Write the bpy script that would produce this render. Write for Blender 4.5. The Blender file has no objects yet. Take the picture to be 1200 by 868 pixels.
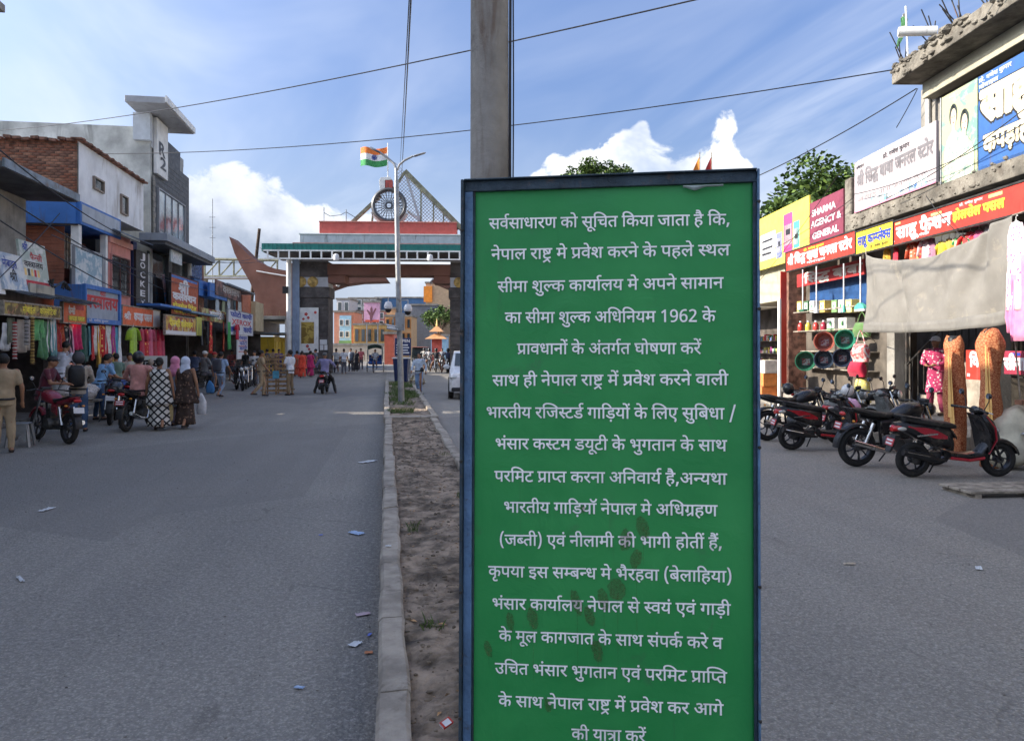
import bpy, bmesh, math, random
from math import sin, cos, pi, radians as RAD, atan2, sqrt
from mathutils import Vector, Matrix, Euler, noise
random.seed(7)
S = bpy.context.scene
COL = S.collection
# ------------------------------------------------------------ camera, sky, sun, exposure
CX, HZ, F, CAMH = 600.0, 405.0, 900.0, 1.9
cam = bpy.data.cameras.new('camera'); co = bpy.data.objects.new('camera', cam); COL.objects.link(co)
co.location = (0, 0, CAMH); co.rotation_euler = (pi/2, 0, 0)
cam.sensor_width = 36; cam.lens = 27; cam.shift_y = -29/1200; cam.clip_end = 3000; cam.clip_start = .05
S.camera = co
SUN_EL, SUN_AZ = RAD(24), atan2(-1, -.06)
S.view_settings.view_transform = 'Standard'; S.view_settings.look = 'None'
S.view_settings.exposure = 2.12; S.view_settings.gamma = 1
W = bpy.data.worlds.new('World'); S.world = W; W.use_nodes = True
sl = bpy.data.lights.new('sun', 'SUN'); sl.energy = 2.0; sl.angle = RAD(.5); sl.color = (1, .90, .76)
so = bpy.data.objects.new('sun', sl); COL.objects.link(so)
sd = Vector((sin(SUN_AZ)*cos(SUN_EL), cos(SUN_AZ)*cos(SUN_EL), sin(SUN_EL)))
so.rotation_euler = sd.to_track_quat('Z', 'Y').to_euler(); so.location = (-20, 5, 30)

class NT:
    """small helper to write node trees"""
    def __init__(s, t): s.t = t; s.n = t.nodes; s.l = t.links
    def node(s, ty, **k):
        n = s.n.new(ty)
        for a, b in k.items():
            if a.startswith('i_'): s.set(n, a[2:], b)
            else: setattr(n, a, b)
        return n
    def set(s, n, key, v):
        i = n.inputs[int(key)] if key.isdigit() else n.inputs[key.replace('_', ' ')]
        if hasattr(v, 'links') or isinstance(v, bpy.types.NodeSocket): s.l.new(v, i)
        else: i.default_value = v
    def math(s, op, a, b=0.0, c=0.0, clamp=False):
        n = s.n.new('ShaderNodeMath'); n.operation = op; n.use_clamp = clamp
        for k, v in enumerate((a, b, c)):
            if isinstance(v, bpy.types.NodeSocket): s.l.new(v, n.inputs[k])
            else: n.inputs[k].default_value = v
        return n.outputs[0]
    def mix(s, f, a, b, bt='MIX'):
        n = s.n.new('ShaderNodeMix'); n.data_type = 'RGBA'; n.blend_type = bt
        for k, v in ((0, f), (6, a), (7, b)):
            if isinstance(v, bpy.types.NodeSocket): s.l.new(v, n.inputs[k])
            else: n.inputs[k].default_value = v if not isinstance(v, tuple) else tuple(v)[:3]+(1,)
        return n.outputs[2]
    def noise(s, vec, scale, detail=4, rough=.55, dist=0.0, w=None):
        n = s.n.new('ShaderNodeTexNoise'); n.inputs['Scale'].default_value = scale
        n.inputs['Detail'].default_value = detail; n.inputs['Roughness'].default_value = rough
        n.inputs['Distortion'].default_value = dist
        if vec is not None: s.l.new(vec, n.inputs['Vector'])
        return n.outputs[0]
    def ramp(s, f, lo, hi, a=0.0, b=1.0):
        n = s.n.new('ShaderNodeMapRange'); n.interpolation_type = 'SMOOTHSTEP'
        s.l.new(f, n.inputs[0])
        for k, v in enumerate((lo, hi, a, b)):
            if isinstance(v, bpy.types.NodeSocket): s.l.new(v, n.inputs[k+1])
            else: n.inputs[k+1].default_value = v
        return n.outputs[0]
    def comb(s, x, y, z):
        n = s.n.new('ShaderNodeCombineXYZ')
        for k, v in enumerate((x, y, z)):
            if isinstance(v, bpy.types.NodeSocket): s.l.new(v, n.inputs[k])
            else: n.inputs[k].default_value = v
        return n.outputs[0]

def world():
    t = NT(W.node_tree); W.node_tree.nodes.clear()
    out = t.node('ShaderNodeOutputWorld'); bg = t.node('ShaderNodeBackground'); bg.inputs[1].default_value = .15
    t.l.new(bg.outputs[0], out.inputs[0])
    sky = t.node('ShaderNodeTexSky', sky_type='NISHITA', sun_disc=False, sun_elevation=SUN_EL, sun_rotation=SUN_AZ % (2*pi))
    sky.air_density = .8; sky.dust_density = 10; sky.ozone_density = 2.2; sky.altitude = 100
    tc = t.node('ShaderNodeTexCoord'); sp = t.node('ShaderNodeSeparateXYZ'); t.l.new(tc.outputs['Generated'], sp.inputs[0])
    x, y, z = sp.outputs
    az = t.math('ARCTAN2', x, y)                       # 0 = straight ahead
    el = t.math('ARCSINE', z)
    uv = t.comb(az, t.math('MULTIPLY', el, 1.15), 0)
    # cumulus bank: outline height over azimuth, broken by billows
    def bump(c, w, h):
        d = t.math('DIVIDE', t.math('SUBTRACT', az, c), w)
        return t.math('MULTIPLY', t.math('EXPONENT', t.math('MULTIPLY', t.math('MULTIPLY', d, d), -1.0)), h)
    lowf = t.noise(t.comb(t.math('MULTIPLY', az, 1.0), 3.7, 0), 2.2, 1)
    h = t.math('MULTIPLY_ADD', lowf, .08, .02)
    for c, w, hh in ((.168, .075, .200), (.275, .055, .155), (.05, .07, .165), (-.41, .05, .07), (-.33, .07, .125), (-.22, .09, .105), (-.10, .08, .08), (-.45, .07, .06), (.36,.10,.03), (1.2, .3, .08), (-1.5, .4, .06), (2.4, .5, .07)):
        h = t.math('ADD', h, bump(c, w, hh))
    b1 = t.noise(uv, 13, 8, .62, .3); b2 = t.noise(uv, 34, 6, .6)
    vo = t.node('ShaderNodeTexVoronoi', feature='SMOOTH_F1'); vo.inputs['Scale'].default_value = 30; t.l.new(uv, vo.inputs['Vector'])
    puff = t.math('MULTIPLY_ADD', t.math('SUBTRACT', .45, vo.outputs['Distance']), .045, t.math('MULTIPLY', t.math('SUBTRACT', b1, .5), .12))
    e2 = t.math('SUBTRACT', t.math('ADD', h, puff), el)  # > 0 inside the cloud
    m = t.ramp(e2, 0.0, .014)
    holes = t.ramp(t.noise(uv, 5.5, 5, .6, .4), .30, .48, .45, 1)
    m = t.math('MULTIPLY', m, holes)
    lit = t.ramp(t.math('MULTIPLY_ADD', t.math('SUBTRACT', b1, .5), -.20, e2), .0, .105, 1.0, 0.0)
    lit2 = t.math('MULTIPLY_ADD', t.math('SUBTRACT', b2, .5), .9, lit, clamp=True)
    side = t.ramp(az, -.42, .08)
    dark = t.mix(side, (.68, .80, 1.02), (1.2, 1.35, 1.6)); bright = t.mix(side, (1.5, 1.6, 1.8), (2.0, 2.02, 2.02))
    ccol = t.mix(lit2, dark, bright)
    # thin high streaks on a plane overhead
    zz = t.math('ADD', t.math('MAXIMUM', z, 0.0), .12)
    px = t.math('DIVIDE', x, zz); py = t.math('DIVIDE', y, zz)
    r = t.comb(t.math('ADD', t.math('MULTIPLY', px, .9), t.math('MULTIPLY', py, .55)), t.math('MULTIPLY', t.math('SUBTRACT', t.math('MULTIPLY', py, .9), px), .28), 0)
    ci = t.noise(r, 1.3, 5, .55, .7); ci2 = t.noise(r, .45, 2, .5)
    cm = t.math('MULTIPLY', t.ramp(ci, .34, .74), t.ramp(ci2, .30, .56))
    cm = t.math('MULTIPLY', cm, t.ramp(z, .02, .22, .35, .9))
    base = t.mix(1.0, sky.outputs[0], (.38, .465, .60), 'MULTIPLY')
    hz = t.ramp(z, 0.0, .34, .75, .0)
    base = t.mix(hz, base, (1.15, 1.42, 1.85))
    c1 = t.mix(cm, base, (1.75, 1.85, 2.05))
    c2 = t.mix(m, c1, ccol)
    gm = t.ramp(z, -.03, 0.0)
    c3 = t.mix(gm, (.6, .6, .6), c2)
    t.l.new(c3, bg.inputs[0])
world()

# ------------------------------------------------------------ materials
def mat(name, col, rough=.75, metal=0.0, var=.14, sc=3.0, bump=.0, bsc=30.0, dirt=0.0, dcol=(.10, .085, .07), dsc=1.6, streak=False, spec=.4, coat=0.0, emit=None, sheen=0.0):
    m = bpy.data.materials.new(name); m.use_nodes = True; t = NT(m.node_tree); m.node_tree.nodes.clear()
    out = t.node('ShaderNodeOutputMaterial'); b = t.node('ShaderNodeBsdfPrincipled'); t.l.new(b.outputs[0], out.inputs[0])
    tc = t.node('ShaderNodeTexCoord'); v = tc.outputs['Object']
    n = t.noise(v, sc, 5, .6)
    lo = tuple(max(0, c*(1-var*1.6)) for c in col); hi = tuple(min(1, c*(1+var*1.6)) for c in col)
    c = t.mix(t.ramp(n, .3, .7), lo, hi)
    if dirt > 0:
        vv = v
        if streak:
            mp = t.node('ShaderNodeMapping'); mp.inputs['Scale'].default_value = (1, 1, .16); t.l.new(v, mp.inputs[0]); vv = mp.outputs[0]
        d = t.noise(vv, dsc*3, 7, .68, .6)
        c = t.mix(t.ramp(d, .62-dirt*.22, .72, 0, min(.95, .35+dirt)), c, dcol)
    t.l.new(c, b.inputs['Base Color'])
    rr = t.ramp(t.noise(v, sc*2.3, 3), .3, .7, max(.03, rough-.12), min(1, rough+.12)); t.l.new(rr, b.inputs['Roughness'])
    b.inputs['Metallic'].default_value = metal; b.inputs['Specular IOR Level'].default_value = spec
    b.inputs['Coat Weight'].default_value = coat; b.inputs['Coat Roughness'].default_value = .12
    if sheen: b.inputs['Sheen Weight'].default_value = sheen
    if emit: b.inputs['Emission Color'].default_value = tuple(emit[:3])+(1,); b.inputs['Emission Strength'].default_value = emit[3]
    if bump > 0:
        bp = t.node('ShaderNodeBump'); bp.inputs['Strength'].default_value = min(1, bump); bp.inputs['Distance'].default_value = .02
        t.l.new(t.noise(v, bsc, 5, .65), bp.inputs['Height']); t.l.new(bp.outputs[0], b.inputs['Normal'])
    return m
_mc = {}
def fab(r, g, b_, var=.12):
    """dyed cloth or flat paint of one colour, cached"""
    k = ('f', r, g, b_)
    if k not in _mc: _mc[k] = mat('cloth', (r, g, b_), .85, 0, var, 6, .25, 60, sheen=.2)
    return _mc[k]
def paint(r, g, b_, dirt=.18, rough=.6):
    k = ('p', r, g, b_, dirt)
    if k not in _mc: _mc[k] = mat('paint', (r, g, b_), rough, 0, .07, 2.5, .12, 40, dirt=dirt, streak=True)
    return _mc[k]
def gloss(r, g, b_):
    k = ('g', r, g, b_)
    if k not in _mc: _mc[k] = mat('gloss_paint', (r, g, b_), .36, 0, .08, 5, 0, 30, dirt=.3, dcol=(.16, .14, .11), coat=.35)
    return _mc[k]
def pattern_mat(name, a, b_, scale, kind='floral', rough=.85, c2=None):
    m = mat(name, a, rough); t = NT(m.node_tree); bs = [n for n in t.n if n.type == 'BSDF_PRINCIPLED'][0]
    tc = t.node('ShaderNodeTexCoord'); v = tc.outputs['Object']
    if kind == 'floral':
        vo = t.node('ShaderNodeTexVoronoi'); vo.inputs['Scale'].default_value = scale; t.l.new(v, vo.inputs[0])
        nz = t.noise(v, scale*1.7, 3)
        f = t.ramp(t.math('MULTIPLY_ADD', nz, .5, vo.outputs['Distance']), .52, .60)
        c = t.mix(f, b_, a)
    elif kind == 'net':
        vo = t.node('ShaderNodeTexVoronoi', feature='DISTANCE_TO_EDGE'); vo.inputs['Scale'].default_value = scale; t.l.new(v, vo.inputs[0])
        f = t.ramp(vo.outputs['Distance'], .05, .10); c = t.mix(f, b_, a)
    elif kind == 'lattice':
        mp = t.node('ShaderNodeMapping'); mp.inputs['Rotation'].default_value = (0, RAD(45), 0); mp.inputs['Scale'].default_value = (1, .001, 1)
        t.l.new(v, mp.inputs[0]); sp = t.node('ShaderNodeSeparateXYZ'); t.l.new(mp.outputs[0], sp.inputs[0])
        fx = t.math('ABSOLUTE', t.math('SUBTRACT', t.math('FRACT', t.math('MULTIPLY', sp.outputs[0], scale)), .5))
        fz = t.math('ABSOLUTE', t.math('SUBTRACT', t.math('FRACT', t.math('MULTIPLY', sp.outputs[2], scale)), .5))
        f = t.ramp(t.math('MAXIMUM', fx, fz), .34, .38); c = t.mix(f, b_, a)
    elif kind == 'stripes':
        sp = t.node('ShaderNodeSeparateXYZ'); t.l.new(v, sp.inputs[0])
        f = t.ramp(t.math('ABSOLUTE', t.math('SUBTRACT', t.math('FRACT', t.math('MULTIPLY', sp.outputs[2], scale)), .5)), .2, .26); c = t.mix(f, b_, a)
    elif kind == 'print':   # blotches of printed pictures
        n1 = t.noise(v, scale, 6, .6, .8)
        c = t.mix(t.ramp(n1, .42, .55), a, b_)
        if c2: c = t.mix(t.ramp(t.noise(v, scale*1.6, 5, .6, .5), .55, .62), c, c2)
    t.l.new(c, bs.inputs['Base Color'])
    return m

# ------------------------------------------------------------ mesh builder
class MB:
    def __init__(s, T=None): s.v = []; s.f = []; s.T = T
    def add(s, vs, fs):
        o = len(s.v)
        if s.T is not None: vs = [s.T @ Vector(p) for p in vs]
        s.v.extend(tuple(p) for p in vs); s.f.extend(tuple(i+o for i in f) for f in fs)
        return s
    def box(s, x0, x1, y0, y1, z0, z1):
        return s.add([(x0,y0,z0),(x1,y0,z0),(x1,y1,z0),(x0,y1,z0),(x0,y0,z1),(x1,y0,z1),(x1,y1,z1),(x0,y1,z1)],
                     [(0,3,2,1),(4,5,6,7),(0,1,5,4),(1,2,6,5),(2,3,7,6),(3,0,4,7)])
    def cbox(s, c, d, rot=None):
        R = rot or Matrix.Identity(3); c = Vector(c)
        if isinstance(R, Euler): R = R.to_matrix()
        vs = [c + R @ Vector((sx*d[0]/2, sy*d[1]/2, sz*d[2]/2)) for sz in (-1,1) for sx, sy in ((-1,-1),(1,-1),(1,1),(-1,1))]
        return s.add(vs, [(0,3,2,1),(4,5,6,7),(0,1,5,4),(1,2,6,5),(2,3,7,6),(3,0,4,7)])
    def rings(s, rs, cap=True, close=True):
        n = len(rs[0]); vs = [p for r in rs for p in r]; fs = []
        for i in range(len(rs)-1):
            for j in range(n if close else n-1):
                k = (j+1) % n; fs.append((i*n+j, i*n+k, (i+1)*n+k, (i+1)*n+j))
        if cap: fs.append(tuple(reversed(range(n)))); fs.append(tuple((len(rs)-1)*n+j for j in range(n)))
        return s.add(vs, fs)
    def path(s, pts, r, n=8, cap=True, flat=1.0):
        pts = [Vector(p) for p in pts]; rr = r if isinstance(r, (list, tuple)) else [r]*len(pts)
        rs = []; up = None
        for i, p in enumerate(pts):
            d = (pts[min(i+1, len(pts)-1)] - pts[max(i-1, 0)])
            d = d.normalized() if d.length > 1e-9 else Vector((0, 0, 1))
            if up is None: up = Vector((0, 0, 1)) if abs(d.z) < .9 else Vector((0, 1, 0))
            a = d.cross(up).normalized(); b = a.cross(d).normalized(); up = b
            rs.append([p + a*cos(2*pi*k/n)*rr[i] + b*sin(2*pi*k/n)*rr[i]*flat for k in range(n)])
        return s.rings(rs, cap)
    def tube(s, a, b, r0, r1=None, n=8): return s.path([a, b], [r0, r0 if r1 is None else r1], n)
    def cap(s, a, b, r0, r1=None, n=10):
        """capsule with round ends"""
        r1 = r0 if r1 is None else r1; a = Vector(a); b = Vector(b); d = b-a
        d = d.normalized() if d.length > 1e-9 else Vector((0, 0, 1))
        pts = []; rr = []
        for t in (-1, -.8, -.5, 0): pts.append(a + d*r0*t); rr.append(max(.002, r0*sqrt(max(0, 1-t*t))))
        for t in (0, .5, .8, 1): pts.append(b + d*r1*t); rr.append(max(.002, r1*sqrt(max(0, 1-t*t))))
        return s.path(pts, rr, n)
    def ell(s, c, r, nu=14, nv=9, R=None):
        if not isinstance(r, (tuple, list)): r = (r, r, r)
        c = Vector(c); rs = []
        for i in range(nv+1):
            ph = -pi/2 + pi*i/nv; q = max(cos(ph), .001)
            ring = []
            for j in range(nu):
                p = Vector((r[0]*q*cos(2*pi*j/nu), r[1]*q*sin(2*pi*j/nu), r[2]*sin(ph)))
                ring.append(c + (R @ p if R else p))
            rs.append(ring)
        return s.rings(rs)
    def lathe(s, prof, c=(0,0,0), n=20, ax='z', cap=True):
        rs = []
        for r, z in prof:
            ring = []
            for j in range(n):
                a = 2*pi*j/n; p = (r*cos(a), r*sin(a), z)
                if ax == 'y': p = (r*cos(a), z, r*sin(a))
                if ax == 'x': p = (z, r*cos(a), r*sin(a))
                ring.append((p[0]+c[0], p[1]+c[1], p[2]+c[2]))
            rs.append(ring)
        return s.rings(rs, cap)
    def torus(s, c, R, r, ax='y', n=28, m=8, rx=None):
        vs = []; fs = []; rx = rx or r
        for i in range(n):
            a = 2*pi*i/n
            for j in range(m):
                b = 2*pi*j/m; q = R + r*cos(b); w = rx*sin(b)
                p = {'y': (q*cos(a), w, q*sin(a)), 'z': (q*cos(a), q*sin(a), w), 'x': (w, q*cos(a), q*sin(a))}[ax]
                vs.append((p[0]+c[0], p[1]+c[1], p[2]+c[2])); fs.append((i*m+j, ((i+1)%n)*m+j, ((i+1)%n)*m+(j+1)%m, i*m+(j+1)%m))
        return s.add(vs, fs)
    def prism(s, poly, y0, y1, ax='y'):
        """poly in (x,z) extruded along y (or given axis)"""
        n = len(poly); f = {'y': lambda p, t: (p[0], t, p[1]), 'z': lambda p, t: (p[0], p[1], t), 'x': lambda p, t: (t, p[0], p[1])}[ax]
        vs = [f(p, y0) for p in poly] + [f(p, y1) for p in poly]
        fs = [tuple(range(n)), tuple(reversed(range(n, 2*n)))] + [(j, j+n, (j+1) % n + n, (j+1) % n) for j in range(n)]
        return s.add(vs, fs)
    def sheet(s, fn, nu, nv, th=.004):
        """fn(u,v)->point, closed sheet with thickness along its normal"""
        P = [[Vector(fn(i/nu, j/nv)) for j in range(nv+1)] for i in range(nu+1)]
        top = []; bot = []
        for i in range(nu+1):
            for j in range(nv+1):
                a = P[min(i+1, nu)][j]-P[max(i-1, 0)][j]; b = P[i][min(j+1, nv)]-P[i][max(j-1, 0)]
                nn = a.cross(b); nn = nn.normalized() if nn.length > 1e-12 else Vector((0, 1, 0))
                top.append(P[i][j]+nn*th/2); bot.append(P[i][j]-nn*th/2)
        N = len(top); fs = []; w = nv+1
        for i in range(nu):
            for j in range(nv):
                a, b, c, d = i*w+j, (i+1)*w+j, (i+1)*w+j+1, i*w+j+1
                fs.append((a, b, c, d)); fs.append((N+a, N+d, N+c, N+b))
        for i in range(nu):
            for j in (0, nv):
                a, b = i*w+j, (i+1)*w+j; fs.append((a, N+a, N+b, b) if j == 0 else (a, b, N+b, N+a))
        for j in range(nv):
            for i in (0, nu):
                a, b = i*w+j, i*w+j+1; fs.append((a, b, N+b, N+a) if i == 0 else (a, N+a, N+b, b))
        return s.add(top+bot, fs)
    def build(s, name, m, parent=None, smooth=False, bev=0.0, loc=None, crumple=0.0, cs=6.0):
        me = bpy.data.meshes.new(name); 
        vs = s.v
        if crumple:
            vs = [tuple(Vector(p) + noise.noise_vector(Vector(p)*cs)*crumple) for p in vs]
        me.from_pydata(vs, [], s.f)
        if bev or smooth is None:
            pass
        bm = bmesh.new(); bm.from_mesh(me)
        bmesh.ops.recalc_face_normals(bm, faces=bm.faces)
        if bev: bmesh.ops.bevel(bm, geom=[e for e in bm.edges if len(e.link_faces) == 2 and e.calc_face_angle(0) > .5], offset=bev, segments=2, profile=.5, affect='EDGES', clamp_overlap=True)
        bm.to_mesh(me); bm.free()
        return put(name, me, m, parent, smooth, loc)
def put(name, me, m, parent=None, smooth=False, loc=None):
    o = bpy.data.objects.new(name, me); COL.objects.link(o)
    if m is not None and not me.materials: me.materials.append(m)
    if smooth:
        me.shade_smooth()
        if smooth != 'all':
            try: me.set_sharp_from_angle(angle=RAD(38))
            except Exception: pass
    if parent is not None: o.parent = parent
    if loc is not None: o.location = loc
    return o
def fuse(mb, voxel=.02, it=3, crumple=0.0, cs=7.0):
    """union of closed shapes as one continuous skin"""
    me = bpy.data.meshes.new('t'); me.from_pydata(mb.v, [], mb.f)
    bm = bmesh.new(); bm.from_mesh(me); bmesh.ops.recalc_face_normals(bm, faces=bm.faces); bm.to_mesh(me); bm.free()
    o = bpy.data.objects.new('t', me); COL.objects.link(o)
    r = o.modifiers.new('r', 'REMESH'); r.mode = 'VOXEL'; r.voxel_size = voxel; r.use_smooth_shade = True
    if it: c = o.modifiers.new('s', 'SMOOTH'); c.iterations = it; c.factor = .5
    dg = bpy.context.evaluated_depsgraph_get(); e = o.evaluated_get(dg)
    out = bpy.data.meshes.new_from_object(e)
    bpy.data.objects.remove(o); bpy.data.meshes.remove(me)
    if crumple:
        ns = [v.normal.copy() for v in out.vertices]
        for v, nn in zip(out.vertices, ns):
            p = v.co; v.co = p + nn*(noise.noise(Vector((p.x*cs, p.y*cs, p.z*cs*.55)))*crumple + noise.noise(p*cs*2.3)*crumple*.5)
    return out
def tag(o, label=None, cat=None, group=None, kind=None):
    if label: o['label'] = label
    if cat: o['category'] = cat
    if group: o['group'] = group
    if kind: o['kind'] = kind
    return o
def thing(name, label, cat, loc=(0,0,0), rotz=0.0, group=None):
    o = bpy.data.objects.new(name, None); COL.objects.link(o); o.location = loc; o.rotation_euler = (0, 0, rotz); o.empty_display_size = .2
    return tag(o, label, cat, group)
def kids(o): return list(o.children)
def dup(o, loc=None, rotz=None, label=None, group=None, parent=None, scale=None):
    c = o.copy(); COL.objects.link(c)
    if parent is not None: c.parent = parent
    for ch in kids(o): dup(ch, parent=c)
    if loc is not None: c.location = loc
    if rotz is not None: c.rotation_euler = (0, 0, rotz)
    if scale is not None: c.scale = scale if isinstance(scale, (tuple, list)) else (scale,)*3
    if label: c['label'] = label
    if group: c['group'] = group
    return c
def remat(o, frm, to):
    for q in [o]+list(o.children_recursive):
        if q.type == 'MESH' and q.data.materials and q.data.materials[0] == frm:
            q.data = q.data.copy(); q.data.materials[0] = to
def G(px, py, z=0.0):
    Y = (CAMH-z)*F/(py-HZ); return Vector(((px-CX)/F*Y, Y, z))
def Wp(px, py, Y): return Vector(((px-CX)/F*Y, Y, CAMH-(py-HZ)*Y/F))
# ------------------------------------------------------------ row frames
TH = atan2(.1622, 1)                       # the road runs away up and to the left
TL = pi/2 + TH; OL = Vector((-8.9*cos(TH), -8.9*sin(TH), 0))
LX = Vector((cos(TL), sin(TL), 0)); LY = Vector((-sin(TL), cos(TL), 0))
def LP(s, d=0.0, z=0.0): return OL + LX*s + LY*d + Vector((0, 0, z))
def YL(px, d=0.0):                         # depth of left row plane, moved d into the row
    return (9.0+d*1.013)*900/(454-px)
def sL(px, d=0.0): return 1.44+1.013*YL(px, d) + d*0
def zL(px, py, d=0.0): return CAMH + (HZ-py)*YL(px, d)/F
TR = RAD(-89.37); OR_ = Vector((9.1, 0, 0)); RX = Vector((cos(TR), sin(TR), 0)); RY = Vector((-sin(TR), cos(TR), 0))
def RP(u, d=0.0, z=0.0): return OR_ + RX*u + RY*d + Vector((0, 0, z))
def YR(px, d=0.0): return (9.1+d)*900/(px-590)
def uR(px, d=0.0): return -YR(px, d)
def zR(px, py, d=0.0): return CAMH + (HZ-py)*YR(px, d)/F
def road(x, s, z=0.0):                     # lateral x from the camera line, s metres along the road
    return Vector((x*cos(TH)-s*sin(TH), x*sin(TH)+s*cos(TH), z))
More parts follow.
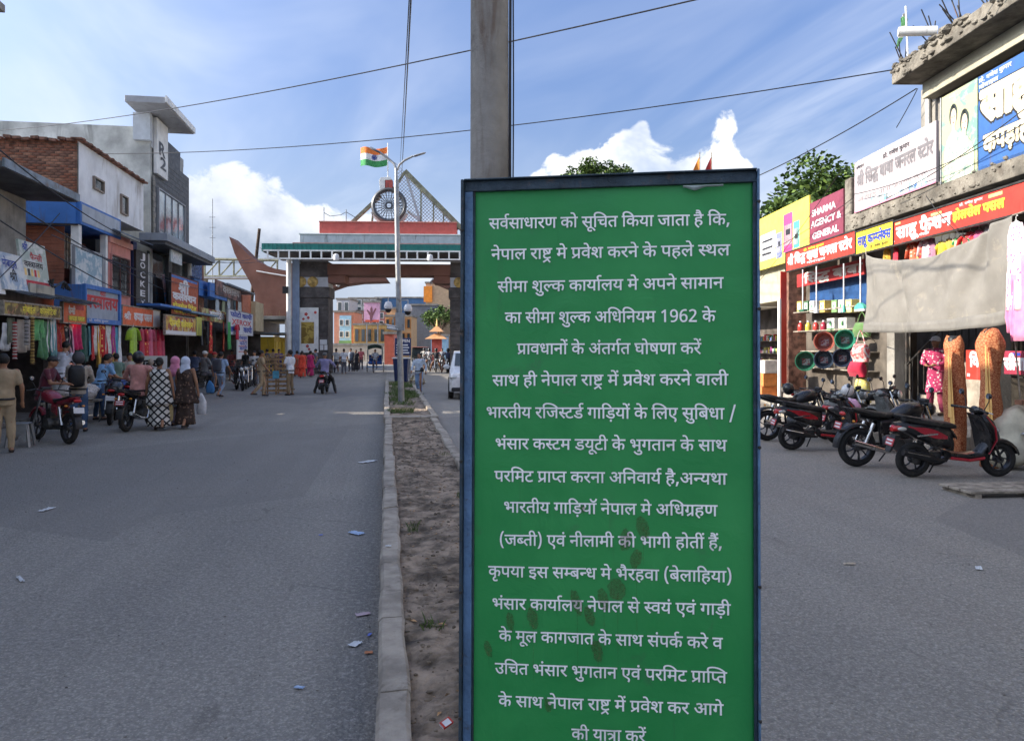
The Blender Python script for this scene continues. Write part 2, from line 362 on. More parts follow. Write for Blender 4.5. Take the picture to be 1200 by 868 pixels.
# ------------------------------------------------------------ lettering
FONT = {'g': [
[[235,441,0,-439,-33,1,0,213,-11,-6,-23,-6,-16,1,-17,0,-37,12,-13,11,-8,-10,-10,-9,16,-42,45,-88,24,-37,-22,-43,-22,40,-40,80,-30,70,-9,25,-9,26,-4,28,0,15,0,16,12,26,14,1,10,0,14,-18,6,-15,9,16,6,46,0,25,0,24,-4,38,-3,13,-80,1,0,59,276,1,0,-57],[148,259,15,0,26,6,13,9,0,169,-90,1,3,-12,4,-38,0,-23,0,-34,-7,-48,-7,-17,21,-8]],
[[228,441,-41,1,0,-439,-32,1,0,133,-11,-14,-30,-24,-21,1,-21,0,-34,34,-20,60,0,41,0,70,46,74,38,1,5,0,16,-4,15,-2,4,-1,-2,-59,-8,4,-19,4,-9,1,-25,0,-28,-42,0,-39,0,-42,25,-38,18,1,21,0,30,36,10,23,0,233,-155,1,0,59,228,1]],
[[-76,493,-8,28,-12,60,0,31,0,54,36,52,26,1,13,0,21,-10,8,-7,-8,-53,-7,8,-15,10,-9,1,-16,0,-17,-36,0,-27,0,-26,11,-52,10,-27]],
[[68,441,0,-439,-32,1,0,441,-36,1,0,59,109,1,0,-57]],
[[252,441,-42,1,0,-439,-32,1,0,121,-12,-16,-30,-22,-23,1,-31,0,-38,66,0,53,0,22,8,40,7,17,-19,14,-23,58,0,45,0,48,33,64,25,1,21,0,28,-46,0,-35,0,-36,-16,-33,-24,33,4,8,4,18,0,9,0,12,-8,22,-10,1,-12,0,-16,-34,0,-27,0,-26,13,-32,19,-14,11,-1,12,6,14,1,5,0,10,-2,3,1,-3,-55,-2,0,-7,0,-2,1,-20,0,-23,-32,0,-29,0,-34,23,-32,18,1,21,0,30,34,10,25,0,245,-25,1,0,59,99,1]],
[[158,35,-22,-43,-23,40,-42,80,-32,70,-9,25,-9,26,-5,28,0,15,0,16,12,26,14,1,10,0,14,-18,6,-15,16,16,14,48,0,31,0,18,-4,36,-2,13,-96,1,0,59,170,1,0,-57,-42,1,6,-28,0,-45,0,-44,-17,-60,-31,-42,-19,-15,18,-42,47,-90]],
[[254,441,0,-439,-33,1,0,441,-53,1,0,-183,0,-32,-7,-48,-7,-17,-8,-20,-27,-22,-19,1,-37,0,-17,49,-7,18,-7,56,0,45,0,159,-32,1,0,59,295,1,0,-57],[100,175,20,0,8,27,5,12,3,36,0,35,0,159,-72,1,0,-157,0,-30,3,-38,4,-13,5,-12,13,-14]],
[],
[[311,441,-130,1,0,-159,19,40,28,1,26,0,32,-68,0,-59,0,-38,-12,-82,-14,-39,-28,33,10,26,12,66,0,35,0,38,-15,36,-14,1,-22,0,-22,-57,0,-205,-33,1,0,141,-9,-16,-29,-30,-20,1,-18,0,-34,30,-20,62,0,47,0,64,44,76,36,1,9,0,23,-6,6,-1,-3,-59,-6,4,-20,4,-7,1,-24,0,-25,-40,0,-37,0,-42,24,-42,16,1,18,0,27,34,12,25,0,233,-148,1,0,59,311,1]],
[[68,441,0,-439,-32,1,0,441,-36,1,0,59,109,1,0,-57],[36,493,-8,64,-17,72,-20,30,-13,1,-9,0,-14,-6,-5,-3,-10,59,16,10,20,1,22,0,32,-40,25,-98,11,-85]],
[[-25,-195,-10,-8,-23,-10,-11,1,-30,0,-34,62,0,53,0,44,37,64,31,1,30,0,45,-44,34,-72,14,-43,-25,-29,-21,66,-45,70,-29,1,-21,0,-21,-30,0,-25,0,-30,20,-24,13,1,11,0,16,8,9,9]],
[[36,441,-36,1,0,59,32,1,-5,18,-6,38,0,27,0,62,51,74,44,1,46,0,76,-56,62,-100,24,-67,-35,1,-37,82,-82,86,-46,1,-34,0,-36,-48,0,-43,0,-22,7,-34,5,-13,43,1,0,-57,-41,1,0,-439,-32,1]],
[[260,441,-42,1,0,-439,-32,1,0,133,-10,-14,-29,-24,-20,1,-31,0,-40,70,0,57,0,24,10,40,8,13,-59,1,0,57,117,1,8,0,14,0,2,1,-3,-55,-13,1,-23,0,-29,-40,0,-35,0,-36,24,-34,15,1,20,0,28,34,11,25,0,233,-186,1,0,59,260,1]],
[[192,441,0,-439,-32,1,0,263,-44,1,-24,0,-24,-10,-8,-11,-10,-16,0,-33,0,-40,30,-72,28,-45,-21,-41,-19,32,-31,64,-19,70,0,39,0,28,11,44,8,15,12,20,33,20,27,1,51,1,0,121,-160,1,0,59,234,1,0,-57]],
[[36,441,-36,1,0,59,32,1,-5,18,-6,40,0,25,0,62,47,74,38,1,57,0,87,-122,32,-101,-34,1,-61,168,-74,1,-28,0,-31,-48,0,-39,0,-24,7,-36,5,-13,43,1,0,-57,-41,1,0,-439,-32,1]],
[[238,499,0,-57,-42,1,0,-439,-32,1,0,145,-11,-16,-31,-22,-21,1,-36,0,-44,96,-6,81,25,10,24,38,0,37,0,22,-9,38,-6,15,-49,1,0,59],[52,241,8,-38,24,-40,20,1,20,0,29,34,11,25,0,221,-80,1,12,-40,0,-43,0,-86]],
[[261,441,0,-439,-32,1,0,297,-55,1,-16,0,-7,3,15,-24,17,-64,0,-35,0,-36,-16,-50,-27,-24,-16,1,-21,0,-39,48,-35,114,-17,95,29,21,18,-106,40,-112,23,1,13,0,17,28,0,33,0,34,-25,64,-18,23,12,51,108,1,0,89,-229,1,0,59,303,1,0,-57]],
[[128,57,15,8,18,28,0,27,0,30,-23,36,-26,1,-28,0,-29,-46,0,-37,0,-26,9,-46,29,-56,28,-43,-22,-41,-36,58,-40,98,0,63,0,30,13,48,10,17,-8,14,-10,42,0,29,0,22,8,32,6,11,10,14,23,12,17,1,52,1,0,69,-144,1,0,59,218,1,0,-57,-41,1,0,-123,-85,1,-12,0,-11,-6,-3,-5,-6,-8,0,-17,0,-16,8,-26,5,-7,19,12,22,1,27,0,35,-34,16,-54,0,-29,0,-46,-27,-60,-26,-13]],
[[-72,493,-10,32,-18,30,-18,8,-10,1,-8,0,-17,-10,-8,-5,-10,55,9,8,20,10,12,1,18,0,28,-34,9,-29,2,3,-8,40,-15,46,-18,20,-12,1,-10,0,-13,-6,-5,-5,-10,57,16,10,21,1,21,0,32,-40,25,-98,11,-85]],
[[18,-103,6,48,11,108,3,41,39,1,3,-7,-6,-42,-19,-102,-10,-43]],
[[0,499,228,1,0,-57,-42,1,0,-439,-32,1,0,239,-72,1,0,-41,0,-24,-12,-22,-9,1,-9,0,-22,34,-15,48,0,23,0,18,11,24,13,1,115,1,0,145,-154,1]],
[[-68,493,-8,64,-16,72,-20,30,-14,1,-9,0,-13,-6,-6,-3,-10,59,16,10,21,1,21,0,32,-40,25,-98,11,-85]],
[[192,441,0,-439,-33,1,0,153,-11,-14,-28,-22,-18,1,-16,0,-26,22,-9,19,-10,20,-9,60,0,51,0,155,-32,1,0,59,233,1,0,-57],[159,441,-95,1,0,-143,0,-34,2,-38,6,-24,4,-7,9,-18,20,1,16,0,28,30,10,21]],
[[0,441,0,59,277,1,0,-57,-41,1,0,-439,-33,1,0,285,-2,0,-3,1,-10,0,-20,-18,-18,-50,-8,-49,-30,21,4,36,8,29,-9,14,-19,18,-12,1,-16,0,-18,-36,0,-29,0,-30,18,-54,32,-60,24,-39,-22,-41,-23,40,-39,74,-22,74,0,43,0,42,20,54,29,24,15,1,17,0,29,-22,14,-21,23,44,35,1,2,0,1,1,0,101]],
[[126,1,-26,0,-42,28,-25,62,0,51,0,56,24,33,-10,20,-13,50,0,39,0,105,-34,1,0,59,240,1,0,-57,-42,1,0,-171,-26,-49,-22,1,-24,0,-30,-8,-11,-11,-20,-18,0,-43,0,-30,17,-34,27,-12,16,1,21,0,35,22,15,17,11,-59,-16,-16,-43,-22],[166,285,0,157,-78,1],[66,351,0,-38,9,-44,11,-11,22,12,30,3,-72,147],[27,-131,99,123,16,1,58,-143,-23,-29,-47,117,-84,-115]],
[[204,441,0,-439,-33,1,0,201,-88,1,0,-29,0,-26,-12,-24,-7,1,-8,0,-17,20,-14,32,-9,36,0,15,0,14,10,20,14,1,10,1,0,185,-50,1,0,59,245,1,0,-57],[171,441,-88,1,0,-183,88,1]],
[[18,43,68,81,-22,8,-13,27,-10,20,-9,60,0,51,0,155,-32,1,0,59,233,1,0,-57,-41,1,0,-439,-33,1,0,155,-122,-163],[159,441,-95,1,0,-143,0,-34,2,-38,6,-24,4,-7,9,-18,20,1,15,0,29,30,10,21]],
[[49,153,-14,0,-19,28,0,25,0,24,14,24,12,1,7,0,15,-12,12,-19,20,14,26,68,0,53,0,46,-24,52,-18,1,-13,0,-12,-20,0,-19,0,-12,8,-28,23,-18,22,-1,-7,-55,-37,4,-38,68,0,47,0,40,29,52,27,1,18,0,33,-34,21,-68,0,-51,0,-56,-28,-92,-24,-27,18,-30,33,-76,13,-35,-26,-33,-20,56,-34,76,-14,25,-11,-4],[236,441,0,-439,-32,1,0,441,-36,1,0,59,110,1,0,-57]],
[[148,259,12,0,20,4,11,5,3,-57,-10,-4,-20,-4,-12,1,-17,0,-37,12,-13,11,-8,-10,-10,-9,16,-42,45,-88,24,-37,-22,-43,-22,40,-40,80,-30,70,-9,25,-9,26,-4,28,0,15,0,16,12,26,14,1,10,0,14,-18,6,-15,9,16,6,46,0,25,0,24,-4,38,-3,13,-80,1,0,59,161,1,0,-57,-49,1,3,-12,4,-38,0,-23,0,-34,-7,-48,-7,-17,21,-8]],
[[221,441,0,-439,-32,1,0,145,-12,-16,-32,-22,-22,1,-34,0,-47,78,-9,75,38,16,31,56,0,45,0,40,-19,40,-15,1,-10,0,-12,-18,0,-19,0,-40,32,-7,-3,-55,-26,8,-31,48,0,49,0,44,30,46,21,1,16,0,30,-28,19,-58,0,-43,0,-60,-32,-74,-29,-21,9,-30,23,-28,21,1,20,0,30,32,13,27,0,221,-33,1,0,59,106,1,0,-57]],
[[-74,493,-7,28,-7,52,0,27,0,52,34,66,30,1,24,0,32,-44,23,-98,10,-75,44,1,0,-57,-41,1,0,-439,-32,1,0,441,-36,1,0,59,35,1,-11,82,-25,80,-22,1,-16,0,-17,-40,0,-33,0,-26,8,-44,6,-23]],
[[-99,-9,21,18,24,1,30,0,33,-60,0,-51,0,-48,-37,-62,-35,1,-39,0,-56,74,-24,61,24,35,16,-38,28,-50,32,-22,19,1,43,0,0,59,0,26,-20,26,-12,1,-11,0,-17,-8,-9,-9]],
[[0,499,206,1,0,-57,-206,1],[215,281,-8,4,-9,1,-10,0,-20,-18,-18,-50,-8,-49,-30,21,4,36,8,29,-9,14,-19,18,-12,1,-16,0,-18,-36,0,-29,0,-30,18,-54,32,-60,24,-39,-22,-41,-23,40,-39,74,-22,74,0,43,0,42,20,54,29,24,15,1,17,0,29,-22,14,-21,23,44,35,1,6,0,12,-2,4,-3]],
[[188,175,0,-56,-36,-54,-27,1,-35,0,-53,102,-25,119,28,23,17,-86,40,-98,25,1,15,0,19,28,0,33,0,30,-16,46,-13,21,-11,-4,-12,-1,-2,57,27,2,23,36,0,31,0,28,-19,26,-12,1,-15,0,-24,-16,-14,-13,-10,57,11,10,31,20,19,1,31,0,34,-62,0,-47,0,-62,-27,-33,4,-8,4,-7,15,-4,14,1,13,0,20,4,11,7,0,151,-30,1,0,59,104,1,0,-57,-42,1,0,-439,-32,1,0,233,-10,-4,-18,-4,-11,1,-7,0,-10,3,6,-24]],
[[36,441,-36,1,0,59,32,1,-5,18,-6,38,0,25,0,64,49,74,41,1,41,0,70,-56,58,-100,22,-67,-34,1,-68,168,-81,1,-31,0,-34,-48,0,-41,0,-24,7,-34,5,-13,43,1,0,-57,-41,1,0,-439,-32,1]],
[[104,1,0,357,0,34,2,82,0,27,-6,-14,-10,-16,-8,-13,-28,-47,-19,49,75,119,29,1,0,-571]],
[[76,-7,-8,0,-19,4,-7,5,0,61,7,-4,17,-6,9,1,26,0,35,38,19,62,9,84,0,47,-2,1,-8,-28,-29,-38,-23,1,-37,0,-44,90,0,85,0,88,47,104,40,1,26,0,42,-56,25,-112,0,-83,0,-50,-6,-96,-16,-86,-28,-66,-44,-38],[107,271,17,0,27,30,14,48,0,27,0,34,-13,68,-25,44,-19,1,-23,0,-30,-64,0,-67,0,-56,26,-62]],
[[115,-7,-26,0,-42,54,-25,112,0,87,0,50,6,96,16,86,28,66,44,38,31,1,7,0,20,-4,6,-3,0,-59,-6,4,-18,4,-8,1,-26,0,-34,-36,-20,-64,-9,-82,-1,-45,3,1,8,28,29,38,23,1,37,0,44,-90,0,-83,0,-88,-47,-104],[115,53,23,0,30,64,0,69,0,54,-26,64,-26,1,-18,0,-26,-32,-14,-46,0,-25,0,-34,12,-68,26,-44]],
[[19,61,68,151,20,42,27,68,16,64,0,41,0,46,-26,50,-20,1,-19,0,-30,-32,-13,-21,-20,47,15,28,41,40,26,1,38,0,44,-82,0,-71,0,-44,-18,-78,-31,-76,-20,-43,-55,-115,0,-3,135,1,0,-63,-178,1]],
[[68,441,0,-439,-32,1,0,441,-36,1,0,59,109,1,0,-57],[36,493,-8,64,-17,72,-20,30,-13,1,-9,0,-14,-6,-5,-3,-10,59,16,10,20,1,22,0,32,-40,25,-98,11,-85],[58,657,0,20,14,28,8,1,10,0,13,-28,0,-19,0,-18,-13,-28,-10,1,-8,0,-14,28]],
[[-74,619,0,18,13,28,9,1,9,0,13,-28,0,-17,0,-20,-13,-26,-9,1,-9,0,-13,26]],
[[83,441,0,-251,0,-22,-10,-24,-9,1,-10,0,-22,34,-16,48,0,23,0,18,11,24,14,1,10,1,0,153,-51,1,0,59,231,1,0,-57,-41,1,0,-439,-33,1,0,441]],
[[242,441,-41,1,0,-439,-33,1,0,133,-12,-16,-30,-22,-22,1,-31,0,-39,66,0,53,0,24,8,40,9,17,-16,16,-18,56,0,35,0,24,4,19,-21,1,0,59,242,1],[67,217,0,-34,22,-32,18,1,21,0,30,34,10,25,0,233,-110,1,-9,-18,0,-25,0,-30,17,-32,14,-3,11,6,14,1,11,0,7,-1,-2,-55,-3,0,-6,0,-3,1,-19,0,-23,-32]],
[[237,499,0,-57,-41,1,0,-439,-33,1,0,153,-12,-12,-29,-24,-20,1,-16,0,-26,22,-9,19,-10,20,-9,60,0,51,0,155,-32,1,0,59],[163,441,-81,1,81,-209],[76,193,9,-18,20,1,10,0,20,12,9,11,-80,211,0,-109,0,-34,2,-38,5,-24]],
[[-68,493,-8,64,-16,72,-20,30,-14,1,-9,0,-13,-6,-6,-3,-10,59,16,10,21,1,21,0,32,-40,25,-98,11,-85],[-45,657,0,20,13,28,9,1,9,0,13,-28,0,-19,0,-18,-13,-28,-9,1,-9,0,-13,28]],
[[70,507,14,0,24,-18,8,-19,8,-14,9,-54,0,-49,0,-93,80,1,0,185,-52,1,0,59,126,1,0,-57,-41,1,0,-439,-33,1,0,201,-80,1,0,-29,0,-26,-12,-24,-8,1,-7,0,-17,20,-15,32,-8,36,0,15,0,14,10,20,14,1,11,1,0,85,0,38,-4,40,-4,13,-8,24,-17,1,-11,0,-11,-20,0,-17,0,-22,18,-24,23,-1,-3,-55,-30,4,-36,48,0,53,0,48,31,42]],
[[36,441,-36,1,0,59,32,1,-5,18,-6,38,0,27,0,64,59,72,51,1,58,0,95,-56,75,-102,27,-65,-36,1,-46,82,-105,86,-58,1,-87,0,0,-93,0,-20,7,-36,5,-11,43,1,0,-57,-41,1,0,-439,-32,1]],
[[208,441,-60,1,0,-159,-22,1,-19,0,-25,-14,-10,-11,-22,-30,0,-51,0,-38,18,-50,28,-24,17,1,22,0,30,20,17,17,11,-57,-18,-16,-39,-22,-22,1,-27,0,-44,42,-25,78,0,57,0,52,28,72,44,36,25,1,1,1,0,105,-116,1,0,59,208,1]],
[[143,179,-11,0,-24,-12,-9,-7,-19,22,-25,60,0,43,0,22,8,32,7,11,9,14,25,12,19,1,37,1,0,69,-160,1,0,59,237,1,0,-57,-44,1,0,-123,-74,1,-12,0,-11,-6,-3,-5,-6,-8,0,-17,0,-20,11,-26,6,-9,19,14,22,1,29,0,40,-60,0,-51,0,-54,-40,-70,-39,1,-39,0,-62,70,-24,57,24,41,23,-54,48,-52,30,1,46,0,0,63,0,28,-19,28]],
[[36,441,-36,1,0,59,33,1,-6,20,-6,42,0,25,0,60,42,72,37,1,50,0,72,-116,26,-107,-32,1,-24,84,-55,84,-32,1,-24,0,-27,-46,0,-37,0,-24,7,-38,5,-15,43,1,0,-57,-41,1,0,-439,-32,1]],
[[143,179,-11,0,-24,-12,-9,-7,-19,22,-25,60,0,43,0,22,8,32,7,11,9,14,25,12,19,1,37,1,0,69,-160,1,0,59,237,1,0,-57,-44,1,0,-123,-74,1,-12,0,-11,-6,-3,-5,-6,-8,0,-17,0,-20,11,-26,6,-9,19,14,22,1,29,0,40,-60,0,-51,0,-54,-40,-70,-39,1,-39,0,-62,70,-24,57,24,41,23,-54,48,-52,30,1,46,0,0,63,0,28,-19,28],[103,-107,0,20,13,28,9,1,9,0,13,-28,0,-19,0,-20,-13,-26,-9,1,-9,0,-13,26]],
[[36,441,-36,1,0,59,32,1,-5,18,-6,38,0,27,0,64,54,72,46,1,50,0,82,-56,66,-100,25,-67,-35,1,-39,82,-90,86,-50,1,-37,0,-39,-48,0,-43,0,-22,7,-34,5,-13,43,1,0,-57,-41,1,0,-439,-32,1]],
[[227,441,-37,1,0,-135,0,-40,-6,-48,-8,-19,-14,-38,-33,-3,-6,59,9,4,12,8,4,11,5,10,4,28,0,33,0,137,-93,1,0,-157,0,-36,2,-46,8,-32,16,-24,14,-15,44,-49,25,-28,21,-52,0,-39,0,-32,-13,-58,-5,-15,-29,35,5,16,9,36,0,19,0,16,-6,22,-19,28,-20,23,-35,41,-15,20,-22,38,-6,29,-6,28,0,55,0,189,-32,1,0,59,227,1]],
[[234,441,-41,1,0,-439,-33,1,0,133,-10,-14,-31,-24,-23,1,-22,0,-36,34,-20,60,0,41,0,70,49,74,39,1,6,0,16,-4,15,-2,5,-1,-3,-55,-8,4,-20,4,-10,1,-8,0,-7,-1,54,-133,8,10,6,15,0,237,-160,1,0,59,234,1],[51,231,0,-42,27,-40,19,1,7,0,13,4,6,5,-56,141,-16,-22]],
[[122,667,33,1,-105,-797,-33,1]],
[[64,441,0,-143,0,-34,2,-38,6,-24,4,-7,9,-18,20,1,17,0,28,32,10,21,14,-53,-16,-24,-33,-32,-23,1,-16,0,-26,22,-9,19,-10,20,-9,60,0,51,0,155,-32,1,0,59,129,1,0,-57]],
[[0,499,149,1,0,-57,-149,1],[82,239,0,-41,0,-24,-12,-22,-9,1,-9,0,-22,34,-15,48,0,23,0,18,11,24,13,1,115,1,0,-57]],
[[68,441,0,-439,-32,1,0,441,-36,1,0,59,109,1,0,-57],[119,691,-9,-80,-43,-66,-31,1,-28,0,-44,72,-13,75,28,21,11,-56,26,-54,22,1,22,0,22,58,7,55]],
[[69,-19,-19,55,107,131,0,277,-74,1,0,-251,0,-22,-10,-24,-9,1,-10,0,-22,34,-16,48,0,23,0,18,11,24,14,1,10,1,0,153,-51,1,0,59,231,1,0,-57,-41,1,0,-439,-33,1,0,99]],
[[85,-131,-30,82,-28,210,0,111,0,112,28,202,30,83,33,1,-28,-86,-29,-202,0,-109,0,-106,29,-206,28,-87]],
[[0,499,166,1,0,-57,-166,1],[176,155,-15,-24,-39,-36,-26,1,-22,0,-36,34,-20,60,0,41,0,70,49,74,39,1,6,0,16,-4,15,-2,5,-1,-3,-55,-8,4,-20,4,-10,1,-8,0,-7,-1,54,-133,4,6,7,12,3,7],[51,231,0,-42,27,-40,19,1,7,0,13,4,6,5,-56,141,-16,-22]],
[[24,-131,27,84,29,206,0,107,0,108,-28,206,-28,89,32,1,30,-82,28,-210,0,-109,0,-112,-28,-204,-30,-79]],
[[-74,493,-7,28,-7,52,0,27,0,52,34,66,30,1,24,0,32,-44,23,-98,10,-75,44,1,0,-57,-41,1,0,-439,-32,1,0,441,-36,1,0,59,35,1,-11,82,-25,80,-22,1,-16,0,-17,-40,0,-33,0,-26,8,-44,6,-23],[61,653,0,20,13,28,9,1,9,0,13,-28,0,-19,0,-18,-13,-28,-9,1,-9,0,-13,28]],
[[-72,493,-10,32,-18,30,-18,8,-10,1,-8,0,-17,-10,-8,-5,-10,55,9,8,20,10,12,1,18,0,28,-34,9,-29,2,3,-8,40,-15,46,-18,20,-12,1,-10,0,-13,-6,-5,-5,-10,57,16,10,21,1,21,0,32,-40,25,-98,11,-85],[-45,653,0,20,13,28,9,1,9,0,13,-28,0,-19,0,-18,-13,-28,-9,1,-9,0,-13,28]],
[[11,-185,-10,-10,-27,-18,-16,1,-30,0,-34,62,0,53,0,44,35,66,35,5,3,-51,-23,-6,-21,-36,0,-25,0,-26,20,-26,13,1,12,0,19,12,14,15]],
[[108,179,-11,0,-23,-12,-10,-7,-18,22,-26,60,0,43,0,22,8,32,7,11,9,14,25,12,19,1,38,1,0,69,-126,1,0,59,202,1,0,-57,-44,1,0,-123,-74,1,-12,0,-10,-6,-4,-5,-6,-8,0,-17,0,-20,11,-26,7,-9,18,14,22,1,30,0,39,-60,0,-51,0,-52,-33,-60,-30,-7,11,-10,25,-18,14,-7,-13,-55,-23,20,-42,46,-18,23,-23,4,-28,22,0,27,0,18,11,22,10,1,8,0,18,-16,12,-19,5,-2,5,1,28,0,30,34,0,35,0,26,-19,30]],
[[83,257,88,1,0,-55,-88,1,0,-29,0,-26,-12,-24,-7,1,-8,0,-17,20,-14,32,-9,36,0,15,0,14,10,20,14,1,10,1,0,185,-50,1,0,59,146,1,0,-57,-63,1]],
[[36,441,-36,1,0,59,33,1,-6,22,-6,44,0,25,0,58,40,70,34,1,46,0,63,-112,24,-111,-32,1,-21,86,-46,82,-29,1,-22,0,-24,-44,0,-37,0,-24,7,-38,5,-17,43,1,0,-57,-41,1,0,-439,-32,1]],
[[0,499,225,1,0,-57,-44,1,13,-30,0,-37,0,-72,-32,-37,15,-26,23,-68,0,-45,0,-40,-18,-54,-32,-28,-19,1,-23,0,-41,48,-38,112,-17,91,28,21,11,-62,27,-96,32,-52,18,1,16,0,22,28,0,41,0,32,-18,56,-16,25,-12,-4,-14,1,-2,57,29,0,29,40,0,39,0,24,-12,36,-10,11,-140,1]],
[[36,441,-36,1,0,59,32,1,-5,18,-6,38,0,27,0,66,63,70,57,1,66,0,107,-58,84,-102,31,-63,-39,1,-51,80,-119,88,-68,1,-50,0,-48,-44,0,-49,0,-22,7,-34,5,-11,43,1,0,-57,-41,1,0,-439,-32,1]],
[[188,175,0,-56,-36,-54,-27,1,-35,0,-53,102,-25,119,28,23,17,-86,40,-98,25,1,15,0,19,28,0,33,0,30,-16,46,-13,21,-11,-4,-12,-1,-2,57,27,2,23,36,0,31,0,28,-19,26,-12,1,-15,0,-24,-16,-14,-13,-10,57,11,10,31,20,19,1,31,0,34,-62,0,-47,0,-62,-27,-33,4,-8,4,-7,15,-4,14,1,13,0,20,4,11,7,0,151,-30,1,0,59,207,1,0,-57,-41,1,0,-439,-33,1,0,441,-71,1,0,-439,-32,1,0,233,-10,-4,-18,-4,-11,1,-7,0,-10,3,6,-24]],
[[51,53,-19,55,98,119,-16,44,-25,36,-17,1,-11,0,-23,-12,-16,-17,-11,61,13,12,30,18,18,1,16,0,25,-20,25,-44,15,-39,0,181,-153,1,0,59,226,1,0,-57,-41,1,0,-439,-32,1,0,189]],
[[97,33,-19,55,101,121,-23,10,-38,22,-15,15,-17,-24,-37,-44,-19,-21,-19,55,17,16,30,34,15,19,-21,30,-16,58,0,31,0,42,34,62,29,1,26,0,35,-58,0,-47,0,-34,-18,-56,-14,-21,17,-12,48,-24,22,-3,0,193,-31,1,0,59,105,1,0,-57,-42,1,0,-439,-32,1,0,189],[67,399,0,-20,14,-42,18,-21,13,18,15,44,0,25,0,28,-16,24,-13,1,-12,0,-19,-26]],
[[303,-109,-28,-21,-23,127,-12,-34,-34,-56,-42,-36,-26,1,-36,0,-38,62,0,47,0,14,4,28,4,13,-24,14,-32,56,0,49,0,46,31,60,24,1,20,0,27,-42,0,-35,0,-14,-7,-38,-8,-13,-24,31,8,14,0,19,0,12,-7,20,-10,1,-10,0,-15,-34,0,-25,0,-24,15,-30,24,-14,12,-1,13,10,16,1,4,0,9,0,2,1,-2,-55,-2,2,-5,0,-2,1,-16,0,-18,-26,0,-23,0,-28,23,-28,17,1,33,0,51,74,21,61,-4,-2,-8,0,-2,1,-17,0,-35,16,-29,38,-18,62,0,47,0,34,12,52,10,17,13,24,39,20,24,1,1,1,0,77,-226,1,0,59,322,1,0,-57,-63,1,0,-131,-19,1,-24,0,-28,-12,-10,-11,-9,-12,-10,-36,0,-25,0,-42,32,-56,34,1,1,0,4,0,3,1,-1,8,-1,16,0,5,0,28,17,24,10,1,17,0,18,-40,0,-21,0,-26,-13,-30,-11,-7]],
[[247,441,-66,1,0,-171,9,12,21,14,16,1,25,1,0,-55,-20,1,-18,0,-21,-16,-12,-19,0,-201,-33,1,0,141,-9,-16,-29,-30,-20,1,-18,0,-34,30,-20,62,0,47,0,64,44,76,36,1,9,0,23,-6,6,-1,-3,-59,-6,4,-20,4,-7,1,-24,0,-25,-40,0,-37,0,-42,24,-42,16,1,18,0,27,34,12,25,0,233,-148,1,0,59,247,1]],
[[184,441,0,-159,10,18,23,22,14,1,26,0,33,-68,0,-59,0,-38,-12,-82,-14,-39,-29,33,10,26,13,66,0,35,0,38,-16,36,-14,1,-21,0,-23,-57,0,-205,-32,1,0,155,-10,-14,-26,-24,-17,1,-16,0,-25,24,-8,19,-10,22,-8,58,0,47,0,157,-32,1,0,59,314,1,0,-57],[64,441,0,-151,0,-44,5,-38,6,-13,8,-18,16,1,17,0,25,26,11,23,0,219]],
[[118,57,31,0,51,50,30,86,0,57,0,38,-19,50,-16,1,-14,0,-11,-30,0,-19,0,-26,21,-40,23,-11,-13,-49,-33,18,-29,68,0,41,0,40,22,54,21,7,0,57,-182,1,0,59,286,1,0,-57,-72,1,0,-57,20,-10,27,-68,0,-57,0,-46,-20,-88,-37,-70,-53,-42,-33,1,-38,0,-40,66,0,53,0,16,6,36,7,15,-17,16,-19,52,0,37,0,48,36,50,29,1,7,0,21,-4,5,-3,-2,-53,-6,2,-14,6,-8,1,-35,0,0,-51,0,-24,17,-24,14,-7,11,8,14,1,5,0,9,-2,3,1,-2,-55,-3,0,-6,0,-2,1,-37,0,0,-55,0,-32,25,-30]],
[[108,179,-11,0,-23,-12,-10,-7,-18,22,-26,60,0,43,0,22,8,32,7,11,9,14,25,12,19,1,38,1,0,69,-126,1,0,59,202,1,0,-57,-44,1,0,-123,-74,1,-12,0,-10,-6,-4,-5,-6,-8,0,-17,0,-20,11,-26,7,-9,18,14,22,1,30,0,39,-60,0,-51,0,-52,-33,-60,-30,-7,11,-10,25,-18,14,-7,-13,-55,-23,20,-42,46,-18,23,-23,4,-28,22,0,27,0,18,11,22,10,1,8,0,18,-16,12,-19,5,-2,5,1,28,0,30,34,0,35,0,26,-19,30],[117,493,-8,28,-12,60,0,31,0,54,36,52,26,1,13,0,22,-10,8,-7,-9,-53,-7,8,-15,10,-9,1,-16,0,-17,-36,0,-27,0,-26,11,-52,10,-27]],
[[165,-45,-8,26,-15,56,-5,23,-5,-2,-11,-2,-6,1,-17,0,-34,18,-28,36,-18,64,0,47,0,34,13,52,10,17,13,24,38,20,24,1,2,1,0,77,-118,1,0,59,214,1,0,-57,-64,1,0,-131,-19,1,-23,0,-29,-12,-10,-11,-9,-12,-10,-36,0,-25,0,-42,32,-56,33,1,2,0,5,0,3,1,-3,16,0,13,0,28,17,24,10,1,17,0,18,-40,0,-21,0,-26,-11,-28,-9,-7,5,-18,13,-42,10,-27]],
[[29,45,0,28,14,24,10,1,11,0,14,-24,0,-27,0,-30,-14,-26,-11,1,-10,0,-14,26]]],
's': {
"सर्वसाधारण को सूचित किया जाता है कि,": [5761,0,0,0,1,270,0,2,493,0,0,493,0,3,763,0,4,867,0,3,1113,0,5,1216,0,6,1380,0,7,1669,0,8,1773,0,9,2078,0,7,2182,0,0,2286,0,10,2556,0,11,2556,0,12,2660,0,13,2913,0,7,3141,0,14,3245,0,8,3349,0,15,3654,0,3,3886,0,7,3989,0,16,4093,0,3,4390,0,13,4494,0,3,4722,0,7,4825,0,17,4929,0,18,5142,0,7,5142,0,14,5246,0,8,5349,0,19,5654,0],
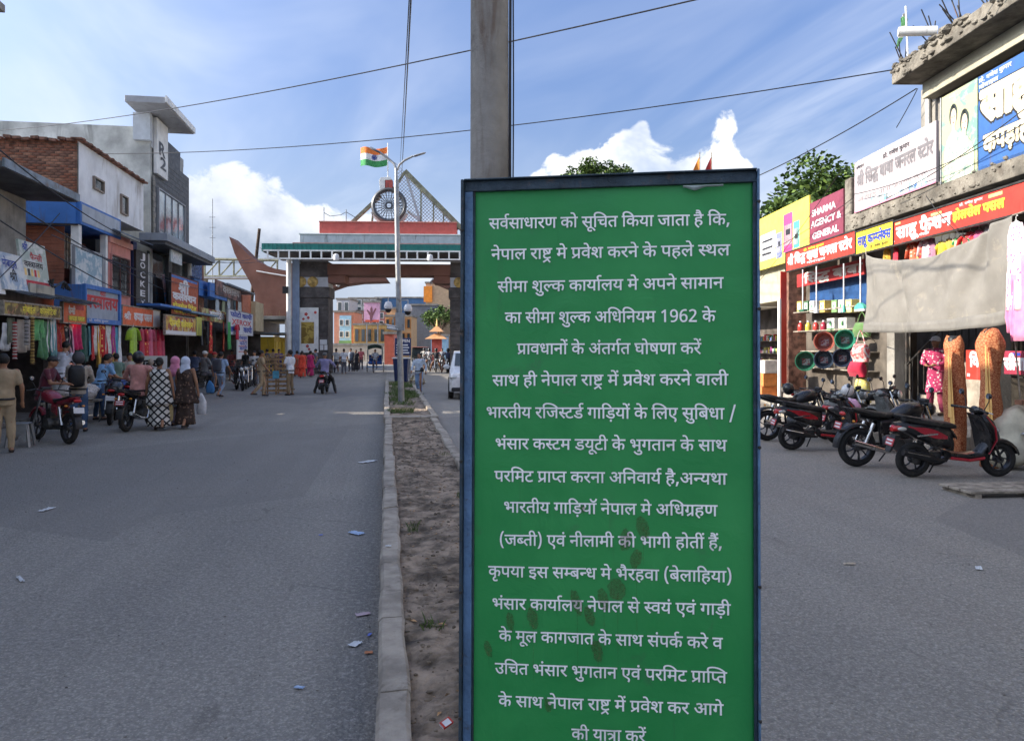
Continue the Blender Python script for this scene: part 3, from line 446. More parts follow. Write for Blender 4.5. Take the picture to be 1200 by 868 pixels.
"नेपाल राष्ट्र मे प्रवेश करने के पहले स्थल": [5403,20,0,0,21,222,0,22,222,0,3,449,0,23,553,0,7,824,0,5,928,0,3,1092,0,24,1195,0,7,1429,0,25,1533,0,21,1772,0,7,1772,0,26,1876,0,1,2103,0,21,2326,0,27,2326,0,7,2598,0,8,2702,0,5,3006,0,20,3170,0,21,3392,0,7,3392,0,8,3496,0,21,3712,0,7,3801,0,22,3905,0,17,4132,0,23,4344,0,21,4616,0,7,4616,0,28,4720,0,29,4875,0,23,5132,0],
"सीमा शुल्क कार्यालय मे अपने सामान": [5194,0,0,0,30,270,0,25,374,0,3,613,0,7,717,0,27,821,0,31,1093,0,32,1093,0,8,1293,0,7,1598,0,8,1702,0,3,2006,0,15,2110,0,3,2342,0,2,2446,0,23,2446,0,15,2717,0,7,2949,0,25,3053,0,21,3292,0,7,3292,0,33,3396,0,22,3702,0,20,3929,0,21,4151,0,7,4151,0,0,4255,0,3,4525,0,25,4629,0,3,4868,0,20,4972,0],
"का सीमा शुल्क अधिनियम 1962 के": [5060,8,0,0,3,305,0,7,408,0,0,512,0,30,783,0,25,886,0,3,1126,0,7,1229,0,27,1333,0,31,1605,0,32,1605,0,8,1805,0,7,2110,0,33,2214,0,11,2520,0,4,2623,0,34,2869,0,20,2973,0,15,3195,0,25,3427,0,7,3666,0,35,3770,0,36,3990,0,37,4211,0,38,4431,0,7,4652,0,8,4756,0,21,4972,0],
"प्रावधानों के अंतर्गत घोषणा करें": [4368,26,0,0,3,227,0,1,331,0,4,553,0,3,799,0,20,903,0,39,1125,0,7,1228,0,8,1332,0,21,1549,0,7,1637,0,33,1741,0,40,2047,0,13,2047,0,41,2275,0,2,2500,0,13,2500,0,7,2728,0,42,2832,0,9,3068,0,43,3172,0,6,3403,0,3,3692,0,7,3796,0,8,3900,0,5,4205,0,44,4368,0],
"साथ ही नेपाल राष्ट्र में प्रवेश करने वाली": [5352,0,0,0,3,270,0,29,374,0,7,631,0,17,735,0,30,947,0,7,1051,0,20,1155,0,21,1377,0,22,1377,0,3,1604,0,23,1708,0,7,1979,0,5,2083,0,3,2246,0,24,2350,0,7,2584,0,25,2688,0,44,2927,0,7,2927,0,26,3031,0,1,3258,0,21,3480,0,27,3480,0,7,3752,0,8,3856,0,5,4161,0,20,4325,0,21,4547,0,7,4547,0,1,4651,0,3,4873,0,23,4977,0,30,5248,0],
"भारतीय रजिस्टर्ड गाड़ियों के लिए सुबिधा /": [5911,45,0,0,3,281,0,5,385,0,13,548,0,30,776,0,15,880,0,7,1112,0,5,1216,0,46,1380,0,16,1483,0,28,1780,0,47,1936,0,48,2137,0,2,2366,0,7,2368,0,41,2472,0,3,2697,0,49,2801,0,50,2904,0,15,3135,0,39,3367,0,7,3471,0,8,3575,0,21,3791,0,7,3880,0,51,3984,0,23,4087,0,52,4358,0,7,4580,0,0,4684,0,31,4954,0,34,4954,0,53,5058,0,4,5286,0,3,5532,0,7,5636,0,54,5740,0],
"भंसार कस्टम डयूटी के भुगतान के साथ": [5412,45,0,0,40,281,0,0,281,0,3,552,0,5,655,0,7,819,0,8,923,0,28,1228,0,47,1383,0,25,1585,0,7,1824,0,48,1928,0,15,2159,0,10,2391,0,47,2391,0,30,2592,0,7,2696,0,8,2800,0,21,3016,0,7,3105,0,45,3209,0,31,3490,0,41,3490,0,13,3715,0,3,3943,0,20,4047,0,7,4269,0,8,4373,0,21,4589,0,7,4678,0,0,4782,0,3,5052,0,29,5156,0],
"परमिट प्राप्त करना अनिवार्य है,अन्यथा": [5377,22,0,0,5,227,0,11,391,0,25,494,0,47,734,0,7,935,0,26,1039,0,3,1266,0,55,1370,0,13,1493,0,7,1721,0,8,1825,0,5,2130,0,20,2294,0,3,2516,0,7,2619,0,33,2723,0,34,3029,0,20,3132,0,1,3354,0,3,3577,0,15,3680,0,2,3912,0,7,3912,0,17,4016,0,18,4229,0,19,4229,0,33,4336,0,56,4642,0,15,4785,0,29,5017,0,3,5274,0],
"भारतीय गाड़ियॉ नेपाल मे अधिग्रहण": [4972,45,0,0,3,281,0,5,385,0,13,548,0,30,776,0,15,880,0,7,1112,0,41,1216,0,3,1441,0,49,1545,0,50,1648,0,15,1879,0,57,2111,0,7,2215,0,20,2319,0,21,2541,0,22,2541,0,3,2768,0,23,2872,0,7,3143,0,25,3247,0,21,3486,0,7,3486,0,33,3590,0,11,3896,0,4,3999,0,58,4245,0,17,4470,0,6,4683,0],
"(जब्ती) एवं नीलामी की भागी होतीं हैं,": [5272,59,0,0,16,142,0,60,438,0,13,599,0,30,827,0,61,930,0,7,1072,0,52,1176,0,1,1397,0,40,1620,0,7,1620,0,20,1724,0,30,1946,0,23,2049,0,3,2320,0,25,2424,0,30,2663,0,7,2767,0,8,2871,0,30,3176,0,7,3279,0,45,3383,0,3,3664,0,41,3768,0,30,3993,0,7,4097,0,17,4201,0,9,4413,0,13,4517,0,62,4745,0,7,4848,0,17,4952,0,63,5165,0,19,5165,0],
"कृपया इस सम्बन्ध मे भैरहवा (बेलाहिया)": [5643,8,0,0,64,216,0,22,305,0,15,532,0,3,764,0,7,868,0,65,972,0,0,1168,0,7,1438,0,0,1542,0,66,1813,0,53,1953,0,56,2181,0,4,2324,0,7,2570,0,25,2674,0,21,2914,0,7,2914,0,45,3018,0,18,3299,0,5,3299,0,17,3462,0,1,3675,0,3,3897,0,7,4001,0,59,4105,0,53,4246,0,21,4475,0,23,4475,0,3,4746,0,67,4850,0,17,4953,0,15,5166,0,3,5398,0,61,5501,0],
"भंसार कार्यालय नेपाल से स्वयं एवं गाड़ी": [5501,45,0,0,40,281,0,0,281,0,3,552,0,5,655,0,7,819,0,8,923,0,3,1228,0,15,1331,0,3,1563,0,2,1667,0,23,1667,0,15,1938,0,7,2170,0,20,2274,0,21,2496,0,22,2496,0,3,2723,0,23,2827,0,7,3098,0,0,3202,0,21,3472,0,7,3472,0,28,3576,0,1,3732,0,15,3954,0,40,4186,0,7,4186,0,52,4290,0,1,4512,0,40,4734,0,7,4734,0,41,4838,0,3,5063,0,50,5167,0,30,5398,0],
"के मूल कागजात के साथ संपर्क करे व": [5234,8,0,0,21,216,0,7,305,0,25,409,0,10,648,0,23,648,0,7,919,0,8,1023,0,3,1328,0,41,1432,0,16,1657,0,3,1954,0,13,2057,0,7,2285,0,8,2389,0,21,2606,0,7,2694,0,0,2798,0,3,3068,0,29,3172,0,7,3429,0,0,3533,0,40,3803,0,22,3803,0,8,4030,0,2,4247,0,7,4335,0,8,4439,0,5,4744,0,21,4908,0,7,4908,0,1,5012,0],
"उचित भंसार भुगतान एवं परमिट प्राप्ति": [5368,68,0,0,11,219,0,12,323,0,13,576,0,7,804,0,45,908,0,40,1190,0,0,1190,0,3,1460,0,5,1564,0,7,1727,0,45,1831,0,31,2112,0,41,2112,0,13,2338,0,3,2566,0,20,2669,0,7,2891,0,52,2995,0,1,3216,0,40,3439,0,7,3439,0,22,3543,0,5,3770,0,11,3934,0,25,4037,0,47,4276,0,7,4478,0,26,4582,0,3,4809,0,69,4913,0,55,5016,0,13,5140,0],
"के साथ नेपाल राष्ट्र में प्रवेश कर आगे": [5052,8,0,0,21,216,0,7,305,0,0,409,0,3,679,0,29,783,0,7,1040,0,20,1144,0,21,1366,0,22,1366,0,3,1593,0,23,1696,0,7,1968,0,5,2072,0,3,2235,0,24,2339,0,7,2572,0,25,2676,0,44,2916,0,7,2916,0,26,3020,0,1,3247,0,21,3469,0,27,3469,0,7,3741,0,8,3845,0,5,4150,0,7,4314,0,70,4418,0,41,4827,0,21,5052,0],
"की यात्रा करें": [1745,8,0,0,30,305,0,7,408,0,15,512,0,3,744,0,71,848,0,3,1069,0,7,1172,0,8,1276,0,5,1581,0,44,1745,0],
"श्री सिद्ध बाबा जनरल स्टोर": [3735,72,0,0,30,283,0,7,386,0,51,490,0,0,594,0,73,864,0,7,1181,0,53,1285,0,3,1513,0,53,1617,0,3,1845,0,7,1949,0,16,2053,0,20,2350,0,5,2572,0,23,2735,0,7,3006,0,28,3110,0,47,3266,0,9,3468,0,5,3571,0],
"साहू काम्प्लेक्स": [2145,0,0,0,3,270,0,17,374,0,10,586,0,7,586,0,8,690,0,3,995,0,66,1099,0,55,1239,0,23,1362,0,21,1633,0,74,1633,0,0,1874,0],
"साहू फैशन": [1493,0,0,0,3,270,0,17,374,0,10,586,0,7,586,0,75,690,0,18,910,0,27,999,0,20,1271,0],
"होलसेल पसल": [2002,17,0,0,9,212,0,23,316,0,0,587,0,21,858,0,23,858,0,7,1129,0,22,1233,0,0,1460,0,23,1730,0],
"साहू": [586,0,0,0,3,270,0,17,374,0,10,586,0],
"कपड़ाहरू क": [1651,8,0,0,22,305,0,50,532,0,3,763,0,17,866,0,5,1079,0,10,1233,0,7,1242,0,8,1346,0],
"श्री": [386,72,0,0,30,283,0],
"कलेक्शन": [1311,8,0,0,23,305,0,21,576,0,74,576,0,27,817,0,20,1089,0],
"होलसेल रिटेल": [1973,17,0,0,9,212,0,23,316,0,0,587,0,21,858,0,23,858,0,7,1129,0,67,1233,0,5,1336,0,47,1500,0,21,1684,0,23,1702,0],
"कपड़ा पसल": [1739,8,0,0,22,305,0,50,532,0,3,763,0,7,866,0,22,970,0,0,1198,0,23,1468,0],
"फोटो कापी": [1560,75,0,0,9,308,0,47,412,0,9,614,0,7,717,0,8,821,0,3,1126,0,22,1230,0,30,1457,0],
"छपाई": [808,76,0,0,22,280,0,3,508,0,77,611,0],
"सि": [374,51,0,0,0,104,0],
"द्ध": [316,73,0,0],
"बा": [332,53,0,0,3,228,0],
"ज": [297,16,0,0],
"न": [222,20,0,0],
"र": [164,5,0,0],
"ल": [271,23,0,0],
"स्टो": [461,28,0,0,47,156,0,9,357,0],
"वि": [326,34,0,0,1,104,0],
"सीना": [700,0,0,0,30,270,0,20,374,0,3,596,0],
"मनन्द": [812,25,0,0,20,239,0,56,461,0,78,604,0],
"वस्त्रालय": [1206,1,0,0,28,222,0,71,378,0,3,599,0,23,702,0,15,974,0],
"कास्मेटिक": [1413,8,0,0,3,305,0,28,408,0,25,564,0,21,803,0,67,803,0,47,907,0,8,1108,0],
"फैन्सी": [826,75,0,0,18,220,0,56,308,0,0,452,0,30,722,0],
"प्रो. गणेश कुमार": [2244,26,0,0,9,227,0,79,331,0,7,438,0,41,542,0,6,767,0,21,1056,0,27,1056,0,7,1328,0,8,1432,0,31,1649,0,25,1737,0,3,1976,0,5,2080,0],
"मोबाइल": [1142,25,0,0,9,239,0,53,343,0,3,571,0,65,675,0,23,871,0],
"फोटो": [717,75,0,0,9,308,0,47,412,0,9,614,0],
"कापी": [739,8,0,0,3,305,0,22,408,0,30,636,0],
"सिद्ध बाबा": [1458,51,0,0,0,104,0,73,374,0,7,690,0,53,794,0,3,1023,0,53,1126,0,3,1355,0]}}
def _flat(c):
    P = []; x = y = 0
    for k in range(0, len(c), 2): x += c[k]; y += c[k+1] >> 1; P.append((x*2.5, y*2.5, c[k+1] & 1))
    Q = []; n = len(P)
    for i in range(n):
        a = P[i]; b = P[(i+1) % n]; Q.append(a)
        if not a[2] and not b[2]: Q.append(((a[0]+b[0])/2, (a[1]+b[1])/2, 1))
    while not Q[0][2]: Q = Q[1:]+Q[:1]
    R = []; n = len(Q)
    for i in range(n):
        a = Q[i]
        if a[2]: R.append(a[:2])
        else:
            p = Q[i-1]; q = Q[(i+1) % n]
            for t in (.33, .67): R.append(tuple(p[k]*(1-t)**2+2*a[k]*t*(1-t)+q[k]*t*t for k in (0, 1)))
    return R
def _stroke(cons, e):
    """thin ribbons along the outline, laid just behind the filled letter, to make it bolder"""
    V = []; Fs = []
    for R in cons:
        n = len(R)
        for i in range(n):
            p, q = Vector(R[i]), Vector(R[(i+1) % n]); d = q-p
            if d.length < 2: continue
            d.normalize(); m = Vector((-d.y, d.x))*e; d = d*e*.55; o = len(V); y = .0005*(1+i % 4)
            V += [((c.x)/1000, y, (c.y)/1000) for c in (p-m-d, q-m+d, q+m+d, p+m-d)]; Fs.append((o, o+1, o+2, o+3))
    return V, Fs
_gc = {}
def _fill(cons):
    cu = bpy.data.curves.new('g', 'CURVE'); cu.dimensions = '2D'; cu.fill_mode = 'BOTH'
    for R in cons:
        sp = cu.splines.new('POLY'); sp.points.add(len(R)-1); sp.use_cyclic_u = True
        for k, p in enumerate(R): sp.points[k].co = (p[0]/1000, p[1]/1000, 0, 1)
    o = bpy.data.objects.new('g', cu); me = o.to_mesh()
    r = ([tuple(v.co) for v in me.vertices], [tuple(p.vertices) for p in me.polygons])
    o.to_mesh_clear(); bpy.data.objects.remove(o); bpy.data.curves.remove(cu)
    return r
def deva(txt, bold=0):
    """(verts, faces, width) of a shaped Devanagari line: x right, z up, 1 unit = 1 em, letters slightly staggered in y"""
    V = []; Fs = []; d = FONT['s'][txt]
    for k in range((len(d)-1)//3):
        gi, dx, dy = d[1+3*k], d[2+3*k]*2.5, d[3+3*k]*2.5
        key = (gi, bold)
        if key not in _gc:
            cs = [_flat(c) for c in FONT['g'][gi]]
            vs, fs = _fill(cs); vs = [(v[0], 0, v[1]) for v in vs]
            if bold: sv, sf = _stroke(cs, bold); sf = [tuple(i+len(vs) for i in f) for f in sf]; vs = vs+sv; fs = fs+sf
            _gc[key] = (vs, fs)
        vs, fs = _gc[key]; o = len(V)
        V += [(v[0]+dx/1000, v[1]*6-.02*(k % 3), v[2]+dy/1000) for v in vs]; Fs += [tuple(i+o for i in f) for f in fs]
    return V, Fs, d[0]/400
def latin(txt, bold=0.0, sp=1.0):
    cu = bpy.data.curves.new('t', 'FONT'); cu.body = txt; cu.offset = bold; cu.size = 1; cu.space_character = sp; cu.resolution_u = 3
    o = bpy.data.objects.new('t', cu); COL.objects.link(o); bpy.context.view_layer.update()
    me = o.to_mesh(); V = [(v.co.x, 0, v.co.y) for v in me.vertices]; Fs = [tuple(p.vertices) for p in me.polygons]
    o.to_mesh_clear(); bpy.data.objects.remove(o); bpy.data.curves.remove(cu)
    x0 = min(v[0] for v in V); V = [(v[0]-x0, 0, v[2]) for v in V]
    return V, Fs, max(v[0] for v in V)
def letter(parent, txt, x0, x1, z0, h, m, y=-.004, bold=0, skew=0.0, name='lettering'):
    """one line of lettering between x0 and x1, baseline z0, letter height h; local x right, z up, facing -y"""
    if any(0x900 <= ord(c) < 0x980 for c in txt): V, Fs, w = deva(txt, bold); hh = .62
    else: V, Fs, w = latin(txt, min(bold, 26)/1000.0); hh = .70
    kx = (x1-x0)/w; kz = h/hh
    V = [(x0+v[0]*kx, y+v[1]*.03, z0+v[2]*kz + skew*(v[0]*kx)) for v in V]
    return MB().add(V, Fs).build(name, m, parent)

# ============================================================ shared materials
M_conc = mat('concrete', (.25, .235, .21), .9, 0, .18, 1.2, .5, 18, dirt=.5, dcol=(.09, .08, .07), dsc=.7, streak=True)
M_conc2 = mat('old_plaster', (.40, .41, .40), .9, 0, .16, .8, .35, 12, dirt=.6, dcol=(.12, .12, .11), dsc=.45, streak=True)
M_kerb = mat('kerb_concrete', (.36, .315, .26), .92, 0, .2, 3.5, .9, 26, dirt=.35, dcol=(.11, .09, .07), dsc=1.4)
M_soil = mat('dry_soil', (.25, .195, .145), 1, 0, .45, 4, 1, 40, dirt=.55, dcol=(.05, .04, .032), dsc=1.2)
M_black = mat('black_plastic', (.018, .018, .02), .45, 0, .2, 8, 0, 30, dirt=.15, dcol=(.10, .085, .07))
M_rubber = mat('tyre_rubber', (.022, .021, .02), .8, 0, .2, 8, .2, 60, dirt=.35, dcol=(.09, .075, .06))
M_steel = mat('grey_steel', (.34, .35, .36), .5, .6, .12, 3, .1, 40, dirt=.35, dcol=(.14, .11, .09))
M_iron = mat('dark_iron', (.05, .047, .045), .6, .5, .2, 4, .2, 40, dirt=.3, dcol=(.16, .08, .05))
M_chrome = mat('chrome', (.62, .62, .62), .18, 1, .05, 4)
M_white = paint(.72, .72, .70)
M_red = paint(.50, .045, .03, .12, .45)
M_orange = paint(.68, .12, .035, .15, .5)
M_yellow = paint(.80, .62, .04, .12, .5)
M_blue = paint(.045, .16, .46, .25, .55)
M_navy = paint(.016, .03, .10, .15, .45)
M_green = paint(.03, .22, .12, .2)
M_grey = paint(.30, .31, .33, .3)
M_dgrey = paint(.075, .08, .088, .25)
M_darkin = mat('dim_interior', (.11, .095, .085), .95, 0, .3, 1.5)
M_wood = mat('raw_wood', (.33, .21, .11), .8, 0, .28, 7, .3, 30, dirt=.3)
M_oldwood = mat('weathered_wood', (.30, .26, .21), .9, 0, .25, 8, .4, 40, dirt=.35)
M_skin = mat('skin', (.30, .15, .085), .55, 0, .08, 5)
M_glass = mat('window_glass', (.035, .05, .055), .08, 0, .2, .6, 0, spec=.9, coat=.5)
M_lwhite = mat('lettering_white', (.66, .66, .68), .5, 0, .03, 20)
M_lblack = mat('lettering_black', (.02, .02, .025), .5)
M_lyel = mat('lettering_yellow', (.85, .70, .05), .5, 0, .03)
M_lred = mat('lettering_red', (.48, .02, .03), .5)
M_lblue = mat('lettering_blue', (.02, .05, .32), .5)
M_lcream = mat('lettering_cream', (.68, .60, .42), .5); M_gold = mat('lettering_gold', (.80, .55, .20), .5)
M_tin = mat('corrugated_tin', (.20, .24, .28), .55, .4, .2, 2, .1, 30, dirt=.45, dcol=(.16, .10, .07))

# ============================================================ ground
def asphalt():
    m = bpy.data.materials.new('asphalt'); m.use_nodes = True; t = NT(m.node_tree); m.node_tree.nodes.clear()
    out = t.node('ShaderNodeOutputMaterial'); b = t.node('ShaderNodeBsdfPrincipled'); t.l.new(b.outputs[0], out.inputs[0])
    tc = t.node('ShaderNodeTexCoord'); v = tc.outputs['Object']; sp = t.node('ShaderNodeSeparateXYZ'); t.l.new(v, sp.inputs[0])
    big = t.noise(v, .22, 4, .55, .4); mid = t.noise(v, 1.3, 6, .65, .5); fine = t.noise(v, 26, 5, .75); grit = t.node('ShaderNodeTexVoronoi'); grit.inputs['Scale'].default_value = 46; t.l.new(v, grit.inputs[0])
    # wear stretched along the road
    mp = t.node('ShaderNodeMapping'); mp.inputs['Scale'].default_value = (1.1, .07, 1); t.l.new(v, mp.inputs[0])
    trk = t.noise(mp.outputs[0], 1.4, 4, .6, .3)
    c = t.mix(t.ramp(mid, .3, .72), (.31, .285, .25), (.38, .355, .31))
    c = t.mix(t.ramp(trk, .40, .62, 0, .75), c, (.43, .40, .35))
    c = t.mix(t.ramp(big, .42, .60, 0, .7), c, (.28, .265, .24))
    # dust: both edges of the road, most on the right
    edge = t.math('MAXIMUM', t.ramp(sp.outputs[0], 1.0, 6.5), t.ramp(sp.outputs[0], -6.2, -9.0, 0, .8))
    dn = t.ramp(t.noise(v, .9, 6, .65, .6), .25, .7)
    c = t.mix(t.math('MULTIPLY', t.math('MULTIPLY', edge, dn), .85), c, (.43, .375, .31))
    sx = t.ramp(sp.outputs[0], -.55, -.12); c = t.mix(t.math('MULTIPLY', t.math('MULTIPLY', sx, t.ramp(sp.outputs[0], -.02, -.1)), .6), c, (.15, .135, .115))  # darker strip along the left foot of the kerb
    # oil stains
    st = t.noise(v, .75, 3, .5, 1.0); c = t.mix(t.ramp(st, .70, .80, 0, .5), c, (.10, .085, .07))
    st2 = t.noise(v, 3.1, 3, .5, .6); c = t.mix(t.ramp(st2, .72, .76, 0, .7), c, (.09, .08, .07))
    # light scuffs and grit
    c = t.mix(t.ramp(t.noise(mp.outputs[0], 9, 5, .7), .66, .74, 0, .35), c, (.40, .38, .35))
    c = t.mix(t.ramp(grit.outputs['Distance'], .10, .50, .0, .55), c, (.13, .125, .12)); c = t.mix(t.ramp(fine, .50, .66, 0, .55), c, (.47, .44, .40)); c = t.mix(t.ramp(fine, .46, .32, 0, .6), c, (.12, .115, .11)); c = t.mix(t.ramp(t.noise(v, 90, 2), .62, .70, 0, .6), c, (.58, .55, .50))
    # hairline cracks, darker repair patches and pale worn strips
    wv = t.node('ShaderNodeVectorMath', operation='MULTIPLY_ADD'); t.l.new(t.node('ShaderNodeTexNoise').outputs[1], wv.inputs[0]); wv.inputs[1].default_value = (1.6, 1.6, 0); t.l.new(v, wv.inputs[2])
    cr = t.node('ShaderNodeTexVoronoi', feature='DISTANCE_TO_EDGE'); cr.inputs['Scale'].default_value = .42; t.l.new(wv.outputs[0], cr.inputs[0])
    c = t.mix(t.math('MULTIPLY', t.ramp(cr.outputs['Distance'], .003, .009, 1, 0), t.ramp(t.noise(v, 1.1, 4), .54, .66, 0, .4)), c, (.12, .11, .10))
    pt = t.node('ShaderNodeTexVoronoi'); pt.inputs['Scale'].default_value = .16; t.l.new(wv.outputs[0], pt.inputs[0]); sp2 = t.node('ShaderNodeSeparateColor'); t.l.new(pt.outputs['Color'], sp2.inputs[0])
    c = t.mix(t.ramp(sp2.outputs[0], .45, .75, 0, .45), c, (.19, .18, .17))
    c = t.mix(t.ramp(t.noise(v, 17, 5, .7), .52, .72, 0, .40), c, (.40, .38, .35)); c = t.mix(t.ramp(t.noise(v, 6, 5, .7), .58, .75, 0, .35), c, (.15, .145, .14))
    t.l.new(c, b.inputs['Base Color']); t.l.new(t.ramp(mid, .3, .7, .78, .95), b.inputs['Roughness']); b.inputs['Specular IOR Level'].default_value = .3
    bp = t.node('ShaderNodeBump'); bp.inputs['Strength'].default_value = 1; bp.inputs['Distance'].default_value = .011
    hgt = t.math('ADD', t.math('MULTIPLY', grit.outputs['Distance'], -1.1), t.math('MULTIPLY', fine, .9)); t.l.new(hgt, bp.inputs['Height'])
    bp2 = t.node('ShaderNodeBump'); bp2.inputs['Strength'].default_value = .35; bp2.inputs['Distance'].default_value = .05; t.l.new(t.noise(v, 2.4, 5, .6), bp2.inputs['Height']); t.l.new(bp.outputs[0], bp2.inputs['Normal'])
    t.l.new(bp2.outputs[0], b.inputs['Normal'])
    return m
M_asph = asphalt()
g = MB().add([(-1500, -600, -.008), (1500, -600, -.008), (1500, 2400, -.008), (-1500, 2400, -.008)], [(0, 1, 2, 3)]).build('ground', mat('bare_ground', (.20, .17, .135), 1, 0, .2, .4, .5, 6))
tag(g, kind='structure')
r = MB().add([(-9.4, -30, 0), (26, -30, 0), (26, 190, 0), (-9.4, 190, 0)], [(0, 1, 2, 3)]).build('road', M_asph); r.rotation_euler.z = TH; tag(r, kind='structure')

# ============================================================ central median
med = thing('median_kerb', None, None, (0, 0, 0), TH); tag(med, kind='structure')
rk = random.Random(3)
def kerb_run(x, s0, s1, w, flip):
    s = s0
    while s < s1:
        L = min(rk.uniform(1.0, 1.5), s1-s); jz = rk.uniform(-.008, .008); jx = rk.uniform(-.012, .012); k = -1 if flip else 1
        P = [(0, -.3), (0, .125), (.02*k, .150), ((w-.02)*k, .152), (w*k, .135), (w*k, -.3)]
        n = 5; rs = []
        for q in range(n):
            yy = s + .006 + (L-.012)*q/(n-1); e = .012 if q in (0, n-1) else 0
            rs.append([(x+jx+p[0]+noise.noise((p[0]*9+x, yy*3.1, p[1]*9))*.02, yy, p[1]+jz-(e if p[1] > .1 else 0)+(noise.noise((p[0]*5+x, yy*2.3, 9))*.018 if p[1] > .1 else 0)) for p in P])
        MB().rings(rs).build('kerb_stone', M_kerb, med)
        s += L
kerb_run(-.06, -2, 18.9, .165, False); kerb_run(1.20, -2, 18.9, .165, True)
for i in range(3): MB().box(-.08+.44*i, .352+.44*i, 18.9, 19.12, -.2, .165).build('kerb_stone', M_kerb, med, bev=.012)
kerb_run(-.10, 19.5, 40, .16, False); kerb_run(1.26, 19.5, 40, .16, True)
for i in range(3): MB().box(-.10+.455*i, .35+.455*i, 19.28, 19.46, -.2, .155).build('kerb_stone', M_kerb, med, bev=.012)
def soil(s0, s1, nx, ny):
    def fn(u, v):
        x = .08+1.02*u; y = s0+(s1-s0)*v
        return (x, y, .085+.05*noise.noise((x*1.5, y*1.1, 0))+.028*noise.noise((x*6, y*6, 3))+.016*noise.noise((x*19, y*19, 5)))
    vs = [fn(i/nx, j/ny) for i in range(nx+1) for j in range(ny+1)]
    fs = [(i*(ny+1)+j, (i+1)*(ny+1)+j, (i+1)*(ny+1)+j+1, i*(ny+1)+j+1) for i in range(nx) for j in range(ny)]
    o = MB().add(vs, fs).build('soil_bed', M_soil); o.rotation_euler.z = TH; tag(o, kind='structure'); return fn
f1 = soil(-2, 18.95, 40, 600); soil(19.4, 40, 12, 100)
# clods and stones on the soil, loose grit on the road
mb = MB(); rg = random.Random(11)
ico = bmesh.new(); bmesh.ops.create_icosphere(ico, subdivisions=1, radius=1); icv = [tuple(v.co) for v in ico.verts]; icf = [tuple(v.index for v in f.verts) for f in ico.faces]; ico.free()
def pebble(mb, p, r, rg):
    a = rg.uniform(0, 6.3); sx, sy, sz = r*rg.uniform(.7, 1.3), r*rg.uniform(.6, 1.1), r*rg.uniform(.4, .8)
    mb.add([(p[0]+(x*cos(a)-y*sin(a))*sx*rg.uniform(.8, 1.2), p[1]+(x*sin(a)+y*cos(a))*sy*rg.uniform(.8, 1.2), p[2]+z*sz) for x, y, z in icv], icf)
for i in range(2600):
    u = rg.random(); s = 1.5+17*rg.random()**1.7; v = (s+2)/20.95; p = f1(u, v); pebble(mb, (p[0], p[1], p[2]+.002), rg.choice((.004, .006, .008, .011, .02)) if s > 3 else .006, rg)
o = mb.build('soil_clods', mat('clods', (.17, .135, .10), 1, 0, .4, 6, .3)); o.rotation_euler.z = TH; tag(o, kind='stuff')
mb = MB()
for i in range(2200):
    x = rg.uniform(-7, 8); s = 3+20*rg.random()**1.5
    if -.08 < x < 1.25: continue
    pebble(mb, (x, s, .002), rg.choice((.003, .004, .005, .008)), rg)
o = mb.build('road_grit', mat('grit', (.20, .18, .16), 1, 0, .4, 9)); o.rotation_euler.z = TH; tag(o, kind='stuff')
M_grass = mat('grass_blade', (.085, .14, .035), .8, 0, .3, 10)
def grass_patch(cs, name='median_grass', n=60, h=.09):
    mb = MB()
    for (x, s, R, k) in cs:
        for i in range(int(n*k)):
            a = rg.uniform(0, 6.3); q = R*sqrt(rg.random()); px, py = x+q*cos(a), s+q*sin(a); hh = h*rg.uniform(.4, 1.2); b = rg.uniform(0, 6.3); l = rg.uniform(.2, .8)*hh
            mb.add([(px-.004*sin(b), py+.004*cos(b), .08), (px+.004*sin(b), py-.004*cos(b), .08), (px+l*cos(b)*.5, py+l*sin(b)*.5, .08+hh*.7), (px+l*cos(b), py+l*sin(b), .08+hh)], [(0, 1, 2), (0, 2, 3)])
    o = mb.build(name, M_grass); o.rotation_euler.z = TH; tag(o, kind='stuff')
grass_patch([(.93, 9.2, .12, 1.2), (.28, 4.9, .07, .8), (.25, 7.6, .06, .5), (.95, 12.6, .1, .6)])
grass_patch([(.3+.6*rg.random(), 20+18*rg.random(), .35, 4) for _ in range(22)], n=40, h=.14)
mb = MB()
for i in range(260):
    u = rg.random(); s = 2+17*rg.random()**1.4; p = f1(u, (s+2)/20.95); a = rg.uniform(0, 6); l = rg.uniform(.012, .035); z = p[2]+.006
    mb.add([(p[0]-l*cos(a), p[1]-l*sin(a), z), (p[0]+l*.4*sin(a), p[1]-l*.4*cos(a), z+.008), (p[0]+l*cos(a), p[1]+l*sin(a), z+.004), (p[0]-l*.4*sin(a), p[1]+l*.4*cos(a), z+.01)], [(0, 1, 2, 3)])
o = mb.build('dry_leaves', mat('dry_leaf', (.33, .20, .10), .9, 0, .5, 30)); o.rotation_euler.z = TH; tag(o, kind='stuff')
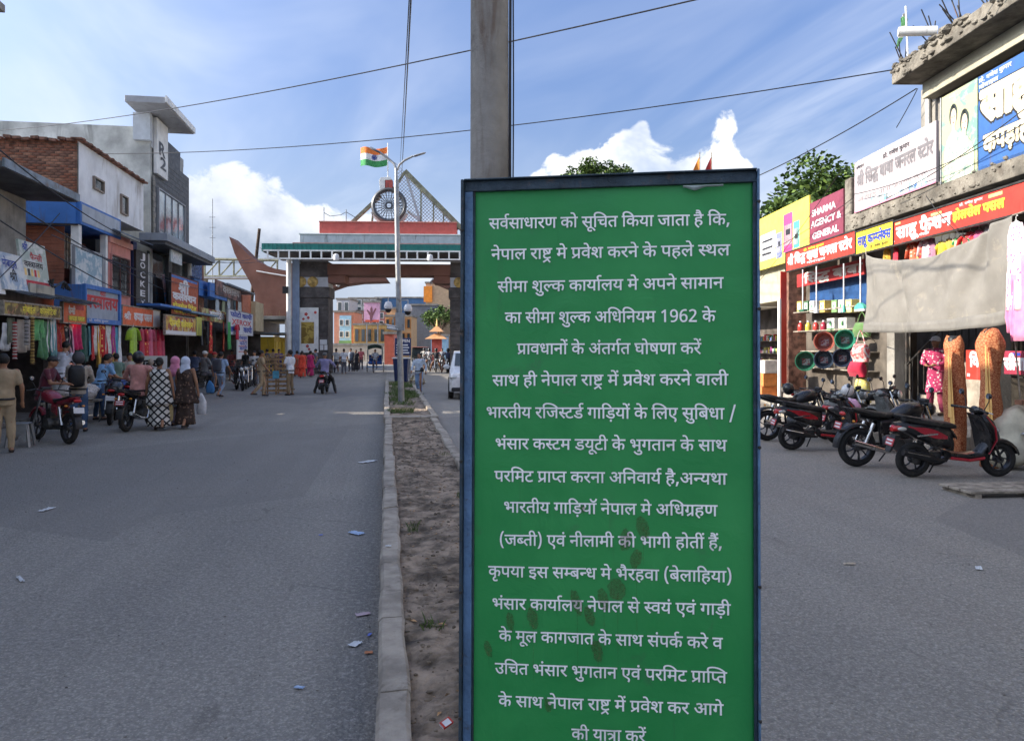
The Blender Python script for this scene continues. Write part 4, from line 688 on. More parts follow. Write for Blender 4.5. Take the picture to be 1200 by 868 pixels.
# litter, each scrap a crumpled sheet where it lies
def scrap(px, py, w, d, m, label, z=.004, cat='litter', name='paper_scrap'):
    p = G(px, py, z); a = rg.uniform(0, 3)
    o = MB().sheet(lambda u, v: ((u-.5)*w, (v-.5)*d, .006+.022*abs(noise.noise((u*3+px, v*3, 0)))*min(1, w*8)), 6, 6, .0012).build(name, m, None, smooth=True)
    o.location = (p.x, p.y, z); o.rotation_euler.z = a; tag(o, label, cat)
MP = [fab(.62, .64, .66), fab(.35, .48, .70), fab(.50, .38, .42), fab(.12, .18, .60), fab(.55, .20, .08)]
for a in ((431, 541, .34, .13, MP[0], 'longest torn white paper strip along the left side of the kerb'),
          (418, 625, .16, .09, MP[1], 'pale blue paper scrap lying midway along the kerb'),
          (425, 720, .10, .05, MP[2], 'mauve crumpled wrapper on the road beside the kerb'),
          (416, 755, .08, .06, MP[0], 'small white crumpled paper between the mauve and orange wrappers'),
          (433, 744, .05, .02, MP[3], 'tiny dark blue wrapper close against the kerb'),
          (432, 765, .05, .035, MP[4], 'tiny orange wrapper close against the kerb'),
          (351, 806, .055, .03, MP[1], 'blue paper flake on open asphalt nearest the camera'),
          (55, 597, .22, .07, MP[0], 'white paper scrap on the asphalt in front of the red motorcycle'),
          (24, 679, .18, .03, MP[0], 'thin pale strip of litter at the left edge of the road'),
          (376, 627, .04, .03, MP[3], 'single bright blue speck of plastic on the open left carriageway'),
          (1147, 666, .10, .05, MP[0], 'small white paper scrap on the right carriageway below the planks'),
          (995, 661, .10, .03, fab(.5, .42, .33), 'tan paper sliver on the right carriageway beside the notice board'),
          (455, 640, .05, .03, MP[0], 'white flake of paper caught on the top of the kerb')):
    scrap(*a, z=.004 if a[0] != 455 else .16)
# matchbox
p = G(523, 853, .13); mt = thing('matchbox', 'red and white printed matchbox lying on the median soil by the board', 'matchbox', (p.x, p.y, .155), .6)
MB().box(-.028, .028, -.018, .018, -.007, .007).build('sleeve', M_red, mt, bev=.001)
MB().box(-.018, .018, -.019, .012, .0072, .008).build('printed_face', M_lwhite, mt)
MB().box(-.029, -.025, -.016, .016, -.005, .005).build('tray', M_lwhite, mt); mt.rotation_euler = (.35, -.25, .7)

# ============================================================ the notice board
BR = thing('notice_board', 'tall green customs notice board with white Hindi text in a blue steel frame', 'notice board', (-.181, 2.657, 0), atan2(-.17, .984))
BR.rotation_euler[0] = -.0175
bpy.context.view_layer.update(); BMi = BR.matrix_world.inverted()
BW, BZ0, BZ1 = .9986, .40, 2.478
def board_xy(px, py):
    o = BMi @ Vector((0, 0, CAMH)); d = BMi.to_3x3() @ Vector(((px-CX)/F, 1, (HZ-py)/F)); t = -o.y/d.y; q = o + d*t
    return q.x, q.z
def vinyl():
    m = mat('green_vinyl', (.022, .20, .085), .42, 0, .05, 2.2, 0, dirt=0); t = NT(m.node_tree); b = [n for n in t.n if n.type == 'BSDF_PRINCIPLED'][0]
    tc = t.node('ShaderNodeTexCoord'); v = tc.outputs['Object']
    n = t.noise(v, 2.2, 5, .6, .5); c = t.mix(t.ramp(n, .3, .7), (.018, .25, .064), (.032, .30, .080))
    sp = t.node('ShaderNodeSeparateXYZ'); t.l.new(v, sp.inputs[0])
    c = t.mix(t.ramp(t.noise(v, 7, 7, .7, .7), .60, .72, 0, .30), c, (.06, .10, .07))     # dust
    c = t.mix(t.ramp(t.noise(v, 28, 3, .6), .74, .78, 0, .6), c, (.03, .06, .04))         # specks
    mp = t.node('ShaderNodeMapping'); mp.inputs['Scale'].default_value = (1, 1, .08); t.l.new(v, mp.inputs[0])
    c = t.mix(t.ramp(t.noise(mp.outputs[0], 16, 5, .65), .60, .74, 0, .22), c, (.05, .075, .05))
    t.l.new(c, b.inputs['Base Color'])
    # woven backing shows as a fine grid, plus long creases
    w = t.node('ShaderNodeTexWave'); w.inputs['Scale'].default_value = 95; w.bands_direction = 'X'; w2 = t.node('ShaderNodeTexWave'); w2.inputs['Scale'].default_value = 95; w2.bands_direction = 'Z'
    t.l.new(v, w.inputs[0]); t.l.new(v, w2.inputs[0])
    h = t.math('ADD', t.math('MULTIPLY', t.math('ADD', w.outputs['Fac'], w2.outputs['Fac']), .03), t.math('MULTIPLY', t.noise(v, 5, 6, .62, 1.2), 1.0))
    bp = t.node('ShaderNodeBump'); bp.inputs['Strength'].default_value = .5; bp.inputs['Distance'].default_value = .008; t.l.new(h, bp.inputs['Height']); t.l.new(bp.outputs[0], b.inputs['Normal'])
    return m
def pfn(u, v):
    x = .016+(BW-.028)*u; z = BZ0+.02+(BZ1-BZ0-.045)*v
    e = min(u, 1-u, v*2, (1-v)*2); k = min(1, e*12)
    return (x, .006+k*(.0025*noise.noise((x*6, z*4, 1))+.0012*noise.noise((x*17, z*17, 4))), z)
MB().sheet(pfn, 70, 140, .001).build('vinyl_sheet', vinyl(), BR, smooth='all')
MB().box(.012, BW-.012, .012, .020, BZ0+.01, BZ1-.01).build('backing_plate', M_steel, BR)
M_frame = mat('blue_frame_paint', (.10, .19, .33), .5, .1, .12, 9, .5, 60, dirt=.38, dcol=(.05, .05, .055), dsc=5)
M_frame_d = mat('dark_frame_paint', (.035, .06, .085), .55, .1, .2, 9, .5, 60, dirt=.3, dcol=(.16, .10, .07), dsc=5)
def angle_bar(x0, x1, z0, z1, m, nm='frame_rail', d=.022):
    MB().box(x0, x1, -d, .034, z0, z1).build(nm, m, BR, bev=.0025)
angle_bar(0, .010, BZ0, BZ1, M_frame_d, d=.030)
angle_bar(.0105, .040, BZ0, BZ1-.0405, M_frame, d=.012)
angle_bar(.041, .046, BZ0, BZ1-.0405, M_frame_d, d=.006)
angle_bar(BW-.017, BW-.006, BZ0, BZ1-.0405, M_frame_d, d=.010)
angle_bar(BW-.0055, BW+.002, BZ0, BZ1, M_frame, d=.026)
angle_bar(.0105, BW-.006, BZ1-.040, BZ1-.004, M_frame_d, d=.012)
angle_bar(.0105, BW-.006, BZ1-.0035, BZ1+.002, M_frame_d, d=.028)
angle_bar(.041, BW-.018, BZ0, BZ0+.03, M_frame_d, d=.01)
for x in (.02, BW-.03): MB().box(x-.018, x+.018, -.005, .03, -.1, BZ0-.001).build('leg', M_frame, BR, bev=.002)
for z in (.62, 1.05, 1.5, 1.95, 2.3):
    for x in (.005, BW-.001): MB().lathe([(.004, -.034 if x < .1 else -.030), (.006, -.031 if x < .1 else -.027), (.006, -.02)], (x, 0, z+(.07 if x > .1 else 0)), 8, 'y').build('rivet', M_iron, BR, smooth=True)
# torn flap of vinyl on the top rail
x0, z0 = board_xy(800, 222)
MB().sheet(lambda u, v: (x0+u*.13, -.014-.006*sin(v*3), z0+.003+.006*v-.012*(1-v)*max(0, 1-abs(u-.3)*4)), 14, 4, .001).build('torn_flap', fab(.25, .30, .30), BR)
LINES = [("सर्वसाधारण को सूचित किया जाता है कि,",573,856,256.3,250.7),("नेपाल राष्ट्र मे प्रवेश करने के पहले स्थल",575.6,855.3,292.4,286.5),
("सीमा शुल्क कार्यालय मे अपने सामान",583,847.6,330.3,325),("का सीमा शुल्क अधिनियम 1962 के",591.7,838.4,366.4,364.2),("प्रावधानों के अंतर्गत घोषणा करें",605.9,821.4,402.8,402),
("साथ ही नेपाल राष्ट्र में प्रवेश करने वाली",576.9,853.2,439.9,438.3),("भारतीय रजिस्टर्ड गाड़ियों के लिए सुबिधा /",569.5,863,477.2,478.4),("भंसार कस्टम डयूटी के भुगतान के साथ",580,851.6,513.9,515.7),
("परमिट प्राप्त करना अनिवार्य है,अन्यथा",579.3,851.6,551.8,554.9),("भारतीय गाड़ियॉ नेपाल मे अधिग्रहण",590,840.5,587.9,591.9),("(जब्ती) एवं नीलामी की भागी होतीं हैं,",584.6,847,626.4,629.8),
("कृपया इस सम्बन्ध मे भैरहवा (बेलाहिया)",572.2,858.4,663.1,669.3),("भंसार कार्यालय नेपाल से स्वयं एवं गाड़ी",576.3,856,701,707.8),("के मूल कागजात के साथ संपर्क करे व",584.6,846.7,738.7,747.3),
("उचित भंसार भुगतान एवं परमिट प्राप्ति",580,851.6,776.6,787.4),("के साथ नेपाल राष्ट्र में प्रवेश कर आगे",584,847.6,814.8,825),("की यात्रा करें",669.7,756.6,853.7,856.8)]
M_vw = mat('white_vinyl_letters', (.93, .94, .94), .45, 0, .06, 8, 0, dirt=.1, dcol=(.3, .34, .32))
HK = .0355
for txt, xa, xb, ya, yb in LINES:
    x0, za = board_xy(xa, ya); x1, zb = board_xy(xb, yb)
    letter(BR, txt, x0, x1, za-HK, HK, M_vw, y=.0018, bold=12, skew=(zb-za)/(x1-x0), name='text_line')
# betel spit stains with thin runs
def stain_mat():
    m = bpy.data.materials.new('betel_stain'); m.use_nodes = True; t = NT(m.node_tree); m.node_tree.nodes.clear()
    out = t.node('ShaderNodeOutputMaterial'); mx = t.node('ShaderNodeMixShader'); tr = t.node('ShaderNodeBsdfTransparent'); b = t.node('ShaderNodeBsdfPrincipled')
    b.inputs['Base Color'].default_value = (.10, .045, .02, 1); b.inputs['Roughness'].default_value = .7
    v = t.node('ShaderNodeTexCoord').outputs['Object']; t.l.new(t.ramp(t.noise(v, 130, 4, .7), .35, .7, .15, .5), mx.inputs[0])
    t.l.new(tr.outputs[0], mx.inputs[1]); t.l.new(b.outputs[0], mx.inputs[2]); t.l.new(mx.outputs[0], out.inputs[0]); return m
M_st = stain_mat()
for (px, py, w, h, an, run) in ((753, 618, 15, 26, 20, 30), (733, 632, 13, 26, -8, 0), (745, 655, 13, 24, -15, 70), (676, 706, 12, 30, 18, 60), (691, 722, 11, 24, 20, 0), (707, 702, 12, 26, 15, 45), (723, 690, 21, 25, 5, 75), (624, 724, 13, 26, 14, 60), (598, 728, 9, 22, 8, 35), (572, 760, 9, 20, 18, 12), (700, 762, 12, 26, 10, 20), (642, 826, 8, 16, 10, 0), (683, 596, 7, 8, 0, 6)):
    x, z = board_xy(px, py); k = 2.6/900; pts = []
    for i in range(22):
        a = 2*pi*i/22; q = 1+.25*noise.noise((cos(a)*2+px, sin(a)*2, 0)); X = w/2*cos(a)*q; Z = h/2*sin(a)*q; t_ = RAD(an)
        pts.append((x+(X*cos(t_)+Z*sin(-t_)*-1*-1)*k, z+(Z*cos(t_)+X*sin(t_))*k))
    m_ = MB().add([(p[0], .0004, p[1]) for p in pts], [tuple(range(22))])
    if run: m_.add([(x-.0008+.002, .0003, z-h*.3*k), (x+.0008+.002, .0003, z-h*.3*k), (x+.0045, .0003, z-(h*.5+run)*k), (x+.0035, .0003, z-(h*.5+run)*k)], [(0, 1, 2, 3)])
    m_.build('stain', M_st, BR)

# ============================================================ utility pole behind the board
M_pole = mat('pole_metal', (.25, .235, .215), .7, .15, .2, 3, .35, 25, dirt=.6, dcol=(.14, .10, .075), dsc=3, streak=True)
up = thing('utility_pole', 'thick weathered grey utility pole standing right behind the notice board', 'utility pole', (-.092, 3.15, 0), 0)
rs = [(.082, -.2), (.081, 1.5), (.078, 3.0), (.076, 4.5), (.070, 9.2)]
MB().lathe(rs, n=32).build('pole', M_pole, up, smooth=True)
for z in (3.35, 4.2): MB().lathe([(.081, z), (.0835, z+.003), (.0835, z+.018), (.081, z+.021)], n=32, cap=False).build('steel_band', M_steel, up, smooth=True)
MB().path([(.088+.004*sin(z*1.7), -.012, z) for z in [x*.3 for x in range(0, 31)]], .0055, 6).build('service_cable', M_black, up, smooth=True)
MB().path([(.094+.004*sin(z*2.3+1), .004, z) for z in [x*.3 for x in range(0, 31)]], .003, 6).build('thin_cable', M_black, up, smooth=True)
MB().box(-.8, .8, -.04, .04, 8.6, 8.68).build('cross_arm', M_steel, up)

# ============================================================ street lamp on the median
b0 = G(470.5, 473, .1)
lp = thing('street_lamp', 'tall grey double armed street lamp standing on the median', 'street lamp', (b0.x, b0.y, .05), 0)
def LPt(px, py): q = Wp(px, py, b0.y) - Vector((b0.x, b0.y, .05)); return (q.x, 0, q.z)
MB().path([(0, 0, 0), LPt(468.5, 400), LPt(466, 300), LPt(464.5, 212)], [.10, .088, .080, .072], 14).build('pole', M_steel, lp, smooth=True)
MB().path([LPt(464.5, 212), LPt(464.3, 204), LPt(464, 197)], [.05, .045, .045], 10).build('collar', M_steel, lp, smooth=True)
MB().path([LPt(464, 199), LPt(462, 192), LPt(455, 186), LPt(444, 178), LPt(434, 173)], [.04, .038, .036, .034, .032], 8).build('arm', M_steel, lp, smooth=True)
MB().path([LPt(465, 199), LPt(468, 193), LPt(474, 188), LPt(484, 183)], [.04, .038, .036, .034], 8).build('arm', M_steel, lp, smooth=True)
for a, b in (((446, 179), (433, 173)), ((484, 183.5), (499, 179))):
    A, B = Vector(LPt(*a)), Vector(LPt(*b)); MB().path([A, A.lerp(B, .15), A.lerp(B, .85), B], [.03, .075, .065, .03], 10, flat=.45).build('lamp_head', M_steel, lp, smooth=True)
MB().box(-.16, .16, -.16, .16, 0, .06).build('base_plate', M_conc, lp, bev=.01)
def cctv(px, py, dx, label, kind='dome'):
    q = Wp(px, py, b0.y-.12); t = thing('security_camera', label, 'camera', (q.x, q.y, q.z))
    if kind == 'dome':
        MB().lathe([(.01, .18), (.09, .16), (.13, .06), (.13, -.02), (.11, -.05)], n=18).build('housing', M_lwhite, t, smooth=True); MB().ell((0, 0, -.06), (.10, .10, .11)).build('dome', M_black, t, smooth=True)
    else:
        MB().path([(-.18, 0, .02), (.16, -.05, -.04)], .075, 12, flat=.9).build('housing', M_lwhite, t, smooth=True); MB().path([(-.2, 0, .09), (.2, -.06, .02)], .085, 4, flat=.2).build('sun_shield', M_lwhite, t)
    e = LPt(467, py-6); MB().path([(0, 0, .15), (0, .02, .3), (b0.x+e[0]-q.x, .12, .3)], .022, 8).build('bracket', M_steel, t, smooth=True)
cctv(455, 360, 0, 'white dome camera hanging left of the street lamp pole', 'dome'); cctv(478, 363, 0, 'large round white camera with dark dome right of the lamp pole', 'dome')
cctv(461, 384, 0, 'white bullet camera low on the left side of the lamp pole', 'bullet')
t = thing('junction_box', 'grey metal junction box strapped to the street lamp pole', 'junction box', (b0.x, b0.y-.11, 0)); zb = Wp(467, 380, b0.y).z
MB().box(-.16, .12, -.12, .0, zb-.2, zb+.35).build('housing', M_grey, t, bev=.01); MB().box(-.14, .10, -.128, -.121, zb-.17, zb+.32).build('door', M_steel, t)

# dark blue notice board and bin further along the median
b1 = G(470, 447, .1)
t = thing('median_sign', 'small navy sign board with rows of white lettering on the median', 'sign', (b1.x, b1.y+.6, 0), 0)
k = b1.y/900
zt, zb = CAMH+(405-396)*(b1.y+.6)/900, CAMH+(405-416.5)*(b1.y+.6)/900
MB().box(-.40, .42, -.03, .03, zb, zt).build('panel', M_navy, t, bev=.01)
for x in (-.34, .36): MB().box(x-.03, x+.03, .031, .08, 0, zt-.05).build('post', M_steel, t)
for i, s_ in enumerate(('OPEN', 'XXXXXX', 'XXXXX')):
    if i == 0: letter(t, s_, -.20, .36, zt-.22, .15, M_lwhite, -.034, 20)
for i in range(1, 5): MB().box(-.33, .33-.06*(i % 2), -.034, -.031, zt-.26-.13*i, zt-.20-.13*i).build('text_bar', M_lwhite, t)
t = thing('litter_bin', 'dark blue plastic litter bin standing at the far end of the median', 'bin', (b1.x+.02, b1.y, .1), 0)
MB().rings([[(-.30, -.3, 0), (.30, -.3, 0), (.30, .3, 0), (-.30, .3, 0)], [(-.38, -.38, 1.15), (.38, -.38, 1.15), (.38, .38, 1.15), (-.38, .38, 1.15)]]).build('body', M_navy, t, bev=.02)
MB().box(-.42, .42, -.42, .42, 1.151, 1.21).build('rim', M_white, t, bev=.015)
for x in (-.2, 0, .2): MB().box(x-.02, x+.02, -.385, -.33, .1, 1.0).build('rib', M_navy, t)
t = MB().ell((0, 0, .16), (.30, .25, .22)).ell((.22, .05, .12), (.2, .2, .16)).build('rubbish_heap', pattern_mat('mixed_rubbish', (.5, .45, .4), (.15, .12, .08), 9, 'print', c2=(.5, .45, .1)), None, smooth=True, crumple=.09, cs=9)
p = G(487, 450, .1); t.location = (p.x, p.y, .1); tag(t, 'low heap of mixed rubbish bags beside the dark blue bin', 'rubbish')

# ============================================================ row helpers
class Row:
    """a building: thing at its near corner on the row line; parts given in row coordinates (s, d, z)"""
    def __init__(s, side, name, label, s0, cat='building', group=None):
        s.side = side; P = LP if side == 'L' else RP
        s.root = thing(name, label, cat, P(s0), TL if side == 'L' else TR, group); s.T = Matrix.Translation((-s0, 0, 0))
    def mb(s): return MB(s.T)
    def box(s, nm, m, x0, x1, y0, y1, z0, z1, bev=0.0, parent=None):
        o = s.mb().box(x0, x1, y0, y1, z0, z1).build(nm, m, parent or s.root, bev=bev); return o
def at(side, s, d, z=0.0): return (LP if side == 'L' else RP)(s, d, z)
def PX(side, px, py, d):
    return (sL(px, d), zL(px, py, d)) if side == 'L' else (uR(px, d), zR(px, py, d))
def sign(side, px0, px1, yt, yb, d, m, label, texts=(), th=.06, frame=None, name='shop_sign', group=None, extra=(), lean=0.0):
    s0, zt = PX(side, px0, yt, d); _, zb = PX(side, px0, yb, d); s1, _ = PX(side, px1, yt, d)
    t = thing(name, label, 'sign', at(side, s0, d, zb), TL if side == 'L' else TR, group)
    if lean: t.rotation_euler = (lean, 0, TL if side == 'L' else TR)
    w = s1-s0; h = zt-zb
    MB().box(0, w, 0, th, 0, h).build('panel', m, t, bev=.004)
    if frame is not None:
        e = .035
        for a in ((-e, 0, 0, h), (w, w+e, 0, h)): MB().box(a[0], a[1], -.02, th+.01, a[2], a[3]).build('frame', frame, t)
        for a in ((-e, w+e, h, h+e), (-e, w+e, -e, 0)): MB().box(a[0], a[1], -.021, th+.011, a[2], a[3]).build('frame', frame, t)
    for tx in texts:
        txt, u0, u1, v0, hh, mm = tx[:6]; bold = tx[6] if len(tx) > 6 else 18
        letter(t, txt, u0*w, u1*w, v0*h, hh*h, mm, -.006, bold)
    for (u0, u1, v0, v1, mm) in extra:
        extra_y = -.003
        MB().box(u0*w, u1*w, extra_y, -.0005, v0*h, v1*h).build('printed_area', mm, t)
    return t
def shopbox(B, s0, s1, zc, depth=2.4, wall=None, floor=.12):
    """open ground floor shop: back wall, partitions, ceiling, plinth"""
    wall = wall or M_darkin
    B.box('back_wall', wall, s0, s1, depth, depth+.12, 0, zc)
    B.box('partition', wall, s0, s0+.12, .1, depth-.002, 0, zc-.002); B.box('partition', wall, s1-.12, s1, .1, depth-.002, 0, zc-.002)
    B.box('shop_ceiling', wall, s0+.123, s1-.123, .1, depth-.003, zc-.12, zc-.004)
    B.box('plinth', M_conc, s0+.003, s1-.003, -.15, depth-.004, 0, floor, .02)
rs_ = random.Random(21)
PAL = [(.45,.02,.03), (.62,.06,.12), (.70,.12,.30), (.05,.18,.08), (.75,.55,.08), (.08,.20,.42), (.65,.62,.58), (.30,.04,.20), (.70,.25,.05), (.08,.30,.32), (.32,.03,.05), (.55,.50,.15), (.12,.08,.20), (.75,.35,.40)]
def shelf_stock(B, s0, s1, d, zs, rng, hmax=.26):
    for z in zs:
        B.box('shelf', M_oldwood, s0, s1, d-.3, d, z-.025, z, parent=None)
    groups = {}
    for z in zs:
        s = s0+.03
        while s < s1-.1:
            w = rng.uniform(.07, .22); h = rng.uniform(.10, hmax); c = rng.choice(PAL); groups.setdefault(c, B.mb()).box(s, s+w*.92, d-.26, d-.04, z+.001, z+h); s += w
    for c, mb in groups.items(): tag(mb.build('shelf_goods', fab(*c), B.root), kind='stuff')
# ---- hanging clothes
def cloth_sheet(w, h, rng, th=.006, fold=.05, nf=None, taper=0.0):
    nf = nf or max(1.5, w*5); ph = rng.uniform(0, 6)
    def fn(u, v):
        k = 1-taper*(1-v)*0+taper*(1-v); x = (u-.5)*w*k + .02*sin(v*5+ph)
        return (x, fold*(.3+.7*(1-v))*sin(u*nf*2*pi+ph+1.3*sin(v*2)) + .03*noise.noise((x*7, v*4, ph)), -h*(1-v)+.03*sin(u*5+ph)*(1-v))
    return MB().sheet(fn, int(max(8, nf*6)), 8, th)
def hang_cloth(side, s, d, z, w, h, m, label, group, rng=rs_, name='hanging_cloth', taper=.25, cat='cloth'):
    t = cloth_sheet(w, h, rng, taper=taper).build(name, m, None, smooth='all')
    t.location = at(side, s, d, z); t.rotation_euler.z = (TL if side == 'L' else TR)+rng.uniform(-.25, .25)
    return tag(t, label, cat, group)
def garment_mesh(w, h, rng, sleeves=True, flare=.15):
    mb = MB(); rs = []
    for i in range(9):
        v = i/8; z = -h*v; ww = w*(.5 if i == 0 else .62+flare*v) if i else w*.42
        tt = .035+.03*v; ph = 1.7*v
        rs.append([(ww*.5*cos(a)*(1+.05*sin(a*5+ph)), tt*sin(a)*(1+.35*sin(a*6+ph)), z+(.02 if i == 0 and abs(cos(a)) < .5 else 0)) for a in [2*pi*k/24 for k in range(24)]])
    mb.rings(rs)
    if sleeves:
        for sgn in (-1, 1): mb.path([(sgn*w*.22, 0, -.03), (sgn*w*.40, 0, -h*.12), (sgn*w*.52, 0, -h*.36)], [h*.075, h*.085, h*.095], 10, flat=.4)
    return mb
def hang_garment(side, s, d, z, w, h, m, label, group, rng=rs_, sleeves=True, rot=0.0, name='hanging_garment'):
    t = thing(name, label, 'garment', at(side, s, d, z), (TL if side == 'L' else TR)+rot, group)
    garment_mesh(w, h, rng, sleeves).build('fabric', m, t, smooth='all')
    MB().path([(-w*.22, 0, -.03), (0, 0, .05), (w*.22, 0, -.03)], .007, 5).path([(0, 0, .05), (0, 0, .10), (.02, 0, .13), (.04, 0, .11)], .005, 5).build('hanger', M_white, t)
    return t
def window(B, s0, s1, d, z0, z1, frame=M_white, glass=M_glass, nx=2, nz=1, grille=False, th=.05, shut=False):
    f = B.mb(); e = .05
    f.box(s0, s0+e, d-.06, d+th, z0, z1).box(s1-e, s1, d-.06, d+th, z0, z1).box(s0+e, s1-e, d-.058, d+th, z0, z0+e).box(s0+e, s1-e, d-.058, d+th, z1-e, z1)
    w = f.build('window', frame, B.root)
    for i in range(nx):
        a = s0+e+(s1-s0-2*e)*i/nx; b = s0+e+(s1-s0-2*e)*(i+1)/nx
        B.mb().box(a+.012, b-.012, d-.005, d+.012, z0+e+.002, z1-e-.002).build('pane', glass, w)
        if i: B.mb().box(a-.011, a+.011, d-.04, d+.02, z0+e, z1-e).build('mullion', frame, w)
    if grille:
        g = B.mb()
        n = int((s1-s0)/.11)
        for i in range(1, n): x = s0+(s1-s0)*i/n; g.box(x-.008, x+.008, d-.09, d-.075, z0+.02, z1-.02)
        for k in range(1, 5): z = z0+(z1-z0)*k/5; g.box(s0+.01, s1-.01, d-.074, d-.062, z-.008, z+.008)
        g.build('grille', M_iron, w)
    return w
# brickwork of real bricks on a wall face
def brick_wall(parent, T, x0, x1, z0, z1, face, axis, m, name='brick', rng=None, cap=300):
    """axis 'd': wall spans d (x0..x1) at s = face, looking towards the camera; axis 's': spans s at d = face"""
    rng = rng or random.Random(4); L, Hh = .24, .078; row = 0; z = z0; n = 0; objs = []; vs_ = MB(T)
    base = {}
    while z < z1:
        x = x0 - (row % 2)*L*.5
        while x < x1:
            a, b = max(x, x0), min(x+L-.012, x1); p = rng.uniform(.004, .022)
            if b-a > .03:
                if n < cap:
                    key = (round(b-a, 2), int(p*200)); 
                    if key not in base:
                        q = MB(); w = b-a
                        (q.box(-p, .05, 0, w, 0, Hh-.012) if axis == 'd' else q.box(0, w, -p, .05, 0, Hh-.012)); base[key] = q.build('brick', m[n % len(m)], parent); o = base[key]
                    else:
                        o = bpy.data.objects.new('brick', base[key].data); COL.objects.link(o); o.parent = parent
                    loc = T @ (Vector((face, a, z)) if axis == 'd' else Vector((a, face, z))); o.location = loc
                    n += 1
                else:
                    if axis == 'd': vs_.box(face-p, face+.05, a, b, z, z+Hh-.012)
                    else: vs_.box(a, b, face-p, face+.05, z, z+Hh-.012)
            x += L
        z += Hh; row += 1
    if vs_.v: tag(vs_.build('brick_courses', m[0], parent), kind='stuff')
M_br = [mat('brick_red', (.26, .105, .065), .95, 0, .35, 6, .6, 30, dirt=.4), mat('brick_brown', (.20, .10, .07), .95, 0, .35, 6, .6, 30, dirt=.4), mat('brick_pale', (.34, .17, .11), .95, 0, .3, 6, .6, 30, dirt=.3)]
M_mortar = mat('mortar', (.16, .14, .12), 1, 0, .2, 4, .5, 20)
M_whitewash = mat('whitewashed_wall', (.72, .73, .74), .9, 0, .08, 1.2, .25, 12, dirt=.42, dcol=(.26, .22, .18), dsc=.5, streak=True)
M_rail = mat('weathered_plaster_gable', (.42, .43, .41), .95, 0, .22, .8, .5, 10, dirt=.75, dcol=(.13, .13, .12), dsc=.35, streak=True)
M_pink = paint(.62, .27, .24, .3, .8)

# ============================================================ LEFT ROW
# --- unseen houses before the frame, added and sized for the street's shade
def plain_house(side, s0, s1, h, m, label, zg=2.9, depth=9, floors=2, shutter=M_dgrey):
    B = Row(side, 'shop_house', label, s0)
    B.box('upper_wall', m, s0+.02, s1-.02, 0, depth, zg, h, .02); B.box('ground_wall', m, s0+.03, s1-.03, 1.5, depth-.01, 0, zg-.003)
    B.box('roof_slab', M_conc, s0-.1, s1+.1, -.5, depth+.1, h+.002, h+.18, .02)
    n = max(1, int((s1-s0)/2.6))
    for k in range(floors-1):
        for i in range(n):
            a = s0+.5+(s1-s0-1)*i/n; window(B, a+.2, a+1.3, -.01, zg+.7+k*3, zg+1.9+k*3, grille=False)
    for i in range(n+1): x = s0+.05+(s1-s0-.4)*i/n; B.box('pillar', M_conc, x, x+.3, .02, .32, 0, zg-.006)
    for i in range(n):
        a = s0+.4+(s1-s0-.5)*i/n; b = a+(s1-s0-.5)/n-.35; q = B.mb()
        for j in range(24): q.box(a, b, .9+.012*(j % 2), .93+.012*(j % 2), .1+j*.11, .205+j*.11)
        q.build('roller_shutter', shutter, B.root)
    return B
plain_house('L', -9, -.2, 4.4, paint(.55, .48, .36, .3), 'unseen low cream shop house on the left, behind the camera', floors=1)
plain_house('L', 0, 8.6, 8.2, M_whitewash, 'unseen whitewashed shop house on the left beside the camera', floors=2)
plain_house('L', 8.8, 18.6, 9.3, paint(.42, .50, .46, .35), 'unseen pale green shop house on the left just outside the view', floors=2)

# --- A: low concrete house at the left edge
A = Row('L', 'concrete_shop_house', 'low bare concrete shop house with sloping dark eave at the left edge', 18.7)
A.box('upper_wall', M_conc, 18.72, 22.6, .75, 7, 2.95, 5.85); A.box('eave', mat('dark_concrete', (.10, .10, .105), .9, 0, .25, 1, .4, 14, dirt=.5), 18.65, 22.9, -.45, 7.2, 5.86, 6.02, .02)  # eave in one darker concrete colour than the walls
A.box('eave_edge', M_tin, 18.65, 22.9, -.50, -.452, 5.88, 6.08)
A.box('beam', M_conc, 18.72, 22.6, .05, .74, 2.96, 3.22); shopbox(A, 18.75, 22.6, 2.95)
for x in (18.8, 22.3): A.box('pillar', M_conc, x, x+.28, -.02, .2, 0, 2.94, .01)
shelf_stock(A, 19.0, 22.3, 2.35, (.5, 1.0, 1.5, 2.0), rs_)
q = A.mb()
for k in range(46):   # corrugated awning sheets, sagging
    a = 18.6+k*.095; q.add([(a, -1.05, 3.02+.03*sin(k*.5)), (a+.05, -1.05, 3.055+.03*sin(k*.5)), (a+.095, -1.05, 3.02+.03*sin(k*.5)), (a, .2, 3.30), (a+.05, .2, 3.335), (a+.095, .2, 3.30)], [(0, 1, 4, 3), (1, 2, 5, 4)])
aw = q.build('tin_awning', mat('sooty_tin', (.10, .11, .12), .6, .4, .3, 3, .2, 30, dirt=.5), A.root)
M_faded = pattern_mat('faded_sign_print', (.42, .33, .10), (.14, .10, .05), 5, 'print', c2=(.35, .18, .10))
sign('L', 1, 68, 353, 367, -.95, M_faded, 'faded yellow brown shop sign strip over the bag stall at the left edge', [("मोबाइल", .30, .52, .25, .5, M_lyel), ("कास्मेटिक", .60, .92, .25, .5, M_lyel)], frame=M_oldwood)
pr1 = pattern_mat('printed_ad_blue', (.66, .67, .66), (.34, .42, .52), 2.6, 'print', c2=(.62, .64, .62))
pr2 = pattern_mat('printed_ad_green', (.66, .66, .62), (.42, .48, .42), 3.4, 'print', c2=(.60, .58, .55))
